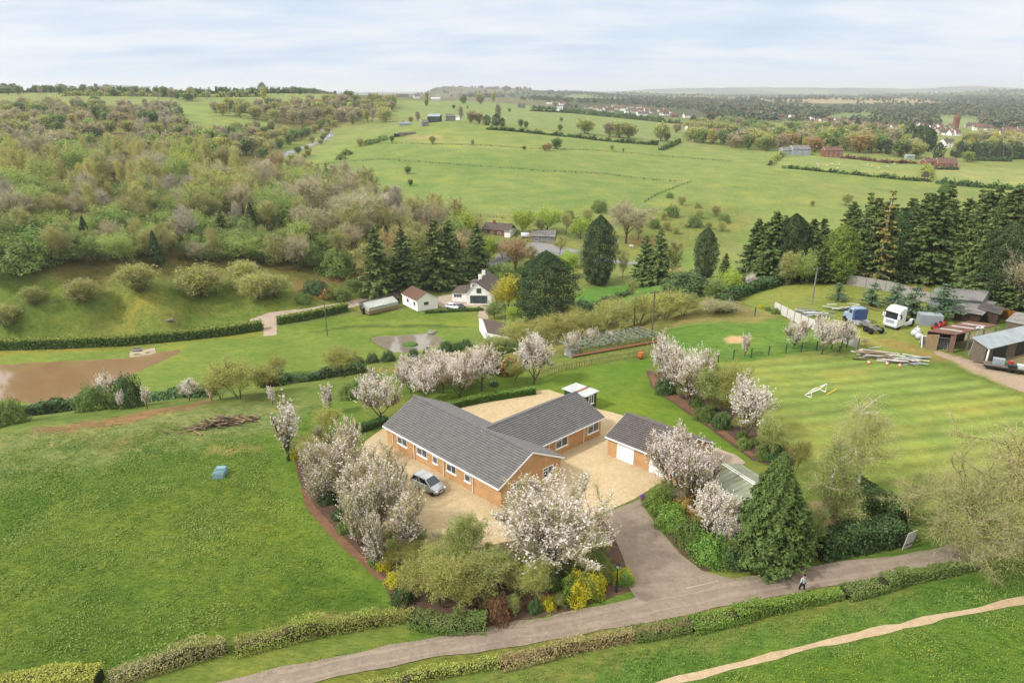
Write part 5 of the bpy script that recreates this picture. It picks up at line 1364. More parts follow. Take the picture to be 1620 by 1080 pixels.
# brown barn with pale grey roof
c0, c1 = at(1538, 533.5, 3.6), at(1565, 552, 2.6); e = un((at(1620, 515, 3.6) - c0)[:2]); Lb = 22
org = np.array((c0[0], c0[1], 0)); root = thing('barn', 'brown timber barn with a pale grey sheet roof at the right edge of the yard', 'barn', org)
E3 = np.r_[e, 0] * Lb; Q = [c1 - org, c1 - org + E3, c0 - org + E3, c0 - org]
r = MB(); r.slab(Q, .1)
for k in range(30): f = (k + .5) / 30; r.tube([Q[0] + E3 * f + (0, 0, .02), Q[3] + E3 * f + (0, 0, .02)], .05, 4)
r.build('roof', M['steel'], root)
ins = un((Q[0] - Q[3])[:2] * 1.0); i3 = np.r_[ins, 0]
a, b = (Q[3] + np.r_[e, 0] * .3) * (1, 1, 0) + i3 * .2, (Q[0] + np.r_[e, 0] * .3) * (1, 1, 0) - i3 * .5
r = MB(); r.hexa([a + (0, 0, -.1), a + (0, 0, 3.35), b + (0, 0, -.1), b + (0, 0, 2.45), a + E3 * .97 + (0, 0, -.1), a + E3 * .97 + (0, 0, 3.35), b + E3 * .97 + (0, 0, -.1), b + E3 * .97 + (0, 0, 2.45)]); r.build('wall', M['timber'], root)
r = MB(); p = (Q[0] + np.r_[e, 0] * .2) * (1, 1, 0) - i3 * .1; r.box(p + (0, 0, 1.2), (.16, .16, 2.5)); r.build('post', M['white'], root)
for k in range(3):
    r = MB(); p = b + E3 * (.16 + .26 * k) + i3 * .03; r.box(p + (0, 0, 1.05), (3.2, .12, 2.0), math.atan2(e[1], e[0])); r.build('opening', M['black'], root)
# sheds behind
shed('store_shed', 'low grey felt roofed store among the pines behind the rusty shed', at(1508, 506, 0), at(1548, 512, 0), at(1568, 497, 0), 1.7, 2.2, 'darktimber', 'fibre', over=.4)
shed('store_shed', 'narrow dark boarded store next to the orange fence', at(1545, 505, 0), at(1576, 514, 0), at(1582, 507, 0), 2.0, 2.3, 'darktimber', 'darkroof', over=.3)
shed('lean_to', 'pale flat roofed lean-to between the rusty shed and the grey barn', at(1588, 526, 0), at(1625, 534, 0), at(1640, 520, 0), 2.0, 2.1, 'timber', 'conc', over=.2)
q1, q2 = at(1458, 497, 0), at(1540, 500, 0); 
gA = at(1470, 500, 0); gB = at(1541, 500, 0)
gable_house('long_barn', 'long grey barn with a pale blue end wall along the panel fence', at(1466, 492, 0), at(1549, 499, 0), at(1562, 487, 0), 2.6, 3.8, 0., wall='steel', roof='fibre', trim='steel', courses=1, cat='barn', gut=False)
def boxy(name, label, cat, px, py, size, rz, m, extra=None, z=0):
    P = hit(px, py); b = MB(); b.box((0, 0, size[2] / 2), size)
    if extra: extra(b, size)
    o = b.build(name, M[m] if isinstance(m, str) else [M[q] for q in m], loc=P + (0, 0, z)); o.rotation_euler[2] = rz
    return tag(o, label, cat)
def ribs(b, s):
    for k in range(9): b.box((-s[0] / 2 + s[0] * (k + .5) / 9, 0, s[2] / 2), (.08, s[1] + .08, s[2] + .02))
boxy('container', 'grey ribbed metal container standing beside the white truck', 'container', 1469, 513, (3.6, 2., 1.9), -.25, 'steel', ribs)
# junk
def heap(name, label, cat, px, py, n, mats, sx, sy, lx=(1.5, 3.5), rz=0., hmax=.6):
    P = hit(px, py); b = MB(); rg = np.random.default_rng(int(px * 7 + py))
    for k in range(n):
        L = rg.uniform(*lx); f = k / n
        b.box((rg.normal(0, sx), rg.normal(0, sy), .06 + f * hmax), (L, rg.uniform(.12, .35), rg.uniform(.05, .12)), rz + rg.normal(0, .25), rg.integers(0, len(mats)), ry=rg.normal(0, .06))
    return tag(b.build(name, [M[m] for m in mats], loc=P), label, cat)
heap('timber_stack', 'stack of grey planks lying at the corner of the mown field', 'timber', 1385, 566, 26, ['timber', 'greypanel', 'palewood'], .5, .5, (4, 6), -.42, .9)
heap('scrap_pile', 'spread of scrap poles and sheets beyond the plank stack', 'scrap', 1420, 570, 22, ['timber', 'steel', 'greypanel', 'darktimber'], 1.6, .9, (2, 4), -.2, .3)
heap('scrap_pile', 'flattened pile of pale grey metal sheets on the grass above the paddock', 'scrap', 1280, 497, 24, ['steel', 'conc', 'steelwhite'], 1.5, 1.2, (2, 4), -.1, .7)
heap('scrap_pile', 'heap of rusty scrap behind the blue truck', 'scrap', 1338, 491, 16, ['rust', 'darktimber', 'steelwhite'], 1.6, .8, (1.5, 3.5), -.2, .8)
heap('plank', 'single pale plank leaning on the timber stack', 'plank', 1384, 550, 1, ['steelwhite'], 0, 0, (3., 3.1), .5, .3)
heap('scrap_sheet', 'pale metal sheet lying at the right end of the scrap', 'scrap', 1443, 576, 3, ['steelwhite', 'steel'], .4, .1, (3, 3.4), -.08, .15)
M['conecol'] = mat('orange_plastic', S(226, 110, 60), S(206, 94, 50), 2, .5, .3)
for px, py, lb in ((1374, 575, 'orange and white marker cone left of the scrap'), (1403, 577, 'orange and white marker cone in the middle of the scrap'), (1423, 580, 'orange marker cone lying by the pale sheet')):
    b = MB(); b.lathe([(.28, 0), (.28, .05), (.2, .06), (.13, .4), (.04, .75)], n=10); b.lathe([(.175, .22), (.14, .42)], n=10, mi=1); tag(b.build('traffic_cone', [M['conecol'], M['white']], loc=hit(px, py)), lb, 'cone')
for k, (px, py) in enumerate(((1446, 531), (1453, 536), (1450, 527))):
    b = MB(); b.ell((0, 0, .5), (.6, .55, .58), 12); b.lathe([(.2, 1.0), (.1, 1.15), (.22, 1.3)], n=8)
    tag(b.build('bulk_bag', M['steelwhite'], loc=hit(px, py), smooth=True), ('left one of the full white bulk bags by the rusty shed', 'front one of the full white bulk bags by the rusty shed', 'rear one of the full white bulk bags by the rusty shed')[k], 'bag', 'bulk bags')
P = hit(1480, 550); root = thing('cage', 'sloping wire mesh cage with pale rails leaning at the rusty shed', 'cage', P, -.35)
b = MB()
for k in range(9): b.tube([(-2 + k * .5, -.6, 0), (-2 + k * .5, .5, 1.5)], .03, 4)
for k in range(6): f = k / 5; b.tube([(-2, -.6 + 1.1 * f, 1.5 * f), (2, -.6 + 1.1 * f, 1.5 * f)], .03, 4)
b.build('mesh', M['steel'], root); b = MB()
for x in (-2.05, 2.05): b.tube([(x, -.7, 0), (x, .5, 1.6), (x, 1.6, 0)], .07, 5)
b.tube([(-2.05, .5, 1.6), (2.05, .5, 1.6)], .07, 5); b.build('frame', M['white'], root); b = MB(); b.quad([(-2, .7, .05), (2, .7, .05), (2, .55, 1.4), (-2, .55, 1.4)]); b.build('sheet', M['fibre'], root)
# red mower
M['redpaint'] = mat('red_paint', S(206, 52, 60), S(186, 40, 50), 2, .4, .4)
for px, py, lb in ((1482, 521, 'red ride-on mower left of its twin behind the rusty shed'), (1489, 518, 'red machine with a raised hood behind the rusty shed')):
    root = thing('mower', lb, 'mower', hit(px, py), .6); b = MB(); b.loft([[(x, -w, z0), (x, w, z0), (x, w * .8, z1), (x, -w * .8, z1)] for x, w, z0, z1 in ((-.8, .45, .25, .75), (-.3, .5, .25, .7), (0, .4, .25, .95), (.7, .38, .25, 1.0), (.85, .3, .3, .8))]); b.build('body', M['redpaint'], root)
    for x, y in ((-.55, .5), (-.55, -.5), (.55, .45), (.55, -.45)):
        b = MB(); b.lathe([(.05, -.1), (.28, -.1), (.3, 0), (.28, .1), (.05, .1)], (x, y, .29), 12, 'y'); b.build('wheel', M['black'], root)
    b = MB(); b.box((-.45, 0, .85), (.4, .45, .12)); b.box((-.66, 0, 1.05), (.1, .45, .45)); b.build('seat', M['black'], root)
# flat trailer loaded with junk
P = hit(1593, 586); root = thing('flatbed_trailer', 'low grey flatbed trailer loaded with junk at the edge of the drive', 'trailer', P, -.5)
b = MB(); b.box((0, 0, .62), (6, 2.2, .16)); b.build('deck', M['timber'], root); b = MB(); b.box((0, -1.12, .62), (6.05, .05, .24)); b.box((0, 1.12, .62), (6.05, .05, .24)); b.tube([(-3, 0, .55), (-4.3, 0, .5)], .06, 5); b.build('frame', M['black'], root)
for x in (-.5, .5):
    for y in (-.9, .9):
        b = MB(); b.lathe([(.05, -.12), (.28, -.12), (.3, 0), (.28, .12), (.05, .12)], (x + .6, y, .3), 12, 'y'); b.build('wheel', M['black'], root)
for sx, sy, sz, x, y, m, nm, lb in ((1.4, .9, .8, -1.2, .3, 'steel', 'crate', 'grey metal crate on the flatbed trailer'), (.8, .8, .7, .3, .4, 'redpaint', 'drum', 'red drum among the junk on the flatbed trailer'), (1.2, .8, .5, 1.6, -.2, 'steelwhite', 'box', 'white box at the right end of the flatbed trailer'), (1., .6, .4, .4, -.6, 'black', 'tool_box', 'black tool box at the near side of the flatbed trailer')):
    b = MB(); 
    if nm == 'drum': b.lathe([(.28, 0), (.3, .02), (.3, .3), (.31, .32), (.3, .34), (.3, .68), (.28, .7)], n=14)
    else: b.box((0, 0, sz / 2), (sx, sy, sz)); b.box((0, 0, sz + .02), (sx + .06, sy + .06, .05)); b.box((0, -sy / 2 - .01, sz * .5), (sx * .3, .05, .08))
    o = b.build(nm, M[m]); R = Matrix.Rotation(-.5, 3, 'Z') @ Vector((x, y, 0)); o.location = (P[0] + R.x, P[1] + R.y, P[2] + .7); o.rotation_euler[2] = -.5; tag(o, lb, nm.replace('_', ' '))
# floodlight
P = hit(1532, 562); top = at(1540, 525, 3.9); root = thing('floodlight', 'grey floodlight pole leaning beside the brown barn with a twin lamp head', 'floodlight', P)
t_ = np.array((.9, .4, 4.2)); b = MB(); b.tube([(0, 0, -.2), t_], .07, 6); b.build('pole', M['steel'], root)
for s in (-.3, .35):
    b = MB(); b.box(t_ + (s, -.1, .1), (.42, .3, .3), rx=.4); b.build('lamp', M['steelwhite'], root)

# ------------------------------------------------------------------ vehicles
def paint(name, c, metal=.0, rough=.3):
    m, nt, b = _nodes(name); b.inputs['Base Color'].default_value = c; b.inputs['Metallic'].default_value = metal; b.inputs['Roughness'].default_value = rough; b.inputs['Coat Weight'].default_value = .6; b.inputs['Coat Roughness'].default_value = .08
    nt.links.new(ramp(nt, noise(nt, 2.5, 3), ((.3, c), (.7, tuple(v * .92 for v in c[:3]) + (1,)))), b.inputs['Base Color'])
    return m
M['silver'] = paint('silver_car_paint', S(186, 189, 194, .8), .2); M['whitepaint'] = paint('white_truck_paint', S(236, 240, 246, .8)); M['bluepaint'] = paint('blue_truck_paint', S(66, 92, 150)); M['lightblue'] = paint('pale_blue_paint', S(176, 200, 226)); M['darkpaint'] = paint('dark_car_paint', S(60, 62, 70)); M['redcar'] = paint('red_car_paint', S(150, 50, 46))
M['tyre'] = mat('tyre_rubber', S(48, 48, 50), S(58, 58, 58), 4, .9, .1); M['rim'] = mat('alloy_rim', S(190, 194, 198), S(160, 164, 168), 4, .35, .5, .6); M['lampglass'] = mat('headlamp_glass', S(236, 240, 244, .8), S(210, 216, 222, .8), 6, .15, .6); M['taillamp'] = mat('tail_lamp', S(176, 40, 36), S(150, 30, 30), 6, .2, .5); M['carglass'] = mat('car_window', S(44, 50, 54), S(62, 70, 76), 1.2, .05, .7)
def wheel(root, x, y, r=.3, wd=.19, hub='rim', nm='wheel'):
    s = 1 if y > 0 else -1
    b = MB(); b.lathe([(r * .6, -wd / 2), (r * .94, -wd / 2), (r, -wd * .3), (r, wd * .3), (r * .94, wd / 2), (r * .6, wd / 2)], (x, y, r), 18, 'y'); w_ = b.build(nm, M['tyre'], root)
    b = MB(); b.lathe([(.02, -wd * .4), (r * .62, -wd * .4), (r * .62, wd * .42), (r * .5, wd * .3), (.02, wd * .36)], (x, y, r), 14, 'y') if s > 0 else b.lathe([(.02, -wd * .36), (r * .5, -wd * .3), (r * .62, -wd * .42), (r * .62, wd * .4), (.02, wd * .4)], (x, y, r), 14, 'y')
    b.build('rim', M[hub], w_)
def car(name, label, loc, rz, body, body_st, house_st, wb, wr=.3, tw=.72, group=None, cat='car', detail=True, rear_glass=True):
    """x forward; body_st: (x, half width, sill z, belt z); house_st: (x0 belt, x1 roof...) cabin outline"""
    root = thing(name, label, cat, loc, rz, group)
    rings = []
    for x, hw, z0, z1 in body_st:
        zm = z0 + (z1 - z0) * .55
        rings.append([(x, -hw * .9, z0), (x, hw * .9, z0), (x, hw, z0 + (z1 - z0) * .3), (x, hw, zm), (x, hw * .95, z1 - .06), (x, hw * .86, z1), (x, -hw * .86, z1), (x, -hw * .95, z1 - .06), (x, -hw, zm), (x, -hw, z0 + (z1 - z0) * .3)])
    b = MB(); b.loft(rings); b.build('body', M[body], root, True)
    (xr0, xr1, xf1, xf0, zb, zt, wb_, wt_) = house_st    # rear base, rear top, front top, front base
    c = MB(); n = 2
    V = [(xr0, -wb_, zb), (xf0, -wb_, zb), (xf0, wb_, zb), (xr0, wb_, zb), (xr1, -wt_, zt), (xf1, -wt_, zt), (xf1, wt_, zt), (xr1, wt_, zt)]
    c.add(V, [(0, 1, 5, 4), (1, 2, 6, 5), (2, 3, 7, 6), (3, 0, 4, 7), (4, 5, 6, 7)]); c.build('window', M['carglass'], root)
    r = MB(); xm = (xr1 + xf1) / 2
    rr = []
    for x, k, dz in ((xr1 - .1, .9, -.03), (xr1 + .12, 1., .02), (xm, 1.02, .06), (xf1 - .12, 1., .02), (xf1 + .06, .92, -.05)):
        w_ = wt_ * k + .03; rr.append([(x, -w_, zt + dz - .06), (x, w_, zt + dz - .06), (x, w_ * .9, zt + dz + .03), (x, -w_ * .9, zt + dz + .03)])
    r.loft(rr)
    for s in (-1, 1):
        P = lambda x, z: (x, s * (wb_ + (wt_ - wb_) * (z - zb) / (zt - zb) + .012), z)
        for a, bq in (((xf0, zb), (xf1, zt)), ((xr0, zb), (xr1, zt)), (((xr0 + xf0) / 2 - .1, zb), ((xr1 + xf1) / 2 - .1, zt))):
            r.tube([P(*a), P(*bq)], .045, 5)
    r.build('roof', M[body], root, False)
    for x in wb:
        for y in (-tw, tw): wheel(root, x, y, wr)
    if detail:
        fx = body_st[-1][0]; hw = body_st[-2][1]; zb_ = body_st[-1][3]
        for s in (-1, 1):
            h = MB(); h.ell((fx - .13, s * hw * .72, zb_ - .02), (.2, .2, .1), 10); h.build('headlight', M['lampglass'], root)
            h = MB(); h.box((body_st[0][0] + .02, s * hw * .82, .78), (.1, .16, .3)); h.build('taillight', M['taillamp'], root)
            h = MB(); h.ell((house_st[3] - .35, s * (wb_ + .12), zb + .1), (.08, .1, .07), 8); h.build('mirror', M[body], root)
            h = MB(); h.box((.05, s * (body_st[3][1] - .003), zb - .12), (.18, .02, .03)); h.box((-.75, s * (body_st[2][1] - .003), zb - .12), (.18, .02, .03)); h.build('door_handle', M['black'], root)
        g = MB(); g.box((fx - .01, 0, .52), (.06, hw * .8, .16)); g.box((fx - .03, 0, .3), (.08, hw * 1.2, .12)); g.build('grille', M['black'], root)
        g = MB(); g.box((fx + .03, 0, .42), (.02, .5, .1)); g.build('number_plate', M['white'], root)
    return root
P = at(678, 773)
A_, B2 = at(662, 768), at(690, 781)
HB = [(-1.82, .62, .42, .95), (-1.72, .78, .3, 1.0), (-1.1, .84, .24, 1.0), (0, .85, .22, .97), (.75, .85, .22, .95), (1.15, .83, .24, .9), (1.55, .76, .26, .8), (1.8, .6, .34, .62)]
car('hatchback_car', 'small silver five door hatchback parked on the gravel drive', P, math.radians(-38), 'silver', HB, (-1.74, -1.4, .2, 1.0, .95, 1.46, .74, .6), (-1.2, 1.2))
P = at(716, 484.5, gz + .1)
SUV = [(-2.2, .75, .5, 1.05), (-2.1, .9, .36, 1.1), (-1., .93, .32, 1.08), (0, .94, .3, 1.06), (.9, .94, .3, 1.05), (1.5, .92, .32, 1.0), (2., .86, .36, .92), (2.25, .7, .42, .7)]
car('estate_car', 'white estate car with black windows parked outside the white house', (P[0], P[1], float(ground(P[0], P[1])) + .06), math.radians(-28), 'whitepaint', SUV, (-2.05, -1.6, .2, 1.15, 1.04, 1.62, .8, .66), (-1.35, 1.4), .36, .8)
P = hit(728, 488)
car('saloon_car', 'dark car tucked beside the white estate car', P + (0, 0, .06), math.radians(-20), 'darkpaint', HB, (-1.74, -1.3, .2, 1.0, .95, 1.4, .74, .6), (-1.2, 1.2), detail=False)
P = hit(833, 376)
car('van', 'white van parked by the grey workshop in the valley', P, math.radians(10), 'whitepaint', [(-2.3, .9, .4, 1.9), (-2.2, .95, .35, 2.1), (.9, .95, .35, 2.1), (1.2, .95, .35, 1.3), (2.2, .85, .4, 1.0), (2.4, .7, .45, .8)], (.5, .6, .95, 1.5, 1.2, 2.05, .85, .75), (-1.4, 1.5), .34, .85, detail=False, cat='van')
for px, py, c, lb in ((404, 263, 'whitepaint', 'white car nearest on the main road in the valley'), (409, 261.5, 'darkpaint', 'dark car close behind the white one on the main road'), (430, 256, 'silver', 'silver car further up the main road'), (456, 243, 'whitepaint', 'white car about to vanish behind trees on the main road')):
    car('car', lb, hit(px, py) + (0, 0, .1), math.radians(118), c, HB, (-1.74, -1.3, .2, 1.0, .95, 1.4, .74, .6), (-1.2, 1.2), detail=False)
# tractor units
def chassis(root, x0, x1, rear, front, wr=.5, deck='black'):
    b = MB()
    for y in (-.42, .42): b.box(((x0 + x1) / 2, y, .85), (x1 - x0, .14, .28))
    for x in np.linspace(x0 + .2, x1 - .2, 6): b.box((x, 0, .85), (.14, .7, .18))
    b.build('chassis', M[deck], root)
    for x, dual in [(r, True) for r in rear] + [(front, False)]:
        for s in (-1, 1):
            wheel(root, x, s * (.98 if dual else 1.05), wr, .5 if dual else .3)
P = at(1413, 518); Q_ = at(1440, 515)
root = thing('tractor_unit', 'white high roofed articulated lorry tractor unit parked on the grass', 'lorry', P, math.radians(-112))
rot = math.atan2(*(Q_ - P)[1::-1]) + PI; root.rotation_euler[2] = rot + .25
b = MB()
b.loft([[(x, -w, z0), (x, w, z0), (x, w, z1 - .25), (x, w * .86, z1), (x, -w * .86, z1), (x, -w, z1 - .25)] for x, w, z0, z1 in ((-1.1, 1.2, .75, 3.55), (-1.0, 1.25, .7, 3.75), (.2, 1.25, .6, 3.8), (.8, 1.25, .55, 3.45), (1.15, 1.22, .5, 2.95), (1.22, 1.2, .5, 1.9), (1.3, 1.15, .45, 1.7), (1.32, 1.1, .45, .9))]); b.build('cab', M['whitepaint'], root)
b = MB(); b.hexa([(1.2, -1.08, 1.85), (1.16, -1.02, 2.78), (1.2, 1.08, 1.85), (1.16, 1.02, 2.78), (1.27, -1.08, 1.85), (1.2, -1.02, 2.78), (1.27, 1.08, 1.85), (1.2, 1.02, 2.78)]); b.build('windscreen', M['carglass'], root)
b = MB(); b.box((1.3, 0, 2.92), (.3, 2.1, .14), ry=.3); b.build('sun_visor', M['black'], root)
for s in (-1, 1):
    b = MB(); b.box((.62, s * 1.245, 2.25), (.85, .03, .75)); b.build('side_window', M['carglass'], root)
    b = MB(); b.box((1.2, s * 1.42, 2.3), (.12, .22, .6)); b.build('mirror', M['whitepaint'], root)
    b = MB(); b.box((1.32, s * .9, .85), (.08, .4, .24)); b.build('headlight', M['lampglass'], root)
    b = MB(); b.lim(-3.2, -1.2, s * 1.0, s * 1.25, .45, 1.0); b.build('side_skirt', M['whitepaint'], root)
    b = MB(); b.loft([[(x, s * .75, z), (x, s * 1.26, z), (x, s * 1.26, z + .07), (x, s * .75, z + .07)] for x, z in ((-4.1, .75), (-3.9, 1.1), (-3.5, 1.24), (-3.1, 1.1), (-2.9, .75))]); b.build('mudguard', M['whitepaint'], root)
b = MB()
for k in range(5): b.box((1.33, 0, 1.1 + .13 * k), (.06, 1.5, .06))
b.box((1.34, 0, .6), (.1, 2.2, .1)); b.build('grille', M['steel'], root)
chassis(root, -4.3, .9, (-3.5,), .35)
b = MB(); b.lathe([(.1, 1.05), (.5, 1.05), (.5, 1.15), (.1, 1.18)], (-3.3, 0, 0), 16); b.build('fifth_wheel', M['black'], root)
P = at(1352, 511); Q_ = at(1378, 524)
root = thing('tractor_unit', 'old blue bonneted lorry with a long bare chassis parked on the grass', 'lorry', P, math.atan2(*(Q_ - P)[1::-1]) + PI)
b = MB(); b.loft([[(x, -w, .7), (x, w, .7), (x, w, z1 - .2), (x, w * .85, z1), (x, -w * .85, z1), (x, -w, z1 - .2)] for x, w, z1 in ((-1.2, 1.15, 2.8), (-1.1, 1.2, 2.95), (.2, 1.2, 2.95), (.5, 1.18, 2.75), (.85, 1.15, 1.95))]); b.build('cab', M['lightblue'], root)
b = MB(); b.loft([[(x, -1.22, 1.0), (x, 1.22, 1.0), (x, 1.22, z - .2), (x, 1.05, z), (x, -1.05, z), (x, -1.22, z - .2)] for x, z in ((-1.25, 2.9), (-.75, 2.98))]); b.build('cab_rear', M['bluepaint'], root)
b = MB(); b.loft([[(x, -w, .7), (x, w, .7), (x, w, z1 - .15), (x, w * .8, z1), (x, -w * .8, z1), (x, -w, z1 - .15)] for x, w, z1 in ((.8, 1.1, 1.85), (1.6, 1.0, 1.75), (2.0, .95, 1.65), (2.1, .9, 1.4))]); b.build('bonnet', M['lightblue'], root)
b = MB(); b.hexa([(.52, -1.0, 2.72), (.52, 1.0, 2.72), (.86, -1.05, 1.95), (.86, 1.05, 1.95), (.58, -1.0, 2.74), (.58, 1.0, 2.74), (.94, -1.05, 1.95), (.94, 1.05, 1.95)]); b.build('windscreen', M['carglass'], root)
b = MB(); b.box((2.14, 0, 1.2), (.06, 1.2, .6)); b.box((2.2, 0, .75), (.2, 2.3, .2)); b.build('grille', M['steel'], root)
for s in (-1, 1):
    b = MB(); b.ell((2.08, s * .8, 1.2), (.1, .14, .14), 8); b.build('headlight', M['lampglass'], root)
    b = MB(); b.box((-.1, s * 1.2, 2.3), (.8, .03, .6)); b.build('side_window', M['carglass'], root)
    b = MB(); b.lim(-2.6, -1.4, s * .65, s * 1.15, .5, 1.05); b.build('fuel_tank', M['steel'], root)
chassis(root, -6.2, 1.9, (-4.3, -5.5), 1.3, .5, 'conc')

# ------------------------------------------------------------------ people and animals
M['skin'] = mat('skin', S(206, 164, 140), S(196, 152, 128), 6, .6, .3); M['jacket'] = mat('pale_grey_coat', S(214, 216, 222), S(196, 198, 206), 4, .9, .1); M['trouser'] = mat('dark_trousers', S(66, 66, 74), S(52, 52, 60), 5, .9, .1); M['hair'] = mat('dark_hair', S(64, 52, 44), S(48, 40, 34), 12, .7, .2)
M['wool'] = mat('white_fleece', S(228, 222, 208, .66), S(206, 198, 182, .66), 6, .95, .05)
def skin(name, verts, edges, rad, m, parent=None, levels=1, rootv=0):
    me = bpy.data.meshes.new(name); me.from_pydata(verts, edges, []); me.materials.append(M[m])
    o = bpy.data.objects.new(name, me); COL.objects.link(o)
    o.modifiers.new('skin', 'SKIN'); me.update()
    if not me.skin_vertices: 
        bpy.context.view_layer.objects.active = o; bpy.ops.object.select_all(action='DESELECT'); o.select_set(True); bpy.ops.mesh.customdata_skin_add()
    for i, r in enumerate(rad):
        me.skin_vertices[0].data[i].radius = (r, r) if np.isscalar(r) else r
        me.skin_vertices[0].data[i].use_root = i == rootv
    sb = o.modifiers.new('sub', 'SUBSURF'); sb.levels = levels; sb.render_levels = levels
    for p in me.polygons: p.use_smooth = True
    dg = bpy.context.evaluated_depsgraph_get(); ev = o.evaluated_get(dg); m2 = bpy.data.meshes.new_from_object(ev); m2.name = name
    o.modifiers.clear(); o.data = m2
    for p in m2.polygons: p.use_smooth = True
    if not m2.materials: m2.materials.append(M[m])
    if parent: o.parent = parent
    return o
P = at(1268, 936)
per = thing('person', 'person in a pale grey coat and dark trousers walking along the lane', 'person', P, 1.9)
bv = [(0, 0, .92), (0, 0, 1.15), (0, 0, 1.38), (0, 0, 1.48), (.01, 0, 1.56), (.01, 0, 1.66), (.01, 0, 1.74), (.0, .10, .88), (.14, .11, .48), (.22, .11, .08), (.34, .11, .05), (0, -.10, .88), (-.08, -.11, .48), (-.2, -.11, .08), (-.08, -.11, .05),
      (0, .19, 1.4), (-.06, .26, 1.13), (.06, .27, .9), (.09, .27, .82), (0, -.19, 1.4), (.06, -.26, 1.13), (.2, -.24, .93), (.25, -.23, .86)]
be = [(0, 1), (1, 2), (2, 3), (3, 4), (4, 5), (5, 6), (0, 7), (7, 8), (8, 9), (9, 10), (0, 11), (11, 12), (12, 13), (13, 14), (2, 15), (15, 16), (16, 17), (17, 18), (2, 19), (19, 20), (20, 21), (21, 22)]
br_ = [.13, .12, .13, .06, .075, .095, .07, .085, .06, .045, .04, .085, .06, .045, .04, .06, .045, .035, .03, .06, .045, .035, .03]
skin('body', bv, be, br_, 'skin', per, 2)
jv = [(0, 0, .8), (0, 0, 1.15), (0, 0, 1.4), (0, .2, 1.4), (-.06, .27, 1.13), (.05, .275, .92), (0, -.2, 1.4), (.06, -.27, 1.13), (.19, -.245, .95)]
skin('coat', jv, [(0, 1), (1, 2), (2, 3), (3, 4), (4, 5), (2, 6), (6, 7), (7, 8)], [.185, .165, .16, .08, .065, .055, .08, .065, .055], 'jacket', per, 2)
skin('trousers', [(0, 0, .9), (0, .10, .86), (.14, .11, .48), (.21, .11, .12), (0, -.10, .86), (-.08, -.11, .48), (-.19, -.11, .12)], [(0, 1), (1, 2), (2, 3), (0, 4), (4, 5), (5, 6)], [.14, .105, .08, .065, .105, .08, .065], 'trouser', per, 2)
b = MB(); b.ell((-.025, 0, 1.7), (.11, .1, .11), 12); b.build('hair', M['hair'], per, True)
for s in (-1, 1):
    b = MB(); b.ell((.105, s * .035, 1.665), (.012, .014, .012), 6); b.build('eye', M['hair'], per)
b = MB(); b.ell((.118, 0, 1.64), (.022, .016, .026), 6); b.build('nose', M['skin'], per)
# sheep
sv = [(-.45, 0, .68), (-.2, 0, .72), (.15, 0, .71), (.4, 0, .72), (.56, 0, .86), (.66, 0, .92), (.82, 0, .84), (-.42, .15, .5), (-.46, .15, .28), (-.42, .15, .03), (-.42, -.15, .5), (-.46, -.15, .28), (-.42, -.15, .03), (.34, .14, .48), (.35, .14, .26), (.35, .14, .03), (.34, -.14, .48), (.35, -.14, .26), (.35, -.14, .03), (.64, .12, .93), (.64, -.12, .93), (-.6, 0, .6)]
se = [(0, 1), (1, 2), (2, 3), (3, 4), (4, 5), (5, 6), (0, 7), (7, 8), (8, 9), (0, 10), (10, 11), (11, 12), (3, 13), (13, 14), (14, 15), (3, 16), (16, 17), (17, 18), (5, 19), (5, 20), (0, 21)]
sr = [.24, .29, .28, .23, .13, .1, .06, .1, .05, .04, .1, .05, .04, .09, .045, .04, .09, .045, .04, .03, .03, .05]
sheep0 = skin('sheep', sv, se, sr, 'wool', None, 2)
first = True
def put_sheep(px, py, rz, label, s, group):
    global first
    o = sheep0 if first else sheep0.copy()
    if not first: COL.objects.link(o)
    first = False
    P = hit(px, py); o.location = P; o.rotation_euler[2] = rz; o.scale = (s,) * 3; tag(o, label, 'sheep', group)
for px, py, rz, lb in ((1061, 390, 0, 'white sheep highest up the valley field'), (999, 393, 2.5, 'white sheep near the bare tree behind the tall conifer'), (1058, 413, .4, 'white sheep left of the other one by the bare earth patch'), (1073, 417, 3., 'white sheep beside the bare earth patch'), (1051, 410, 2, 'white sheep partly behind the conifer in the valley')):
    put_sheep(px, py, rz, lb, 1.6, 'sheep in the valley field')
for k in range(15):
    put_sheep(random.uniform(1285, 1420), random.uniform(257, 272), random.uniform(0, 6), 'sheep grazing in the long hedged field', 1.5, 'sheep in the long hedged field')

# ------------------------------------------------------------------ small things
M['lead'] = mat('black_iron', S(34, 34, 36), S(44, 44, 46), 6, .5, .4)
P = at(975, 936); root = thing('lamp_post', 'black iron lantern post in the flower bed by the drive', 'lamp post', P)
b = MB(); b.lathe([(.12, 0), (.12, .5), (.08, .6), (.06, .7), (.05, 2.2), (.07, 2.25), (.05, 2.3)], n=10); b.build('post', M['lead'], root)
la = MB(); la.lathe([(.1, 2.34), (.17, 2.66)], n=6); lo = la.build('lantern', M['lampglass'], root)
b = MB(); b.lathe([(.2, 2.66), (.2, 2.7), (.06, 2.86), (.03, 2.95)], n=6); b.lathe([(.06, 2.28), (.11, 2.33), (.1, 2.35)], n=6)
for k in range(6): a = k * PI / 3; b.tube([(.1 * math.cos(a), .1 * math.sin(a), 2.33), (.175 * math.cos(a), .175 * math.sin(a), 2.67)], .012, 4)
b.build('cap', M['lead'], lo)
P = at(990, 927); b = MB(); b.lathe([(.05, 0), (.05, .7), (.07, .72), (.06, .85), (.01, .9)], n=8); tag(b.build('marker_post', M['palewood'], loc=P), 'short pale marker post beside the lantern post', 'post')
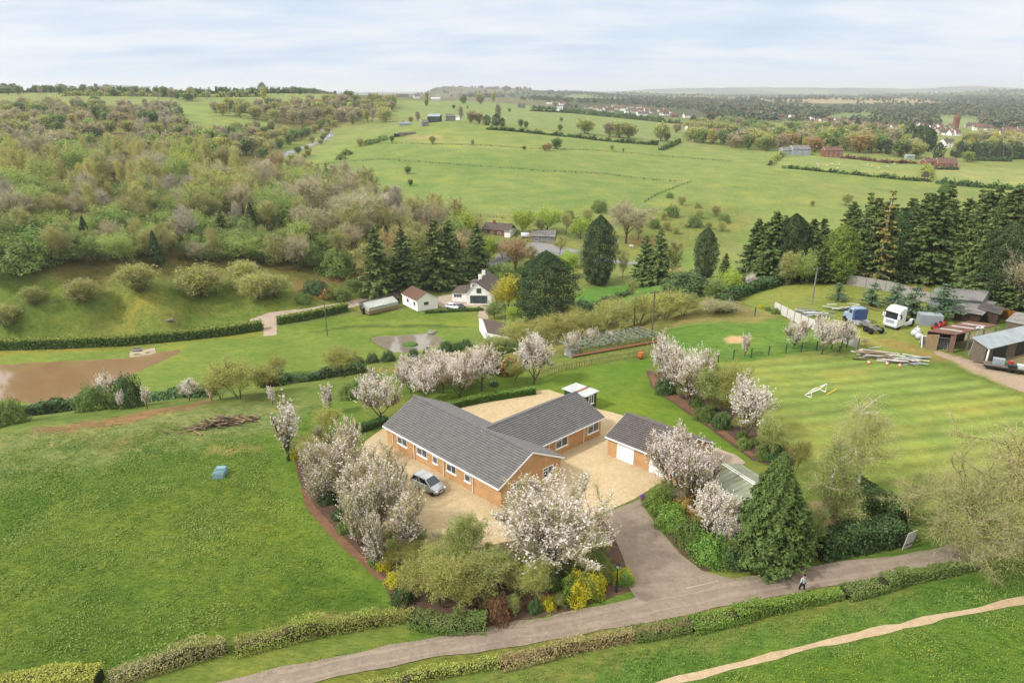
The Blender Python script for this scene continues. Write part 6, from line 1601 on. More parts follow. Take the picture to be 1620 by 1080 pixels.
# goal
M['yellowp'] = mat('yellow_plastic', S(232, 206, 66), S(216, 190, 52), 2, .5, .3)
ga, gb = at(1283, 629), at(1306, 620); P = ga; d = gb - ga; root = thing('football_goal', 'white framed toy football goal standing in the mown field', 'goal', P)
u_ = un(d[:2]); nrm = np.r_[-u_[1], u_[0], 0] * -1.; Lg = np.linalg.norm(d); U = np.r_[u_, 0]
b = MB(); H_ = 1.2; f = lambda a, c, z: U * a + nrm * c + np.array((0, 0, z))
for a in (0, Lg): b.tube([f(a, 0, 0), f(a, 0, H_), f(a, -.9, .05), f(a, 0, .05)], .055, 6)
b.tube([f(0, 0, H_), f(Lg, 0, H_)], .055, 6); b.tube([f(0, -.9, .05), f(Lg, -.9, .05)], .05, 6); b.build('frame', M['white'], root)
b = MB(); b.tube([f(Lg * .3, 0, H_), f(Lg * .55, 0, H_)], .065, 6); b.tube([f(Lg * .3, 0, H_), f(Lg * .25, -.5, .6)], .05, 6); b.build('yellow_joint', M['yellowp'], root)
b = MB()
for k in range(12): b.tube([f(Lg * k / 12, 0, H_), f(Lg * k / 12, -.9, .05)], .006, 3)
for k in range(5): b.tube([f(0, -.9 * k / 5, H_ - (H_ - .05) * k / 5), f(Lg, -.9 * k / 5, H_ - (H_ - .05) * k / 5)], .006, 3)
b.build('net', M['white'], root)
q1, q2 = at(1308, 625), at(1324, 616); b = MB(); b.tube([(0, 0, .06), q2 - q1 + (0, 0, .06)], .06, 6); b.tube([(.1, .2, .06), (q2 - q1) * .9 + (.2, .3, .06)], .06, 6); tag(b.build('goal_pole', M['yellowp'], loc=q1), 'yellow goal poles lying on the grass right of the goal', 'pole')
# pale blue box in the meadow
M['bluebox'] = mat('pale_blue_plastic', S(150, 184, 190), S(132, 168, 176), 2, .6, .3); M['bluelid'] = mat('blue_grey_lid', S(112, 152, 164), S(98, 138, 150), 2, .6, .3)
P = at(349, 752); root = thing('coop', 'pale blue plastic box with a darker hinged lid standing in the meadow', 'box', P, .06)
b = MB(); b.box((0, 0, .3), (1.15, 1.5, .6)); b.box((0, .45, .62), (1.0, .55, .3)); b.build('body', M['bluebox'], root)
b = MB(); b.box((0, -.35, .63), (1.0, .62, .04)); b.build('lid', M['bluelid'], root)
b = MB(); b.box((0, -.35, .66), (1.15, .06, .04)); b.box((0, .0, .78), (1.1, .05, .06)); b.build('rim', M['bluebox'], root)
# purple pots, black sack, gate, orange pot
M['purple'] = mat('purple_flowers', S(140, 120, 206), S(112, 94, 180), 14, .8, .1); M['terracotta'] = mat('terracotta', S(206, 124, 70), S(186, 106, 58), 4, .8, .2)
for px, py, lb in ((1016, 790, 'purple flowering pot nearest the gravel at the bed corner'), (1024, 801, 'purple flowering pot further down the drive edge')):
    root = thing('flower_pot', lb, 'plant pot', at(px, py)); b = MB(); b.lathe([(.14, 0), (.2, .3), (.22, .3), (.22, .34)], n=12); b.build('pot', M['terracotta'], root)
    b = MB(); r_ = np.random.default_rng(int(px)); b.leaves(r_.normal(0, .15, (160, 3)) * (1, 1, .5) + (0, 0, .42), .11, None, .8); b.build('flower', M['purple'], root)
P = at(1177, 900); b = MB(); b.ell((0, 0, .3), (.5, .38, .34), 12); b.ell((.2, .1, .55), (.16, .14, .14), 8); tag(b.build('black_sack', M['black'], loc=P, smooth=True), 'black plastic sack lying at the foot of the big cypress', 'sack')
P = at(1436, 868); root = thing('gate_panel', 'weathered timber gate leaning upright at the end of the laurel hedge', 'gate', P, .45)
b = MB()
for k in range(5): b.box((-.5 + k * .25, 0, .95), (.235, .04, 1.9 + .05 * (k % 2)), rx=.12)
b.build('board', M['greypanel'], root); b = MB(); b.box((.0, .12, 1.5), (1.2, .05, .1)); b.box((0, .02, .5), (1.2, .05, .1)); b.build('rail', M['timber'], root)
P = at(1013, 566, -.2); b = MB(); b.lathe([(.3, 0), (.5, .3), (.52, .6), (.4, .95), (.42, 1.0)], n=14); tag(b.build('garden_urn', M['terracotta'], loc=hit(1013, 567)), 'orange terracotta urn at the back corner of the garden lawn', 'urn')
# logs in the meadow
P = hit(348, 672); root = None; b = MB(); rg = np.random.default_rng(5)
for k in range(190):
    f = rg.normal(0, 1, 2); L = rg.uniform(.5, 1.6); a = rg.uniform(-.6, .6); c = np.array((f[0] * 1.9, f[0] * .75 + f[1] * .55, .15 + max(0, .7 - abs(f[0]) * .35) * rg.uniform(0, 1)))
    dv_ = np.array((math.cos(a), math.sin(a), rg.normal(0, .25))) * L / 2; b.tube([c - dv_, c + dv_], rg.uniform(.03, .1), 6, int(rg.integers(0, 3)))
tag(b.build('log_pile', [M['timber'], M['bark'], M['palewood']], loc=P), 'long heap of grey logs and prunings in the left meadow', 'log pile')
# patio by the pond
boxy('bench', 'grey stone bench on the terrace of the brown pond', 'bench', 217, 556, (2.2, .7, .5), .2, 'conc', lambda b, s: (b.box((0, .3, .8), (s[0], .1, .7)), b.box((0, 0, .5), (s[0] + .1, s[1] + .1, .08))))
boxy('stone_trough', 'pale stone slab lying in the hillside pasture', 'stone', 267, 507, (2.4, 1., .3), .3, 'conc', lambda b, s: b.box((.6, .2, .35), (1., .6, .3), .4))
b = MB(); b.ell((0, 0, .3), (1.2, .9, .55), 10); b.ell((.8, .5, .5), (.7, .6, .5), 9); b.ell((-.5, .5, .6), (.6, .5, .5), 8); tag(b.build('rockery', M['conc'], loc=hit(683, 528)), 'heap of pale rocks on the far shore of the small pond', 'rockery')
b = MB(); b.ell((0, 0, 0), (2.2, 1.6, .7), 18); o = b.build('pond_island', LM['hedge'], smooth=True); p = at(649, 545, -27.1); o.location = (p[0], p[1], -27.15); tag(o, 'round grassy island in the middle of the small pond', 'island')
boxy('garden_table', 'white garden table on the drive edge beside the valley hedge', 'table', 448, 503, (1.6, .9, .7), .3, 'steelwhite', lambda b, s: b.box((0, 0, .73), (1.8, 1.1, .06)))
# fruit cage with its shed
q1, q2, q3 = hit(905, 566), hit(1045, 541), hit(1005, 526)
root = thing('fruit_cage', 'long low netted garden frame with brick red edging on the slope', 'garden frame', q1)
b = MB(); b.tube([(0, 0, .3), q2 - q1 + (0, 0, .3)], .22, 4); b.tube([q2 - q1 + (0, 0, .3), q3 - q1 + (0, 0, .3)], .2, 4); b.build('edging', M['brownpanel'], root)
b = MB(); 
for k in range(15):
    f = k / 14; a = (q2 - q1) * f; c = a + (q3 - q2) * .85; b.tube([a + (0, 0, .1), a + (0, 0, 1.4), c + (0, 0, 1.4), c + (0, 0, .1)], .05, 4)
for k in range(7): d = (q3 - q2) * .85 * k / 6; b.tube([d + (0, 0, 1.4), q2 - q1 + d + (0, 0, 1.4)], .035, 4)
b.build('frame', M['conc'], root)
b = MB(); rg = np.random.default_rng(3); n = 900; f, g_ = rg.uniform(0, 1, (n, 1)), rg.uniform(0, .85, (n, 1)); b.leaves((q2 - q1) * f + (q3 - q2) * g_ + np.c_[np.zeros((n, 2)), rg.uniform(.9, 1.5, n)], .5, None, 2.); b.build('netting', LM['blue'], root)
shed('potting_shed', 'small grey roofed potting shed at the near end of the netted frame', hit(893, 561), hit(904, 567), hit(915, 559), 1.5, 1.8, 'greypanel', 'fibre', over=.25)
# picket edge of the lawn
P = [hit(*q) for q in ((845, 602), (880, 588), (940, 576), (1000, 566), (1040, 556))]
root = thing('picket_fence', 'rustic fence of thin upright stakes along the back of the lawn', 'fence', P[0])
b = MB(); b.tube([(0, 0, -.2), (.03, .02, .7), (0, 0, 1.4)], [.05, .045, .03], 4); stk = b.mesh('stake', LM['straw'])
for a, c in zip(P[:-1], P[1:]):
    n = int(np.linalg.norm(c - a) / .42)
    for k in range(n):
        p = a + (c - a) * k / n; o = bpy.data.objects.new('stake', stk); COL.objects.link(o); o.parent = root
        o.location = (p[0] - P[0][0], p[1] - P[0][1], float(ground(p[0], p[1])) - P[0][2]); o.rotation_euler = (random.uniform(-.08, .08), random.uniform(-.08, .08), random.uniform(0, 6)); o.scale = (1.3, 1.3, random.uniform(.8, 1.2))
b = MB(); b.tube([p - P[0] + (0, 0, .8) for p in P], .04, 4); b.build('rail', M['timber'], root)
# utility poles and their wires
def pole(px, py, ty, label, m='timber', arm=True):
    P = hit(px, py); h = hpx(P, ty); root = thing('utility_pole', label, 'utility pole', P); b = MB(); b.tube([(0, 0, -.5), (0, 0, h)], [.16, .11], 7); b.build('pole', M[m], root)
    if arm: b = MB(); b.box((0, 0, h - .4), (1.8, .12, .12), .4); b.build('crossarm', M[m], root)
    for k in (-.7, 0, .7):
        b = MB(); b.lathe([(.05, h - .34), (.07, h - .2), (.03, h - .1)], (k * math.cos(.4), k * math.sin(.4), 0), 6); b.build('insulator', M['conc'], root)
    return P + (0, 0, h - .15)
T1 = pole(1031, 529, 459, 'tall weathered utility pole beyond the netted garden frame'); T2 = pole(1284, 482, 422, 'grey utility pole in the grass above the paddock', 'conc'); T3 = pole(518, 531, 475, 'utility pole on the valley lawn beside the long hedge'); T4 = pole(1068, 470, 447, 'short pale utility pole in the scrub beyond the lawn', 'conc'); T5 = pole(799, 520, 480, 'brown utility pole beside the white house lane'); T6 = pole(1003, 515, 470, 'thin pole in the bushes left of the tall utility pole', 'timber', False)
def wire(a, c, label, sag=1.2):
    t = np.linspace(0, 1, 14)[:, None]; p = a + (c - a) * t; p[:, 2] -= sag * 4 * (t * (1 - t))[:, 0]
    b = MB(); 
    for o in (-.6, .6): b.tube(p - a + (o, 0, 0), .018, 3)
    tag(b.build('overhead_wire', M['black'], loc=a), label, 'wire')
wire(T5, T1, 'overhead wires from the white house lane to the tall pole'); wire(T1, T4, 'overhead wires between the tall pole and the scrub pole'); wire(T4, T2, 'overhead wires running to the pole above the paddock'); wire(T2, T2 + (60, -8, 1), 'overhead wires crossing before the fir wood', 1.5)
# ------------------------------------------------------------------ sheets on the ground
def gravel_mat(name, c, c2, c3, sc=.35, st=(.86, .84, .8)):
    m, nt, b = _nodes(name); b.inputs['Roughness'].default_value = .95; b.inputs['Specular IOR Level'].default_value = .1
    k = ramp(nt, noise(nt, sc, 6, .6, coord='World'), ((.32, c), (.6, c2), (.75, c3)))
    k = mixc(nt, 1, k, ramp(nt, noise(nt, 2.2, 5, .65, coord='World'), ((.28, (*st, 1)), (.7, (1.12, 1.12, 1.12, 1)))), 'MULTIPLY')
    f = noise(nt, 14, 3, .75, coord='World')
    k = mixc(nt, 1, k, ramp(nt, f, ((.3, (.78, .77, .75, 1)), (.7, (1.2, 1.2, 1.2, 1)))), 'MULTIPLY')
    nt.links.new(k, b.inputs['Base Color'])
    bn = _n(nt, 'ShaderNodeBump', Strength=.4, Distance=.04); nt.links.new(f, bn.inputs['Height']); nt.links.new(bn.outputs[0], b.inputs['Normal'])
    return m
M['gravel'] = gravel_mat('gold_gravel', S(206, 184, 146), S(216, 196, 160), S(196, 170, 130))
M['tarmac'] = gravel_mat('worn_tarmac', S(150, 136, 124), S(164, 150, 136), S(140, 124, 110), .5)
M['track'] = gravel_mat('dusty_track', S(172, 154, 134), S(186, 166, 144), S(158, 138, 112), .4)
M['trackworn'] = gravel_mat('worn_tarmac_track', S(160, 146, 132), S(172, 158, 142), S(150, 134, 118), .5)
M['soil'] = gravel_mat('bare_soil', S(126, 96, 76), S(144, 110, 86), S(108, 82, 64), .6)
M['soildark'] = gravel_mat('dark_bed_soil', S(98, 78, 68), S(112, 92, 78), S(86, 68, 58), .6)
M['paving'] = gravel_mat('pale_paving', S(186, 168, 152), S(198, 182, 166), S(170, 152, 136), .5)
M['path'] = gravel_mat('sandy_path', S(196, 172, 140), S(206, 184, 154), S(180, 156, 124), .4)
M['road'] = gravel_mat('grey_asphalt', S(150, 150, 154), S(160, 160, 164), S(142, 142, 146), .3)
def sheet(name, pts, z, m, label, wob=.25, sub=1.2):
    """flat sheet on the level plateau; pts in photo coordinates on the ground"""
    P = np.array([at(*q)[:2] for q in pts]); out = []
    for i in range(len(P)):
        a, b = P[i], P[(i + 1) % len(P)]; n = max(1, int(np.linalg.norm(b - a) / sub))
        for k in range(n):
            c = a + (b - a) * k / n
            out.append(c + (wob * np.array((vnoise(np.array(c[0] / 1.7), np.array(c[1] / 1.7), 31), vnoise(np.array(c[0] / 1.7), np.array(c[1] / 1.7), 32))) if k else 0))
    b = MB(); b.add(np.c_[np.array(out), np.full(len(out), z)], np.arange(len(out)))
    o = b.build(name, M[m]); return tag(o, label, name.replace('_', ' '), kind='structure')
def strip(name, pts, w, m, label, z=.03, px=True, kind='structure', wob=.12, cols=5, step=1.2):
    P = np.array([hit(*q)[:2] for q in pts]) if px else np.array(pts)
    d = np.r_[0, np.cumsum(np.linalg.norm(np.diff(P, axis=0), axis=1))]; n = max(4, int(d[-1] / step)); s = np.linspace(0, d[-1], n + 1)
    Q = np.c_[np.interp(s, d, P[:, 0]), np.interp(s, d, P[:, 1])]
    for _ in range(int(4)): Q[1:-1] = (Q[:-2] + 2 * Q[1:-1] + Q[2:]) / 4
    T = np.gradient(Q, axis=0); T /= np.linalg.norm(T, axis=1)[:, None]; N = np.c_[-T[:, 1], T[:, 0]]
    ww = np.interp(s, d, w) if not np.isscalar(w) else np.full(n + 1, w)
    L = np.linspace(-.5, .5, cols)
    e = wob * np.c_[vnoise(s / 1.9, s * 0, 41), vnoise(s / 1.9, s * 0 + 9, 42)]
    V = []
    for j, f in enumerate(L):
        off = f * ww + (e[:, 0] if j == 0 else e[:, 1] if j == cols - 1 else 0); q = Q + N * off[:, None]
        V.append(np.c_[q, ground(q[:, 0], q[:, 1]) + z])
    V = np.stack(V, 1).reshape(-1, 3); F = [(i * cols + j, i * cols + j + 1, (i + 1) * cols + j + 1, (i + 1) * cols + j) for i in range(n) for j in range(cols - 1)]
    b = MB(); b.add(V, F); return tag(b.build(name, M[m], smooth=True), label, name.replace('_', ' '), kind=kind)
sheet('gravel_drive', [(606, 678), (578, 698), (556, 745), (566, 800), (620, 843), (690, 875), (770, 864), (850, 848), (960, 812), (1015, 782), (1040, 765), (1095, 772), (1136, 738), (1150, 725), (1128, 712), (1050, 690), (985, 657), (950, 648), (915, 632), (868, 616), (842, 619), (735, 638), (690, 655)], .030, 'gravel', 'golden gravel forecourt round the bungalow', .2)
sheet('tarmac_drive', [(950, 817), (1012, 790), (1035, 825), (1075, 876), (1108, 902), (1152, 914), (1158, 940), (1080, 965), (1012, 978), (1006, 946), (992, 925), (990, 895), (972, 850)], .045, 'tarmac', 'worn tarmac drive from the lane to the gravel', .12)
strip('lane', [(300, 1104), (450, 1072), (600, 1040), (750, 1013), (900, 988), (1020, 963), (1150, 936), (1260, 917), (1400, 896), (1500, 879), (1560, 868), (1640, 856), (1800, 835)], [1.9, 1.9, 2.0, 2.2, 2.4, 2.9, 2.9, 2.6, 2.3, 2.1, 2.0, 2.0, 2.0], 'tarmac', 'worn single track lane running past the drive entrance', .06, wob=.2)
for o_ in (-.62, .62):
    strip('wheel_track', [(q[0], q[1] + o_ * 14) for q in ((440, 1074), (600, 1040), (750, 1013), (900, 988), (1020, 963), (1150, 936), (1260, 917), (1400, 896), (1500, 879))], .34, 'trackworn', 'paler wheel track worn into the lane', .075, wob=.2, cols=3)
strip('footpath', [(950, 1110), (1080, 1074), (1180, 1048), (1300, 1018), (1400, 995), (1500, 973), (1640, 946), (1800, 912)], .62, 'path', 'narrow sandy footpath across the lower meadow', .03, wob=.16)
sheet('entrance_line', [(1084, 930.5), (1136, 919), (1137.5, 920), (1086, 932)], .075, 'paving', 'faded white line across the drive entrance', .0)
sheet('flower_bed', [(474, 690), (462, 712), (476, 765), (486, 802), (522, 842), (570, 882), (603, 916), (622, 955), (660, 985), (770, 995), (900, 966), (1000, 934), (992, 925), (990, 895), (972, 850), (952, 817), (850, 846), (770, 862), (690, 873), (620, 841), (567, 799), (558, 745), (562, 705), (530, 690)], .018, 'soildark', 'curved soil bed of shrubs along the front of the gravel', .15)
sheet('flower_bed', [(475, 772), (484, 803), (520, 845), (566, 886), (600, 918), (612, 918), (580, 884), (534, 840), (498, 800), (484, 775)], .03, 'soil', 'bare brown edging strip of the front bed', .12)
sheet('flower_bed', [(1018, 790), (1042, 766), (1100, 775), (1200, 800), (1290, 840), (1290, 875), (1180, 905), (1112, 903), (1078, 876), (1040, 828)], .018, 'soildark', 'soil bed of shrubs right of the drive', .15)
sheet('flower_bed', [(1022, 586), (1030, 612), (1082, 650), (1130, 684), (1190, 728), (1250, 745), (1262, 720), (1180, 660), (1120, 620), (1060, 590)], .018, 'soildark', 'soil bed under the row of blossom trees on the right', .15)
sheet('flower_bed', [(1026, 594), (1034, 614), (1084, 648), (1132, 680), (1188, 722), (1198, 722), (1150, 684), (1096, 642), (1044, 608), (1034, 592)], .03, 'soil', 'bare brown edging strip along the garden lawn', .12)
sheet('paving', [(1100, 742), (1132, 708), (1165, 720), (1180, 732), (1140, 750)], .04, 'paving', 'paved strip between garage and green outbuilding', .0)
strip('verge_track', [(1480, 556), (1530, 574), (1590, 596), (1640, 616), (1720, 650)], [1.5, 3, 4.5, 6, 7], 'track', 'pale stony track into the yard', .03, wob=.5)
# valley drives and yard
strip('valley_drive', [(427, 531), (428, 515), (427, 504)], 3.6, 'paving', 'short paved ramp from the valley lawn', .06)
strip('valley_drive', [(395, 511), (427, 505), (480, 496), (540, 485), (600, 472), (650, 458), (700, 446), (740, 436)], [3, 4, 3.5, 3.5, 3.5, 3.5, 3.5, 3.5], 'paving', 'pinkish gravel drive running to the white house', .07)
strip('valley_drive', [(690, 482), (715, 476), (738, 474), (768, 481)], [10, 15, 15, 9], 'paving', 'paved yard in front of the white house', .05, cols=9)
strip('valley_drive', [(768, 484), (764, 496), (766, 512), (768, 522)], 3., 'paving', 'narrow lane down past the tiny white shed', .06)
strip('valley_road', [(735, 432), (780, 418), (810, 400), (850, 394), (900, 399), (960, 412), (1030, 420)], [5, 5, 8, 15, 9, 5, 4], 'road', 'grey valley road and hardstanding beyond the conifers', .08, cols=9)
strip('red_track', [(655, 345), (660, 334), (640, 326), (610, 318), (596, 312), (588, 304)], 4.5, 'soil', 'red earth track climbing the foot of the hill', .1)
strip('main_road', [(372, 284), (385, 276), (400, 266), (420, 259), (440, 250), (462, 240), (490, 230), (512, 222), (522, 215), (519, 209), (505, 205)], 8., 'road', 'grey main road winding up the valley between woods and hill', .12, cols=7, step=3)
strip('road_line', [(372, 284), (385, 276), (400, 266), (420, 259), (440, 250), (462, 240), (490, 230), (512, 222), (522, 215), (519, 209), (505, 205)], .35, 'white', 'white centre line of the main road', .2, cols=2, step=3, wob=0)
def water(name, P, z, m, label):
    c = P.mean(0); Q = c + (P - c) * 1.04; b = MB(); b.add(np.c_[Q, np.full(len(Q), z)], np.arange(len(Q))); return tag(b.build(name, m), label, 'pond', kind='structure')
def water_mat(name, c, c2):
    m, nt, b = _nodes(name); b.inputs['Roughness'].default_value = .03; b.inputs['Specular IOR Level'].default_value = 1.
    nt.links.new(ramp(nt, noise(nt, .05, 3, coord='World'), ((.35, c), (.65, c2))), b.inputs['Base Color'])
    bn = _n(nt, 'ShaderNodeBump', Strength=.05, Distance=.1); nt.links.new(noise(nt, 1.3, 4, coord='World', stretch=(.5, 1.6, 1)), bn.inputs['Height']); nt.links.new(bn.outputs[0], b.inputs['Normal']); return m
water('pond', POND_BIG, -27.15, water_mat('muddy_water', S(166, 132, 96, .5), S(172, 142, 108, .5)), 'large muddy brown pond in the valley')
water('pond', POND_SMALL, -27.15, water_mat('grey_water', S(158, 148, 132, .6), S(140, 130, 114, .6)), 'small grey pond on the valley lawn')
strip('terrace', [(205, 560), (225, 558), (246, 554)], 4, 'paving', 'paved terrace at the brown pond', .1)

# ------------------------------------------------------------------ garden trees and shrubs near the house
BL = 'cherry trees in white blossom'
def bl(key, rows, grp=BL):
    for px, py, ty, ws, lb in rows: plantpx(key, px, py, ty, lb, grp, ws)
bl('blossomwide', [(884, 908, 752, 1.75, 'huge spreading white blossom tree in front of the bungalow gable')])
bl('blossomwand', [
 (492, 752, 700, 1.4, 'low spreading blossom tree over the corner of the meadow'), (505, 795, 735, 1.4, 'low blossom tree above the inner bend of the bare soil'), (622, 800, 728, 1.3, 'loose blossom tree reaching over the gravel'), (640, 840, 765, 1.2, 'loose blossom tree at the edge of the gravel beyond the car'),
 (548, 738, 660, 1.2, 'pink white wand-stemmed blossom tree at the top of the drive bed'), (520, 760, 690, 1.3, 'twiggy blossom tree leaning to the meadow side of the bed'), (560, 790, 692, 1.4, 'tall blossom tree in the bend of the front bed'),
 (590, 800, 705, 1.4, 'blossom tree nearest the parked car'), (545, 822, 735, 1.4, 'blossom tree above the bare soil edge'), (600, 838, 728, 1.1, 'wide blossom tree in the middle of the front bed'),
 (570, 862, 765, .9, 'low blossom tree overhanging the meadow edge'), (630, 872, 775, 1.3, 'blossom tree at the lower end of the front bed'), (600, 892, 800, .9, 'lowest blossom tree of the front bed above a golden bush'), (500, 712, 672, 1., 'small pinkish blossom tree beside the box hedge')])
bl('blossomyoung', [(456, 728, 632, 1., 'slim young blossom tree standing at the meadow corner of the bed'), (432, 640, 610, 1, 'sparse young blossom tree in rough grass above the meadow'), (520, 655, 608, 1, 'young blossom tree left of the round white one'), (233, 646, 612, 1, 'thin young blossom tree in the hedge under the brown pond'), (192, 648, 618, 1, 'small blossom tree next to the dark bushes by the brown pond'), (335, 634, 607, 1, 'small blossom tree right of the twin pink one'), (1178, 563, 528, 1., 'thin young blossom tree beside the round bare patch')])
bl('blossom', [
 (604, 668, 586, 1.05, 'round white blossom tree left of the bungalow roof'), (650, 622, 572, 1.1, 'first blossom tree of the row behind the bungalow'), (672, 640, 570, .9, 'second blossom tree of the row behind the bungalow'), (700, 622, 552, 1.0, 'third and tallest blossom tree of the row behind the bungalow'), (728, 632, 556, .95, 'blossom tree with a bare trunk in the row behind the bungalow'),
 (762, 618, 546, 1.1, 'right end blossom tree of the row behind the bungalow'), (845, 608, 524, 1.0, 'tall pale blossom tree standing alone on the back lawn'), (1050, 612, 530, 1.0, 'blossom tree at the far end of the right hand bed'), (1090, 640, 548, 1.1, 'large blossom tree second along the right hand bed'), (1180, 692, 596, 1.15, 'round white blossom tree in front of the mown field'),
 (1255, 552, 503, 1.2, 'flat topped blossom tree by the green wire fence'), (1300, 560, 500, 1.1, 'pinkish blossom tree before the low board fence'), (1328, 556, 505, 1., 'blossom tree hiding the front of the blue lorry'), (905, 562, 524, 1., 'blossom tree at the near end of the netted frame'), (935, 552, 518, 1., 'blossom tree in the middle of the netted frame'), (965, 545, 522, 1., 'blossom tree at the far end of the netted frame'),
 (300, 634, 598, 1., 'pinkish blossom tree in the hedge under the brown pond'), (170, 612 + 30, 590, .8, 'blossom tree between two bushes at the brown pond')])
bl('blossomlow', [(640, 606, 562, 1.2, 'low blossom bush at the left end of the row behind the bungalow'), (664, 612, 560, 1.2, 'low blossom bush under the second tree of the row'), (690, 605, 552, 1.2, 'low blossom bush under the tallest tree of the row'), (716, 612, 556, 1.2, 'low blossom bush right of the tallest tree of the row'), (745, 608, 552, 1.2, 'low blossom bush at the right end of the row'), (1072, 622, 552, 1.1, 'low blossom bush between the two big blossom trees on the right')])
bl('blossom', [(1062, 790, 676, .95, 'big blossom tree in front of the garage doors'), (1095, 800, 690, .9, 'blossom tree in front of the garage gable'), (1125, 850, 760, 1.0, 'blossom tree beside the green outbuilding roof'), (1150, 870, 800, .9, 'blossom tree squeezed against the big cypress')])
# shrubs in the front bed
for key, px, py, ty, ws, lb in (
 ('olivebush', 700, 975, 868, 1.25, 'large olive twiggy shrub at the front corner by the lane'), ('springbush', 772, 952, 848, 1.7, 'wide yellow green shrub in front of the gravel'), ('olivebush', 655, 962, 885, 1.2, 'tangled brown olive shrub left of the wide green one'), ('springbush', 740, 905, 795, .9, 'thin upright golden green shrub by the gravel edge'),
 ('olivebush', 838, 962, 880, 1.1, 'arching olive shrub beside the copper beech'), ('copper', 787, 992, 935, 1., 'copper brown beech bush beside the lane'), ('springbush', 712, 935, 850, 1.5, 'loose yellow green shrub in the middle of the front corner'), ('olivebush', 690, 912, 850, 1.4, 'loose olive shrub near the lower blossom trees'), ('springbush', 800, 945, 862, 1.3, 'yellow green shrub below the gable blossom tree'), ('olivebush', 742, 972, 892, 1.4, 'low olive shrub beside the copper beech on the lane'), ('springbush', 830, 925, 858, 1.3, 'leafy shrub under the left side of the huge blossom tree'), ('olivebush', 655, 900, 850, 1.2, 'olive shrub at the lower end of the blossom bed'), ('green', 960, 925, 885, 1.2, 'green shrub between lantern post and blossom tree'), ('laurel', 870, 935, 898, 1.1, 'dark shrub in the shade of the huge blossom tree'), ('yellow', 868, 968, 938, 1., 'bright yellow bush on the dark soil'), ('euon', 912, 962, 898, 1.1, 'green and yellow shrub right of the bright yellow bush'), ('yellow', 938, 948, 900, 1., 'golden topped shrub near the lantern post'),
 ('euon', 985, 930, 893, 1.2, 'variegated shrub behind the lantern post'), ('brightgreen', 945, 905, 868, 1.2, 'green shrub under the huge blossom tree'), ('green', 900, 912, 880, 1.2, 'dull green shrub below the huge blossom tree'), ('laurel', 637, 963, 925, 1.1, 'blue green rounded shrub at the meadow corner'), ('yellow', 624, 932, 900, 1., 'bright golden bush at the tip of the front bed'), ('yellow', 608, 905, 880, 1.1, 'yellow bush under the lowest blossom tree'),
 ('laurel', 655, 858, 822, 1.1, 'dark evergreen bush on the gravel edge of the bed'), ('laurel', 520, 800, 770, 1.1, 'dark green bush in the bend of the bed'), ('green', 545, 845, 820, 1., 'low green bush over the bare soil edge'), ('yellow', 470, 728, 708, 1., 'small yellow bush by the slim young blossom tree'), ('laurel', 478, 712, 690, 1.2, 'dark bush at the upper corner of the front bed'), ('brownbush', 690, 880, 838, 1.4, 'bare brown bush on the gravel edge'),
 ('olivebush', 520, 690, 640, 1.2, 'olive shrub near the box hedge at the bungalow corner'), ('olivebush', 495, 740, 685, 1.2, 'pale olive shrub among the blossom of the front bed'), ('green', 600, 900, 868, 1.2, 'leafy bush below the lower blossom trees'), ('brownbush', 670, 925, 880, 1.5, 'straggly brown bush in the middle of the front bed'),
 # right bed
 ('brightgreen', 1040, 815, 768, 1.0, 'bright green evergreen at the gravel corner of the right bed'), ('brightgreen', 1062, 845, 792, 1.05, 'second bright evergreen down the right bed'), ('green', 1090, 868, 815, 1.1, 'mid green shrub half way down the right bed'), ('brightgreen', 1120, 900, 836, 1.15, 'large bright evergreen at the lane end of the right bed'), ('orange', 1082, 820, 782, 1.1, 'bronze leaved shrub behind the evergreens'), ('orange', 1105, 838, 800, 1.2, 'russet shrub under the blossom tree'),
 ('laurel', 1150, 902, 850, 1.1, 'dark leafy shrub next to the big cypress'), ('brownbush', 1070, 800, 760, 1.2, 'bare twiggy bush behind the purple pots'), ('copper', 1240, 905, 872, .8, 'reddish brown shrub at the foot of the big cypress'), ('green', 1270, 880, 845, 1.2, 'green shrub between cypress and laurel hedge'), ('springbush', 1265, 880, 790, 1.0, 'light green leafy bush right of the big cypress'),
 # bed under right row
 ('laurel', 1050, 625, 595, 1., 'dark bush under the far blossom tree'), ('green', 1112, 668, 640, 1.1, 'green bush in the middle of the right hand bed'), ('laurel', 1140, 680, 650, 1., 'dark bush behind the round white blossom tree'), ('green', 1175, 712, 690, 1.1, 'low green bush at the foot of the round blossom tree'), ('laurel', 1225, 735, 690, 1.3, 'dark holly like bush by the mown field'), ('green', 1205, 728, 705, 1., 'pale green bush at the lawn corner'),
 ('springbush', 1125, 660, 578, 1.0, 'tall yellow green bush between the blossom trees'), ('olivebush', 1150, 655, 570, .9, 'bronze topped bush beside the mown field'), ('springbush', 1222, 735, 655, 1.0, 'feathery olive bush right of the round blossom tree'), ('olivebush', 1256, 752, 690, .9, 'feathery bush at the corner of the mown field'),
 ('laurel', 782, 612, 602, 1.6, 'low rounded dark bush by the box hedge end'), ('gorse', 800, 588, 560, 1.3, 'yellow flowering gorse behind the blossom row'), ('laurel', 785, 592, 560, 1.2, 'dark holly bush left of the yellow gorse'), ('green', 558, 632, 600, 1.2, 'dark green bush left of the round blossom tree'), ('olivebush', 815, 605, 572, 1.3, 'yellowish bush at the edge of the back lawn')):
    plantpx(key, px, py, ty, lb, None, ws)
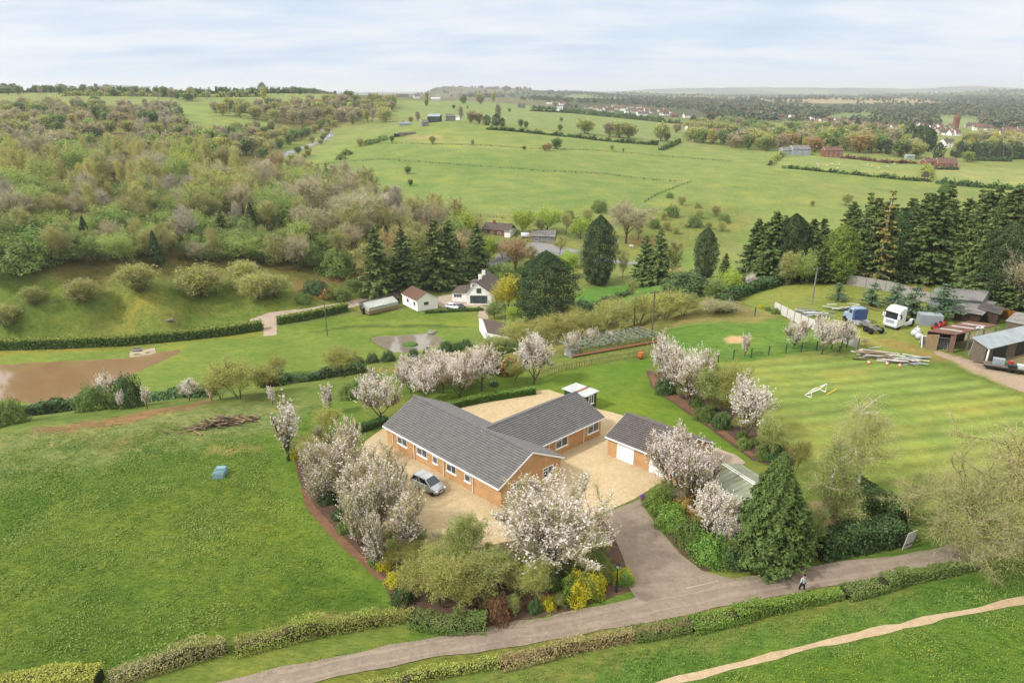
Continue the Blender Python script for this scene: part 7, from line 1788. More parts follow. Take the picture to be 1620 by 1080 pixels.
BF = {'green': ('low green shrub filling the front bed', 'low shrubs filling the front bed'), 'laurel': ('low dark evergreen filling the front bed', 'low evergreens filling the front bed'), 'brownbush': ('thin brown twiggy shrub between the blossom trees', 'twiggy shrubs between the blossom trees'), 'olivebush': ('thin olive twiggy shrub between the blossom trees', 'olive shrubs between the blossom trees'), 'springbush': ('thin leafy green shrub between the blossom trees', 'leafy shrubs between the blossom trees')}
BR = {k: (a.replace('front bed', 'right hand beds').replace('between the blossom trees', 'in the right hand beds'), g.replace('front bed', 'right hand beds').replace('between the blossom trees', 'in the right hand beds')) for k, (a, g) in BF.items()}
def bed(pts, n, kinds, hr, sep, lab):
    P = np.array(pts, float); got = []; tries = 0
    while len(got) < n and tries < n * 40:
        tries += 1; px, py = random.uniform(P[:, 0].min(), P[:, 0].max()), random.uniform(P[:, 1].min(), P[:, 1].max())
        if poly_dist(np.array([px]), np.array([py]), P)[0] > -4: continue
        q = at(px, py)
        if any((q[0] - g[0]) ** 2 + (q[1] - g[1]) ** 2 < sep * sep for g in got): continue
        got.append(q); k = random.choice(kinds); plant(k, q[0], q[1], random.uniform(*hr) * (1.9 if 'bush' in k else 1), *lab[k], random.uniform(.9, 1.3), z=0.)
bed([(480, 700), (470, 720), (490, 770), (530, 830), (580, 870), (620, 910), (650, 950), (680, 870), (620, 838), (572, 800), (560, 745), (548, 700)], 34, ['green', 'laurel', 'olivebush', 'olivebush', 'brownbush', 'springbush'], (.7, 1.3), 1.15, BF)
bed([(650, 950), (680, 980), (780, 985), (900, 962), (990, 930), (985, 900), (940, 870), (850, 860), (690, 885)], 30, ['green', 'green', 'laurel', 'olivebush', 'springbush', 'brownbush'], (.6, 1.1), 1.3, BF)
bed([(1030, 795), (1045, 778), (1100, 785), (1190, 805), (1280, 845), (1280, 870), (1180, 895), (1112, 890), (1085, 868), (1050, 830)], 20, ['green', 'green', 'laurel', 'olivebush', 'springbush'], (.8, 1.3), 1.4, BR)
bed([(1040, 600), (1052, 622), (1100, 650), (1150, 682), (1210, 726), (1250, 735), (1240, 710), (1180, 664), (1120, 625), (1065, 598)], 22, ['green', 'laurel', 'springbush', 'olivebush', 'green'], (.7, 1.1), 1.3, BR)
# trees near the lane on the right
plantpx('cypress', 1214, 884, 700, 'big drooping green cypress beside the drive entrance', None, 1.22)
plantpx('weepbirch', 1356, 792, 628, 'weeping birch with white trunk on the mown field', None, 1.0)
plantpx('palebirch', 1300, 850, 690, 'pale green birch behind the big cypress', None, 1.1)
plantpx('palebirch', 1330, 850, 745, 'smaller pale birch over the summerhouse roof', None, 1.)
plantpx('palebirch', 1436, 830, 735, 'yellow green birch beside the leaning gate', None, 1.)
plantpx('oaknear', 1545, 868, 690, 'large lichen grey oak with bare limbs over the lane', None, 1.25)
plantpx('oaknear', 1635, 860, 640, 'tall bare oak at the right edge of the photo', None, 1.0, var=1)
plantpx('olivebush', 1500, 815, 735, 'twiggy thicket behind the large oak', None, 1.6)
plantpx('olivebush', 1600, 790, 690, 'twiggy thicket left of the tall bare oak', None, 1.6)
plantpx('green', 1600, 790, 740, 'ivy green bush inside the right hand thicket', None, 1.1)
plantpx('brownbush', 1520, 892, 850, 'brown bramble under the large oak', None, 2.)
plantpx('brownbush', 1590, 885, 840, 'brown bramble at the lane edge under the tall oak', None, 2.)
# hedges near the house
hedgepx('hedge', [(1337, 780), (1380, 805), (1424, 838)], 1.9, 2.1, 'laurel', 'dark laurel hedge running from the mown field to the lane', size=.17, dens=80, rag=.06)
hedgepx('hedge', [(1418, 850), (1370, 862), (1318, 874), (1290, 880)], 1.9, 2.1, 'laurel', 'dark laurel hedge along the lane in front of the summerhouse', size=.17, dens=80, rag=.08)
hedge('hedge', [at(*q) for q in ((690, 652), (738, 640), (780, 632), (846, 622))], .9, .9, 'hedge', 'low clipped box hedge behind the bungalow patio', top='hedgetop', size=.1, dens=170, rag=.02)
hedge('hedge', [at(*q) for q in ((505, 703), (545, 690), (590, 676), (612, 668))], .9, .8, 'laurel', 'low dark box hedge at the left end of the bungalow', size=.1, dens=170, rag=.03)
hedgepx('hedge', [(175, 1085), (230, 1062), (300, 1045), (360, 1030)], .9, 1.2, 'bud_brown', 'brown twiggy lane hedge at the bottom left', size=.085, dens=90, rag=.3, core=.55, twigs=('twig_brown', 110, .9, .02))
hedgepx('hedge', [(372, 1030), (450, 1012), (540, 997), (620, 983), (655, 978)], .95, 1.2, 'bud', 'grey and green flailed hedge between meadow and lane', size=.085, dens=90, rag=.3, core=.55, twigs=('straw', 110, .9, .02))
hedgepx('hedge', [(-40, 1110), (40, 1092), (110, 1085), (160, 1082)], 1.5, 1.2, 'gold', 'golden green clipped hedge at the bottom left corner', size=.09, dens=180, rag=.1)
hedgepx('hedge', [(560, 1100), (640, 1080), (720, 1064), (790, 1050)], .8, .6, 'bud', 'low bramble hedge on the near side of the lane', size=.085, dens=100, rag=.3, core=.55, twigs=('straw', 60, .8, .02))
hedgepx('hedge', [(790, 1054), (870, 1037), (950, 1020), (1000, 1010)], .75, .8, 'bud_brown', 'brown flailed stretch of the near lane hedge', size=.085, dens=90, rag=.3, core=.55, twigs=('straw', 150, 1.1, .022))
hedgepx('hedge', [(1000, 1008), (1080, 996), (1090, 994)], .8, .85, 'mid', 'half flailed part of the lane hedge with pale cut stems', size=.085, dens=150, rag=.3, core=.55, twigs=('straw', 150, 1., .022))
hedgepx('hedge', [(1092, 994), (1180, 977), (1265, 958), (1330, 944)], .9, .95, 'euon', 'leafy green lane hedge opposite the drive entrance', size=.09, dens=180, rag=.3, core=.55, twigs=('straw', 22, .8, .02))
hedgepx('hedge', [(1335, 943), (1420, 924), (1500, 907), (1545, 897)], .9, .95, 'mid', 'green bramble hedge along the lane towards the oaks', size=.09, dens=170, rag=.3, core=.55, twigs=('twig_brown', 30, .8, .02))
hedgepx('hedge', [(652, 982), (715, 995), (770, 996)], 1.1, .9, 'mid', 'rough green hedge foot below the olive shrubs', size=.085, dens=150, rag=.3, core=.55, twigs=('twig', 60, .9, .02))
# rim hedge between meadow and valley
hedgepx('hedge', [(-60, 676), (0, 662), (70, 652), (130, 645)], 2.2, 2.2, 'laurel', 'dark hedge on the rim below the brown pond', size=.3, dens=22, rag=.15)
hedgepx('hedge', [(180, 640), (240, 634), (310, 628), (335, 626)], 1.8, 1.6, 'laurel', 'dark hedge under the young blossom trees on the rim', size=.28, dens=22, rag=.2)
hedgepx('hedge', [(430, 612), (480, 603), (520, 596), (580, 586)], 2., 1.8, 'laurel', 'dark evergreen hedge along the rim below the small pond', size=.28, dens=22, rag=.25)
for px, py, ty, k, ws, lb in ((150, 650, 605, 'green', 1.0, 'bright round bush below the brown pond'), (205, 645, 590, 'laurel', .7, 'tall dark bush right of the bright round one'), (380, 636, 560, 'olivebush', 1.6, 'big olive willow thicket on the rim'), (350, 632, 585, 'olivebush', 1.3, 'left part of the olive thicket on the rim'), (425, 625, 578, 'olivebush', 1.4, 'right part of the olive thicket on the rim'), (20, 672, 628, 'green', .9, 'round green bush at the left edge on the rim'), (545, 598, 548, 'olivebush', 1.4, 'grey green bush before the small pond'), (445, 600, 560, 'olivebush', 1.3, 'pale bush at the end of the dark rim hedge')):
    plantpx(k, px, py, ty, lb, None, ws)
for k, (px, py, ty) in enumerate(((566, 580, 561), (590, 574, 557), (615, 572, 553), (655, 565, 550), (677, 562, 548), (706, 556, 538), (722, 556, 540), (737, 553, 535))):
    plantpx('laurel', px, py, ty, 'dark clipped bush in the row along the near shore of the small pond', 'dark bushes by the small pond', 1.1, name='clipped_bush')
# scrub on the slope in the middle
for px, py, ty, k, ws, lb in ((880, 545, 490, 'olivebush', 1.3, 'round olive bush right of the great dark conifer'), (850, 540, 500, 'olivebush', 1.2, 'pale bush at the foot of the great dark conifer'), (915, 535, 490, 'olivebush', 1.4, 'wide olive bush above the netted frame'), (960, 520, 470, 'olivebush', 1.2, 'grey green bush left of the tall utility pole'), (985, 525, 478, 'springbush', 1.2, 'green bush beside the thin pole'), (1010, 515, 462, 'olivebush', 1.3, 'pale bush behind the tall utility pole'), (1050, 510, 458, 'olivebush', 1.4, 'olive bush right of the tall utility pole'), (1080, 500, 462, 'springbush', 1.3, 'yellowish bush at the scrub edge'), (1120, 500, 470, 'brownbush', 1.5, 'brown bush before the wire fence'), (1150, 498, 472, 'brownbush', 1.6, 'tan brown bush at the wire fence corner'), (820, 545, 505, 'olivebush', 1.3, 'grey bush above the tiny white shed'), (795, 560, 530, 'olivebush', 1.4, 'pale green bush below the tiny white shed'), (735, 580, 556, 'olivebush', 1.2, 'small olive bush behind the blossom row'), (920, 495, 470, 'wdark', 1., 'dark yew bush by the striped valley lawn'), (965, 482, 466, 'wdark', 1.3, 'second dark yew bush by the striped valley lawn'), (1090, 470, 425, 'wdark', 1.1, 'rounded dark holly in front of the valley conifers'), (1130, 475, 440, 'wmid', 1., 'bright green tree left of the paddock hedge'), (1155, 468, 425, 'wlime', .8, 'lime green sapling at the paddock hedge'), (1185, 462, 432, 'wblossom', 1., 'white flowering thorn in the paddock hedge'), (1175, 455, 430, 'wmid', 1., 'green thorn behind the white flowering one'), (1215, 452, 425, 'wmid', 1., 'mid green tree at the hedge corner'), (1242, 452, 398, 'wolive', .9, 'pale leafed tree at the end of the hedge'), (1268, 450, 395, 'wfresh', .9, 'fresh green tree left of the brown panels'), (1215, 492, 484, 'green', 1.1, 'first dark shrub of the three by the low board fence'), (1226, 497, 486, 'green', 1.1, 'second dark shrub of the three by the low board fence'), (1204, 488, 480, 'yellow', .8, 'small golden conifer by the low board fence'), (1368, 548, 533, 'brownbush', .8, 'little brown bush on the yard grass')):
    plantpx(k, px, py, ty, lb, None, ws * (1.45 if k in ('olivebush', 'springbush', 'brownbush') else 1.15))
hedgepx('hedge', [(1140, 482), (1180, 466), (1230, 452), (1280, 443)], 2., 1.8, 'laurel', 'dark hedge along the upper edge of the grass above the paddock', size=.3, dens=22, rag=.2)
hedgepx('hedge', [(905, 500), (940, 488), (975, 474), (1000, 464)], 1.6, 1.4, 'laurel', 'dark hedge beside the striped valley lawn', size=.3, dens=20, rag=.2)
VS = {'olivebush': ('pale olive shrub on the slope above the valley', 'olive shrubs on the slope above the valley'), 'springbush': ('light green shrub on the slope above the valley', 'green shrubs on the slope above the valley'), 'brownbush': ('brown bramble on the slope above the valley', 'brambles on the slope above the valley'), 'wbush': ('low dark green bush on the slope above the valley', 'dark bushes on the slope above the valley')}
SLOPE = np.array([(770, 575), (800, 540), (850, 520), (930, 500), (1000, 480), (1060, 470), (1130, 478), (1150, 495), (1060, 505), (1000, 520), (930, 540), (860, 555)], float)
for _ in range(60):
    px, py = random.uniform(770, 1150), random.uniform(470, 575)
    if poly_dist(np.array([px]), np.array([py]), SLOPE)[0] < 0:
        k = random.choice(('olivebush', 'olivebush', 'springbush', 'brownbush', 'wbush')); q = hit(px, py); plant(k, q[0], q[1], random.uniform(2.2, 4.5) * (.6 if k == 'wbush' else 1), *VS[k], random.uniform(1.3, 1.8))
for px, py, ty, k, lb in ((782, 505, 478, 'wmid', 'dark green bush between the lane and the golden willow'), (812, 512, 482, 'wlime', 'yellow green bush under the golden willow'), (560, 462, 440, 'wmid', 'green thorn above the timber shed'), (540, 472, 455, 'wbush', 'low bush above the valley drive'), (575, 466, 448, 'wbush', 'low bush left of the slim dark larch'), (480, 476, 462, 'wbush', 'dark bush by the bracken bank'), (500, 462, 440, 'wdark', 'dark holly behind the orange flowered bush'), (790, 440, 415, 'wbush', 'bush behind the chimneys of the white house'), (735, 440, 420, 'wdark', 'dark shrub at the back of the white house'), (905, 425, 400, 'wfresh', 'green tree by the valley hardstanding'), (870, 420, 396, 'wfresh', 'pale green tree behind the great conifer top'), (1000, 470, 440, 'wolive', 'olive tree at the right of the striped lawn'), (1075, 455, 425, 'wmid', 'green bush at the valley field corner'), (925, 405, 385, 'wbrown', 'brown bush along the valley road'), (760, 400, 378, 'wlime', 'yellow bush beside the narrow conifer'), (840, 425, 388, 'wolive', 'olive tree in front of the valley hardstanding'), (795, 412, 380, 'wbrown', 'bare tree between the narrow conifer and the hardstanding'), (885, 405, 372, 'wolive', 'olive tree on the valley road bank'), (930, 420, 392, 'wfresh', 'fresh green tree by the tall twin conifer'), (960, 400, 372, 'wbrown', 'bare brown tree behind the tall twin conifer'), (855, 372, 345, 'wolive', 'olive tree behind the grey workshop')):
    plantpx(k, px, py, ty, lb, None, 1.15)
# valley hedges
hedge('hedge', [at(*q, -26.7) for q in ((-60, 553), (0, 552), (100, 549.5), (200, 545), (300, 536), (360, 529), (415, 520.5))], 2.2, 2.5, 'hedge', 'long clipped hedge along the valley lawn', top='hedgetop', size=.3, dens=22, rag=.015)
hedgepx('hedge', [(439, 512), (480, 505), (520, 497), (549, 490)], 2., 2., 'hedge', 'clipped hedge right of the valley ramp', top='hedgetop', size=.3, dens=22, rag=.015)
hedgepx('hedge', [(588, 471), (605, 466), (618, 462)], 2., 1.8, 'lime', 'bright clipped hedge near the timber shed', size=.3, dens=22, rag=.03)
hedgepx('hedge', [(640, 458), (680, 448), (720, 438), (738, 432)], 2., 2., 'hedge', 'clipped hedge below the larch wood', top='hedgetop', size=.3, dens=22, rag=.03)
hedgepx('hedge', [(695, 462), (715, 452), (738, 444)], 1.6, 2., 'hedge', 'short hedge left of the white house', top='hedgetop', size=.3, dens=22, rag=.03)
hedgepx('hedge', [(672, 495.5), (700, 494), (740, 492), (765, 491)], .8, .7, 'hedge', 'thin low hedge at the front of the white house yard', size=.25, dens=30, rag=.02)
plantpx('orange', 777, 497, 483, 'russet bush at the corner of the white house yard', None, 1.2)
plantpx('willow', 804, 492, 436, 'golden yellow weeping willow beside the white house', None, 1.15)
plantpx('gorse', 515, 470, 454, 'orange flowered bush above the valley drive', None, 1.4)
# great conifers in the valley
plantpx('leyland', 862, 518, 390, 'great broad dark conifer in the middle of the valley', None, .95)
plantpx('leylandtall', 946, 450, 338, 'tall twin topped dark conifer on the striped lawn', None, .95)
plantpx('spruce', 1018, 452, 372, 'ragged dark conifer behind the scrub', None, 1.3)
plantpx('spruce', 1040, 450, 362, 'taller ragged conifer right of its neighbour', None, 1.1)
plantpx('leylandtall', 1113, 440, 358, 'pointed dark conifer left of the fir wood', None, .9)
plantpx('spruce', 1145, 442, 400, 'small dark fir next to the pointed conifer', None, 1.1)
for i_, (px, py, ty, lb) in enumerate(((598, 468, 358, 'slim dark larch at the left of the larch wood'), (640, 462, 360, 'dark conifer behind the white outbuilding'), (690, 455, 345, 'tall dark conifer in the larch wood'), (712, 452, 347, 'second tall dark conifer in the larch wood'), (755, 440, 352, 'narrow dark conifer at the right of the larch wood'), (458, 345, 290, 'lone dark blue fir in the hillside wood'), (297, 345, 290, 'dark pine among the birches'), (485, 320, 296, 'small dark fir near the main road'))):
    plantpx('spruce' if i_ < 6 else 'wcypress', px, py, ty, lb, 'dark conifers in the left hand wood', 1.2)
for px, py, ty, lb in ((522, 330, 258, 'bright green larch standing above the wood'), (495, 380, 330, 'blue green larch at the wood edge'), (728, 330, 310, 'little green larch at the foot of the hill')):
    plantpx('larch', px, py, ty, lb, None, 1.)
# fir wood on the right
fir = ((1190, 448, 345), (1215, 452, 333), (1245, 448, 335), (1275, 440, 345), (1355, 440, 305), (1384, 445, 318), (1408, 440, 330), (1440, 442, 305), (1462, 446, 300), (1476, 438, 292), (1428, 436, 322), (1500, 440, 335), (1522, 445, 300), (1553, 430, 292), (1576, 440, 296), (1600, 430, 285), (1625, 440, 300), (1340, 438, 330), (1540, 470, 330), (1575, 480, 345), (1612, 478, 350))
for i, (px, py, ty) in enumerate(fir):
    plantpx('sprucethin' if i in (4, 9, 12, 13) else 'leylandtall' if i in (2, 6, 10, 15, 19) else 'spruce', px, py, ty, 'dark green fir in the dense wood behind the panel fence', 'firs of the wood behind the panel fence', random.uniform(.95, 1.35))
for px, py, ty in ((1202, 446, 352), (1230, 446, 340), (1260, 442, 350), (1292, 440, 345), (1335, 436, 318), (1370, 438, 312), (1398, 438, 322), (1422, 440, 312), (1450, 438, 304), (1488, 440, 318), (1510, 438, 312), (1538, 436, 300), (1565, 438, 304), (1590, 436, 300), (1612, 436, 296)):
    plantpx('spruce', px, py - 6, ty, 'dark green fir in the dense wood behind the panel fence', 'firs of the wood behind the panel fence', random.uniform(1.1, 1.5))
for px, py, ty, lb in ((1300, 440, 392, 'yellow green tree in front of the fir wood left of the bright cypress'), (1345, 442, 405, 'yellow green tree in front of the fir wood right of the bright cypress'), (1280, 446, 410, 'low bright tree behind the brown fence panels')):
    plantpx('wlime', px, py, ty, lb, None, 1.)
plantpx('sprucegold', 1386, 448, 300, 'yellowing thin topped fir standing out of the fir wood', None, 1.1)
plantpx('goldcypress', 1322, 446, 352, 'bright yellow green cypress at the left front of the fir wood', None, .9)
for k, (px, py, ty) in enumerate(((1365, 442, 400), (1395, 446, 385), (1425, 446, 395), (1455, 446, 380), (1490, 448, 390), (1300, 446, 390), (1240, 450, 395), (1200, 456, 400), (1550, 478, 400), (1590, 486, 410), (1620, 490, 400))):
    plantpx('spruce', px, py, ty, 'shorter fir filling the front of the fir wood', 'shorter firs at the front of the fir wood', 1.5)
for k, (px, py, ty, lb) in enumerate(((1325, 475, 446, 'smallest young pine on the grass above the paddock'), (1378, 484, 446, 'dark young pine behind the two lorries'), (1416, 486, 446, 'young pine just right of the white lorry roof'), (1442, 500, 450, 'bushy young pine between lorry and sheds'), (1490, 506, 446, 'largest blue green young pine among the sheds'))):
    plantpx('pine', px, py, ty, lb, 'young pines of the yard', 1.8)
plantpx('brownbush', 1600, 495, 395, 'bare russet tree behind the orange fence', None, .9, name='bare_tree', cat='tree')
plantpx('wgrey', 1575, 430, 335, 'bare grey tree at the edge of the fir wood', None, .8)

# ------------------------------------------------------------------ woods on the left slope
def inside(px, py, poly): return poly_dist(np.array([px]), np.array([py]), np.array(poly, float))[0] < 0
WOODT = {'wbirch': ('golden green birch with a thin pale trunk in the left hillside wood', 'birches of the left hillside wood'), 'wolive': ('olive budding willow in the left hillside wood', 'willows of the left hillside wood'), 'wbrown': ('bare brown oak in the left hillside wood', 'oaks of the left hillside wood'), 'wgrey': ('bare grey ash with pale stems in the left hillside wood', 'ashes of the left hillside wood'),
         'wfresh': ('fresh green hawthorn in the left hillside wood', 'fresh green thorns of the left hillside wood'), 'wmid': ('mid green bushy thorn in the left hillside wood', 'dark thorns of the left hillside wood'), 'wlime': ('lime green maple in the left hillside wood', 'maples of the left hillside wood'), 'worange': ('russet leafed beech in the left hillside wood', 'beeches of the left hillside wood'), 'wbush': ('low green bush on the left hillside', 'bushes of the left hillside'), 'wblossom': ('white flowering blackthorn in the left hillside wood', 'blackthorns of the left hillside wood'),
         'wcypress': ('dark conifer in the larch wood behind the white outbuilding', 'conifers of the larch wood'), 'larch': ('green tinged larch in the wood behind the white outbuilding', 'larches behind the white outbuilding'),
         'fbrown': ('distant bare brown oak on the wooded valley side', 'distant oaks of the valley side'), 'folive': ('distant olive willow on the wooded valley side', 'distant willows of the valley side'), 'fmid': ('distant mid green tree on the wooded valley side', 'distant green trees of the valley side'), 'ffresh': ('distant fresh green tree on the wooded valley side', 'distant fresh green trees of the valley side'), 'fgold': ('distant golden birch on the wooded valley side', 'distant birches of the valley side'), 'fgrey': ('distant bare grey ash on the wooded valley side', 'distant ashes of the valley side'), 'fcone': ('distant dark conifer on the wooded valley side', 'distant conifers of the valley side'), 'forange': ('distant russet beech on the wooded valley side', 'distant beeches of the valley side')}
PLACED = []
HSE = [o.location[:2] for o in COL.objects if o.type == 'MESH' and o.get('category') == 'house']
def fill(poly, n, kinds, hr, sep, ws=(1., 1.35), labels=None, avoid=()):
    poly = np.array(poly, float); x0, y0 = poly.min(0); x1, y1 = poly.max(0); ks = [k for k, _ in kinds]; wt = np.array([q for _, q in kinds], float); wt /= wt.sum(); got = 0
    for _ in range(n * 14):
        if got >= n: break
        px, py = random.uniform(x0, x1), random.uniform(y0, y1)
        if not inside(px, py, poly): continue
        P = hit(px, py)
        if P[1] > 550 and any(abs(P[0] - hx * P[1] / hy) < 10 and -12 < hy - P[1] < 120 for hx, hy in HSE): continue
        s = sep * (1 + max(0, P[1] - 300) / 900)
        if any((P[0] - q[0]) ** 2 + (P[1] - q[1]) ** 2 < s * s for q in PLACED): continue
        PLACED.append(P); got += 1
        k = ks[np.searchsorted(np.cumsum(wt), random.random() * .9999)]
        lb, gp = (labels or WOODT)[k]
        plant(k, P[0], P[1], random.uniform(*hr) * (.72 if k in ('wmid', 'wbush', 'wblossom') else 1), lb, gp, random.uniform(*ws), z=P[2])
    return got
fill([(0, 425), (130, 425), (300, 418), (480, 432), (560, 440), (560, 400), (430, 380), (330, 370), (160, 365), (0, 370)], 105, [('wmid', 3.6), ('wfresh', 3), ('wolive', 3.4), ('wbrown', 1.), ('wbush', 1.6)], (6.5, 12.5), 4.6, (.8, 1.3))
fill([(0, 372), (160, 366), (330, 372), (430, 380), (470, 350), (400, 325), (280, 322), (120, 325), (0, 330)], 95, [('wolive', 3.4), ('wbrown', 1.7), ('wfresh', 2.4), ('wgrey', 1.2), ('wmid', 2.4), ('wbirch', 2)], (9, 17), 4.8, (.75, 1.2))
fill([(0, 330), (280, 325), (420, 325), (430, 300), (330, 262), (150, 262), (0, 262)], 120, [('wbirch', 7), ('wolive', 1.4), ('wbrown', .7), ('wfresh', .9), ('wlime', .4)], (12, 19), 4.6, (.75, 1.1))
fill([(380, 330), (430, 300), (395, 285), (470, 275), (560, 300), (640, 345), (700, 350), (740, 370), (735, 410), (640, 420), (560, 400), (470, 380)], 95, [('wbrown', 2.4), ('wolive', 3), ('wfresh', 2), ('wbirch', .8), ('wgrey', .8), ('worange', .25), ('wlime', .4), ('wblossom', .5)], (9, 17), 5, (.75, 1.25))
fill([(575, 462), (640, 450), (735, 430), (748, 400), (700, 395), (600, 420)], 34, [('wcypress', .5), ('larch', 2), ('wolive', 3), ('worange', .3)], (12, 16), 5, (.9, 1.3))
for k, px, py, ty, ws, lb in (('wlime', 350, 335, 270, 1.1, 'large pale lime green tree above the hillside wood'), ('wlime', 398, 345, 305, 1.2, 'bright lime green tree next to the large pale one'), ('wblossom', 438, 345, 312, 1, 'white blossom tree next to the dark blue fir'), ('wbrown', 425, 310, 262, 1.3, 'wide bare oak beside the main road'), ('wbirch', 628, 350, 296, 1.3, 'broad golden tree by the red track'), ('worange', 546, 320, 282, 1.1, 'russet topped tree near the red track'), ('wlime', 586, 412, 376, 1., 'lime green bush tree at the larch wood'), ('wgrey', 300, 395, 325, 1.2, 'bare pale stemmed ash clump in the hillside wood'), ('wbrown', 28, 370, 300, 1.4, 'old bare oak at the left edge of the wood'),
                              ('wlime', 773, 415, 372, .9, 'golden lime tree right of the narrow conifer'), ('worange', 815, 430, 373, 1.2, 'orange brown beech above the great conifer'), ('wlime', 826, 372, 330, 1.2, 'lime tree left of three along the valley road'), ('wlime', 866, 368, 328, 1.2, 'lime tree in the middle of three along the valley road'), ('wlime', 918, 378, 342, 1.1, 'lime tree at the right of three along the valley road'), ('wolive', 895, 372, 335, 1., 'olive tree between the lime trees'), ('wbrown', 990, 385, 318, 1.3, 'big bare twiggy tree at the foot of the hill'), ('wolive', 1010, 378, 345, 1.2, 'small bare tree right of the big twiggy one'), ('wolive', 1060, 445, 380, .8, 'yellowish thin tree in the valley'), ('wlime', 900, 440, 395, .8, 'feathery willow behind the great conifer'), ('wolive', 985, 440, 400, .8, 'grey green tree beside the tall twin conifer')):
    plantpx(k, px, py, ty, lb, None, ws)
for px, py, ty, ws, lb in ((225, 462, 416, 1.05, 'round olive tree second along the hillside pasture'), (315, 470, 418, 1.1, 'largest round olive tree on the hillside pasture'), (123, 478, 440, 1.1, 'lowest round olive tree on the hillside pasture'), (408, 472, 430, 1.1, 'olive tree of the pair above the valley hedge'), (437, 472, 434, 1.0, 'right hand olive tree of the pair above the valley hedge'), (57, 483, 452, .9, 'small grey tree left of the lowest olive tree'), (8, 515, 478, 1.1, 'olive bush at the left edge of the pasture'), (380, 455, 412, 1., 'thin grey olive tree at the wood edge')):
    plantpx('wround', px, py, ty, lb, 'olive trees on the hillside pasture', ws * 1.6)
for px, py in ((60, 330), (140, 395), (215, 340), (250, 420), (355, 390), (400, 372), (90, 410), (520, 405), (560, 372), (610, 388), (655, 372), (445, 395)):
    q = hit(px, py); plant('spruce' if px % 2 else 'wcypress', q[0], q[1], random.uniform(9, 14), 'dark young conifer mixed into the left hillside wood', 'young conifers mixed into the left hillside wood', 1.1)
# rising far woods of the left side
fill([(0, 262), (200, 262), (380, 262), (400, 240), (330, 218), (150, 205), (0, 205)], 90, [('fbrown', 3), ('folive', 3), ('fgrey', 2.2), ('ffresh', .7), ('fmid', 1.2), ('fgold', 1), ('fcone', .3)], (9, 12), 6.5)
fill([(220, 240), (290, 215), (285, 178), (230, 185), (210, 215)], 26, [('fgrey', 3), ('fbrown', 2), ('fmid', .6)], (11, 14), 7)
fill([(330, 222), (435, 200), (445, 215), (470, 222), (440, 240), (400, 250), (370, 245)], 34, [('fbrown', 3), ('folive', 2), ('fmid', 2)], (8, 11), 7)
fill([(410, 252), (520, 205), (540, 195), (530, 190), (500, 200), (420, 240)], 26, [('fmid', 3), ('folive', 2)], (6, 8), 7)
fill([(480, 272), (500, 235), (530, 213), (515, 208), (470, 245), (455, 262)], 14, [('fmid', 2), ('folive', 2)], (4, 6), 8)
fill([(330, 180), (430, 195), (520, 200), (610, 195), (625, 165), (560, 160), (440, 172), (350, 175)], 90, [('fbrown', 4), ('folive', 3), ('fgrey', 1.5), ('fmid', 1.2), ('fgold', .6), ('fcone', .3)], (10, 14), 9)
fill([(0, 205), (120, 200), (200, 200), (290, 178), (160, 168), (60, 172), (0, 175)], 60, [('fbrown', 4), ('fgrey', 2), ('folive', 1.4), ('fmid', 1)], (9, 12), 10)
SKY = {k: (lb.replace('on the wooded valley side', 'on the left skyline'), gp.replace('of the valley side', 'of the left skyline')) for k, (lb, gp) in WOODT.items() if k[0] == 'f'}
fill([(-10, 150), (110, 150), (330, 160), (330, 154), (110, 145), (-10, 145)], 55, [('fgrey', 3), ('fbrown', 2), ('fmid', 3), ('fcone', .6)], (6, 12), 7, labels=SKY)
fill([(200, 153), (400, 150), (560, 150), (560, 147), (400, 147), (200, 148)], 50, [('fmid', 4), ('fcone', 1.5), ('fgrey', 1)], (5, 9), 8, labels=SKY)
plantpx('fgold', 419, 165, 138, 'tall lone tree on the skyline field', None, .8); plantpx('fgrey', 418, 152, 131, 'bare round tree on the skyline behind the lone one', None, 1.3)
plantpx('fmid', 298, 160, 147, 'dark clump in the skyline field', None, 2.)

# ------------------------------------------------------------------ hill, hedgerows and valley town trees
for k, px, py, ty, ws, lb in (('fmid', 645, 275, 263, 1.2, 'upper of two round bushes on the hill slope'), ('fmid', 650, 294, 284, 1.2, 'lower of two round bushes on the hill slope'), ('folive', 684, 228, 215, 1., 'small round tree on the hill fence line'), ('folive', 571, 232, 218, 1., 'thorn tree at the left shoulder of the hill'), ('fmid', 620, 225, 215, 1., 'bush before the black field shelter'), ('folive', 748, 230, 221, .8, 'tiny thorn on the hill fence line'), ('fmid', 829, 237, 231, 1.6, 'low bush left of the lone tree on the hill'), ('fmid', 880, 236, 219, 1.3, 'lone leaning tree on the hill'), ('forange', 868, 238, 226, 1.2, 'rusty thorn left of the lone leaning tree'), ('forange', 862, 239, 228, 1.2, 'second rusty thorn left of the lone leaning tree'), ('folive', 968, 238, 229, .9, 'small thorn right of the lone leaning tree'), ('fmid', 986, 240, 235, 1., 'tiny bush on the hill fence line'), ('gorse', 690, 318, 309, 1.5, 'dark yellow gorse clump at the foot of the hill'), ('fbush', 584, 228, 220, 1.2, 'left bush on the shoulder fence'), ('fbush', 594, 226, 219, 1.2, 'middle bush on the shoulder fence'), ('fbush', 606, 222, 214, 1.2, 'right bush on the shoulder fence'), ('fbush', 548, 245, 236, 1.2, 'bush low on the hill shoulder'), ('fbush', 540, 252, 243, 1.2, 'lowest bush on the hill shoulder')):
    plantpx(k, px, py, ty, lb, None, ws)
HB_ = {k: ('small thorn bush scattered on the slope above the valley field', 'thorn bushes above the valley field') for k in ('wmid', 'wbush', 'wolive', 'fbush')}
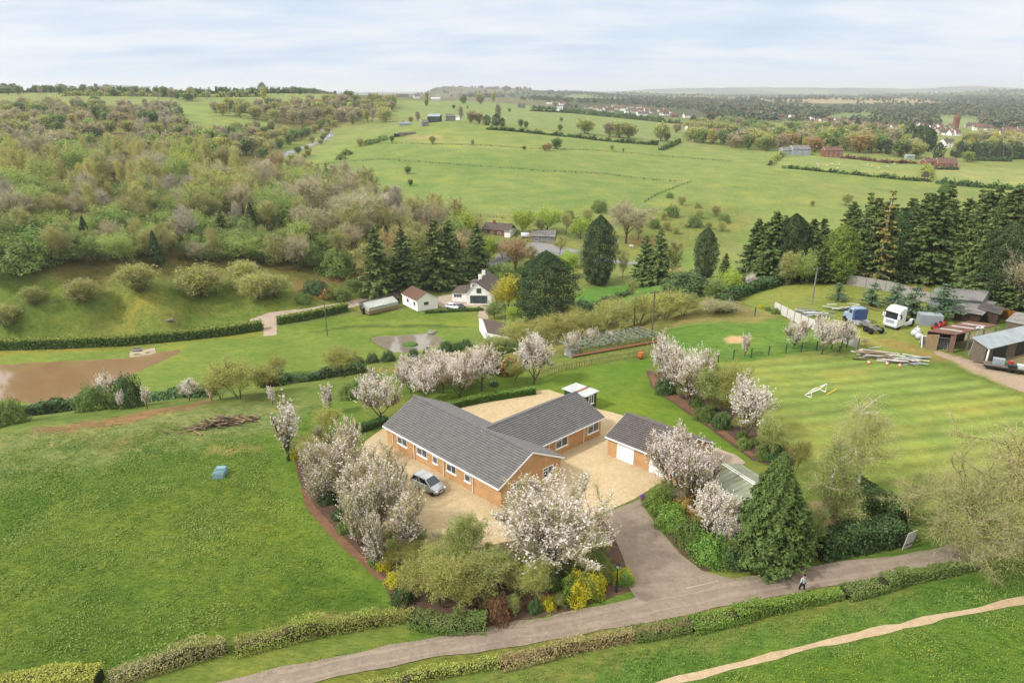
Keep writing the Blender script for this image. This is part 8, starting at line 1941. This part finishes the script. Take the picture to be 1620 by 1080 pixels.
for px, py, ty in ((948, 335, 315), (1059, 313, 304), (1078, 325, 310), (1062, 342, 324), (1102, 328, 320), (1106, 346, 330), (1133, 342, 325), (1146, 352, 338), (1098, 358, 340), (1142, 366, 350), (1055, 365, 350), (1035, 360, 345), (1085, 360, 352), (1048, 348, 335), (1120, 362, 350), (1070, 370, 358), (1285, 326, 317), (1336, 325, 305), (1104, 330, 322), (929, 350, 330), (900, 345, 332), (1494, 305, 290)):
    plantpx('wround' if int(px) % 3 else 'wbush', px, py, ty, *HB_['wmid'], 1.2 if int(px) % 3 else .8, name='thorn_bush', cat='bush')
def hrow(pts, w, h, lm, label, group=None, **k): return hedgepx('hedgerow', pts, w, h, lm, label, 'hedge', group, size=.9, dens=1.7, rag=.45, **k)
hrow([(770, 205), (830, 210), (900, 217), (960, 224), (1040, 230)], 3, 2, 'hedge', 'hedgerow along the ridge of the big hill')
hrow([(1046, 238), (1066, 230), (1076, 225)], 2.5, 2.2, 'hedge', 'short hedgerow climbing from the hill fence')
hrow([(1218, 262), (1228, 252), (1240, 246)], 2.5, 2.2, 'bud', 'hedgerow up to the large steel barn'); hrow([(1238, 266), (1300, 272), (1360, 278), (1455, 287)], 2, 1.6, 'hedge', 'lower hedgerow of the long sheep field'); hrow([(1330, 250), (1400, 258), (1450, 259)], 2, 1.6, 'copper', 'brown hedge above the long sheep field'); hrow([(1480, 290), (1540, 296), (1640, 302)], 2.5, 2.4, 'hedge', 'hedgerow under the pale right hand field'); hrow([(1462, 287), (1468, 280), (1464, 272)], 4, 4, 'bud', 'bushy hedge end beside the orange brick bungalow')
hrow([(1508, 248), (1560, 250), (1640, 253)], 8, 9, 'laurel', 'tall dark conifer hedge right of the fir clump')
hrow([(1536, 254), (1600, 256)], 2, 2, 'laurel', 'low dark hedge under the orange roofed shelter'); hrow([(1470, 268), (1515, 269)], 1.5, 1.6, 'laurel', 'clipped dark hedge in front of the steep gabled bungalow')
hrow([(840, 171), (880, 174), (940, 180), (1000, 186), (1050, 190)], 3, 3, 'hedge', 'upper of two far hedgerows before the village'); hrow([(840, 176), (900, 179), (960, 185), (1030, 192), (1080, 197)], 3, 3, 'hedge', 'lower of two far hedgerows before the village')
def farfence(label, pts): 
    P = [hit(*q) for q in pts]; b = MB(); 
    for a, c in zip(P[:-1], P[1:]):
        n = max(1, int(np.linalg.norm(c - a) / 7))
        for i in range(n):
            p, q = [a + (c - a) * (i + e) / n for e in (0, 1)]
            p = np.array((p[0], p[1], float(ground(p[0], p[1])))) - P[0]; q = np.array((q[0], q[1], float(ground(q[0], q[1])))) - P[0]
            b.box(p + (0, 0, .55), (.22, .22, 1.3)); b.tube([p + (0, 0, 1.1), q + (0, 0, 1.1)], .05, 3); b.tube([p + (0, 0, .55), q + (0, 0, .55)], .05, 3)
            c_ = (p + q) / 2; tq = RNG.uniform(0, 1, (6, 1)); b.leaves(p + (q - p) * tq + (0, 0, .25), .9, None, .3, .6, 1)
    tag(b.build('field_fence', [M['darktimber'], LM['hedge']], loc=P[0]), label, 'fence')
farfence('upper wire fence across the top of the big hill', [(568, 232), (620, 228), (684, 229), (760, 231), (840, 236), (930, 238), (1000, 243), (1080, 250), (1160, 256)])
farfence('lower fence running along the middle of the big hill', [(500, 262), (560, 256), (600, 253), (680, 258), (760, 264), (860, 272), (960, 276), (1080, 288)])
farfence('fence up the slope from the valley field to the hill', [(1020, 320), (1040, 308), (1070, 296), (1096, 287)])
farfence('fence along the far edge of the valley field', [(700, 338), (760, 343), (810, 346)])
HT = {k: (lb.replace('on the wooded valley side', 'in the hedgerows round the big hill'), gp.replace('of the valley side', 'of the hill hedgerows')) for k, (lb, gp) in WOODT.items() if k[0] == 'f'}
for k, px, py, ty, ws in (('fbrown', 745, 195, 176, 1.1), ('fbrown', 758, 196, 178, 1.1), ('fgrey', 728, 192, 168, .7), ('fcone', 770, 198, 182, 1.6), ('fcone', 785, 199, 180, 1.6), ('fcone', 795, 200, 186, 1.2), ('fgrey', 790, 195, 165, .8), ('fmid', 824, 202, 189, .9), ('fmid', 832, 204, 192, .9), ('fmid', 886, 208, 197, 1.), ('folive', 925, 212, 188, 1.4), ('fbrown', 965, 216, 194, 1.3), ('folive', 980, 218, 193, 1.5), ('folive', 995, 219, 196, 1.2), ('folive', 1045, 223, 195, 1.1), ('fmid', 1055, 224, 210, 1.), ('fbrown', 1070, 210, 196, 1.4), ('fgrey', 660, 193, 177, 1.2), ('forange', 650, 195, 185, 1.), ('fgold', 673, 168, 146, .8), ('fmid', 675, 168, 158, 1), ('fmid', 733, 165, 152, 1.2), ('fbrown', 760, 165, 148, 1.3), ('fgold', 780, 163, 146, 1.2), ('fbrown', 620, 168, 150, 1.1), ('fmid', 718, 172, 166, 1.2), ('fmid', 740, 172, 168, 1.2), ('fmid', 806, 178, 172, 1.), ('fmid', 888, 193, 186, 1.)):
    plantpx(k, px, py, ty, *HT[k], ws)
TT = {k: (lb.replace('on the wooded valley side', 'among the houses of the right hand valley'), gp.replace('of the valley side', 'of the right hand valley')) for k, (lb, gp) in WOODT.items() if k[0] == 'f'}
fill([(1085, 225), (1160, 235), (1235, 243), (1240, 215), (1150, 195), (1085, 205)], 105, [('fmid', 3), ('folive', 3), ('fbrown', 2.4), ('fcone', .7), ('fgold', .8)], (10, 15), 6.5, labels=TT)
fill([(1235, 243), (1330, 240), (1460, 252), (1440, 215), (1330, 205), (1230, 205)], 95, [('fmid', 2), ('ffresh', .8), ('fbrown', 2.4), ('folive', 2.4), ('fcone', .5), ('forange', 1.2), ('fgold', 1)], (10, 16), 7, labels=TT)
fill([(1440, 240), (1470, 246), (1470, 215), (1430, 215)], 12, [('fcone', 1)], (16, 20), 8, labels=TT)
fill([(1510, 244), (1640, 248), (1640, 225), (1540, 220)], 30, [('folive', 3), ('fbrown', 2), ('fgold', 2)], (10, 13), 10, labels=TT)
plantpx('fcone', 1096, 200, 182, 'smaller of two round dark evergreens by the village', None, 1.3); plantpx('fcone', 1122, 203, 181, 'larger of two round dark evergreens by the village', None, 1.6)
plantpx('fcone', 1483, 252, 225, 'dark rounded evergreen near the steep gabled bungalow', None, 1.2); plantpx('ffresh', 1530, 256, 240, 'bright round tree by the tall dark hedge', None, 1.5); plantpx('ffresh', 1302, 235, 209, 'bright lime tree behind the red farmhouse', None, 1.4)

# ------------------------------------------------------------------ the far woods: one mass nobody could count
def far_wood(n):
    HS = np.array([o.location[:2] for o in COL.objects if o.type == 'MESH' and o.get('category') == 'house' and o.location[1] > 800])
    rg = np.random.default_rng(77); b = MB(); got = 0
    Yv = np.exp(rg.uniform(math.log(980), math.log(7000), n * 6)); U = rg.uniform(-1.0, 1.0, n * 6); Xv = U * Yv
    px = 810 + U * CP * FOC
    dens = vnoise(Xv / 260, Yv / 420, 51) + .5 * vnoise(Xv / 90, Yv / 130, 52)
    keep = dens > np.where(px < 560, .45, np.where(px < 860, .15, -.12)) + np.clip((1500 - Yv) / 900, 0, .6)
    for P in ([(600, 200), (590, 150), (700, 150), (830, 165), (930, 175), (1075, 195), (1090, 230), (900, 220)], [(30, 160), (30, 140), (620, 140), (600, 165)], [(1490, 212), (1490, 183), (1545, 188), (1545, 212)], [(1290, 193), (1340, 180), (1400, 184), (1390, 192)]):
        keep &= poly_dist(Xv, Yv, P2(P)) > 5
    for hx, hy in HS: keep &= ~((np.abs(Xv - hx * Yv / hy) < 13) & (Yv < hy + 14) & (Yv > hy - 150))
    Xv, Yv = Xv[keep][:n], Yv[keep][:n]; Zv_ = ground(Xv, Yv); m = len(Xv)
    hh = rg.uniform(7, 14, m) * np.where(Yv > 2500, 1.15, 1); kind = rg.choice(5, m, p=[.18, .2, .3, .12, .2]); kk = 40
    d = rg.normal(size=(m, kk, 3)); d /= np.linalg.norm(d, axis=2)[..., None]
    rad = (hh * rg.uniform(.38, .6, m))[:, None, None]
    C = np.stack((Xv, Yv, Zv_ + hh * .55), 1)[:, None, :] + d * rad * (.55 + .45 * rg.uniform(0, 1, (m, kk, 1))) * (1, 1, .9)
    tt = np.clip(.5 - d[..., 2] * 0 + rg.normal(0, .25, (m, kk)), 0, 1)
    for k in range(5):
        s = kind == k
        b.leaves(C[s].reshape(-1, 3), np.repeat(hh[s] * .34, kk), d[s].reshape(-1, 3) * .8, .3, .8, k, t=tt[s].ravel(), rng=rg)
    o = b.build('far_woodland', [LM[q] for q in ('farc', 'fara', 'farb', 'farc', 'fard')]); tag(o, 'far woods and hedges fading across the valley to the horizon', 'woodland', kind='stuff')
far_wood(9000)
hrow([(-60, 150), (40, 147), (120, 146), (200, 148), (300, 149), (380, 149), (460, 148), (560, 149)], 5, 5, 'hedge', 'long hedge along the left skyline')
hrow([(100, 152), (240, 153), (330, 154), (420, 153)], 4, 4, 'bud', 'second hedge across the skyline fields on the left')

# ------------------------------------------------------------------ meadow grass and yellow flowers near the camera
NOGRASS = [np.array([at(*q)[:2] for q in ((950, 1110), (1080, 1074), (1180, 1048), (1300, 1018), (1400, 995), (1500, 973), (1640, 946), (1800, 912))])]
def tufts(name, poly, n, sz, lm, label, cat, h=.18, fe=.5):
    P = np.array([at(*q)[:2] for q in poly]); rg = np.random.default_rng(9); x = rg.uniform(P[:, 0].min(), P[:, 0].max(), n * 3); y = rg.uniform(P[:, 1].min(), P[:, 1].max(), n * 3)
    k = (poly_dist(x, y, P) < -rg.uniform(0, 1, n * 3) ** 2 * fe) & (vnoise(x / 2.1, y / 2.1, 61) * .6 + .7 * vnoise(x / .7, y / .7, 62) + rg.normal(0, .7, n * 3) > -.1); x, y = x[k][:n], y[k][:n]; z = ground(x, y)
    for Q in NOGRASS:
        for a, c in zip(Q[:-1], Q[1:]): d_ = c - a; t_ = np.clip(((x - a[0]) * d_[0] + (y - a[1]) * d_[1]) / (d_ @ d_), 0, 1); kq = np.hypot(x - a[0] - t_ * d_[0], y - a[1] - t_ * d_[1]) > .42; x, y, z = x[kq], y[kq], z[kq]
    b = MB(); b.leaves(np.c_[x, y, z + h * rg.uniform(.4, 1, len(x))], sz * (1 + .4 * vnoise(x / 3, y / 3, 63)), (0, 0, .5), .2, .5, 0, t=np.clip(.5 + .5 * vnoise(x / 7 + y / 14, y / 3, 64) + .35 * vnoise(x / 1.6, y / 1.1, 65), 0, 1), rng=rg)
    tag(b.build(name, LM[lm]), label, cat, kind='stuff')
tufts('meadow_grass', [(-60, 690), (150, 672), (400, 660), (455, 700), (475, 775), (520, 850), (612, 950), (640, 972), (360, 1020), (100, 1075), (-200, 1120)], 90000, .17, 'grass', 'long tufted grass of the left meadow', 'grass', .1, 9)
tufts('meadow_grass', [(640, 1100), (1000, 1030), (1300, 966), (1640, 896), (1700, 1250), (700, 1250)], 46000, .15, 'grass', 'long tufted grass of the lower meadow', 'grass', .1)
tufts('verge_grass', [(1150, 917), (1300, 900), (1440, 872), (1490, 868), (1500, 874), (1300, 900), (1170, 922)], 6000, .14, 'grass', 'rough verge grass below the laurel hedge', 'grass', .1)
tufts('verge_grass', [(360, 1075), (600, 1015), (840, 976), (1010, 942), (1005, 952), (840, 990), (600, 1033), (400, 1076)], 9000, .13, 'grass', 'rough verge grass along the lane', 'grass', .08)
tufts('yellow_flowers', [(1050, 1090), (1300, 1035), (1640, 975), (1700, 1200), (1100, 1200)], 2600, .11, 'yellow', 'yellow flowers scattered in the lower meadow', 'flowers', .16)

# ------------------------------------------------------------------ air
m = bpy.data.materials.new('haze'); m.use_nodes = True; nt = m.node_tree; nt.nodes.clear()
o_ = nt.nodes.new('ShaderNodeOutputMaterial'); pv = nt.nodes.new('ShaderNodeVolumePrincipled'); pv.inputs['Color'].default_value = (.95, .975, 1, 1); pv.inputs['Density'].default_value = HAZE; pv.inputs['Anisotropy'].default_value = .3
nt.links.new(pv.outputs[0], o_.inputs['Volume'])
zt = max(float(GZ.max()) + 30, 75)
b = MB(); b.lim(-22000, 22000, -300, 16200, float(GZ.min()) - 3, zt); hz = b.build('haze', m); tag(hz, 'thin blue haze lying over the far valley', 'haze', kind='stuff')
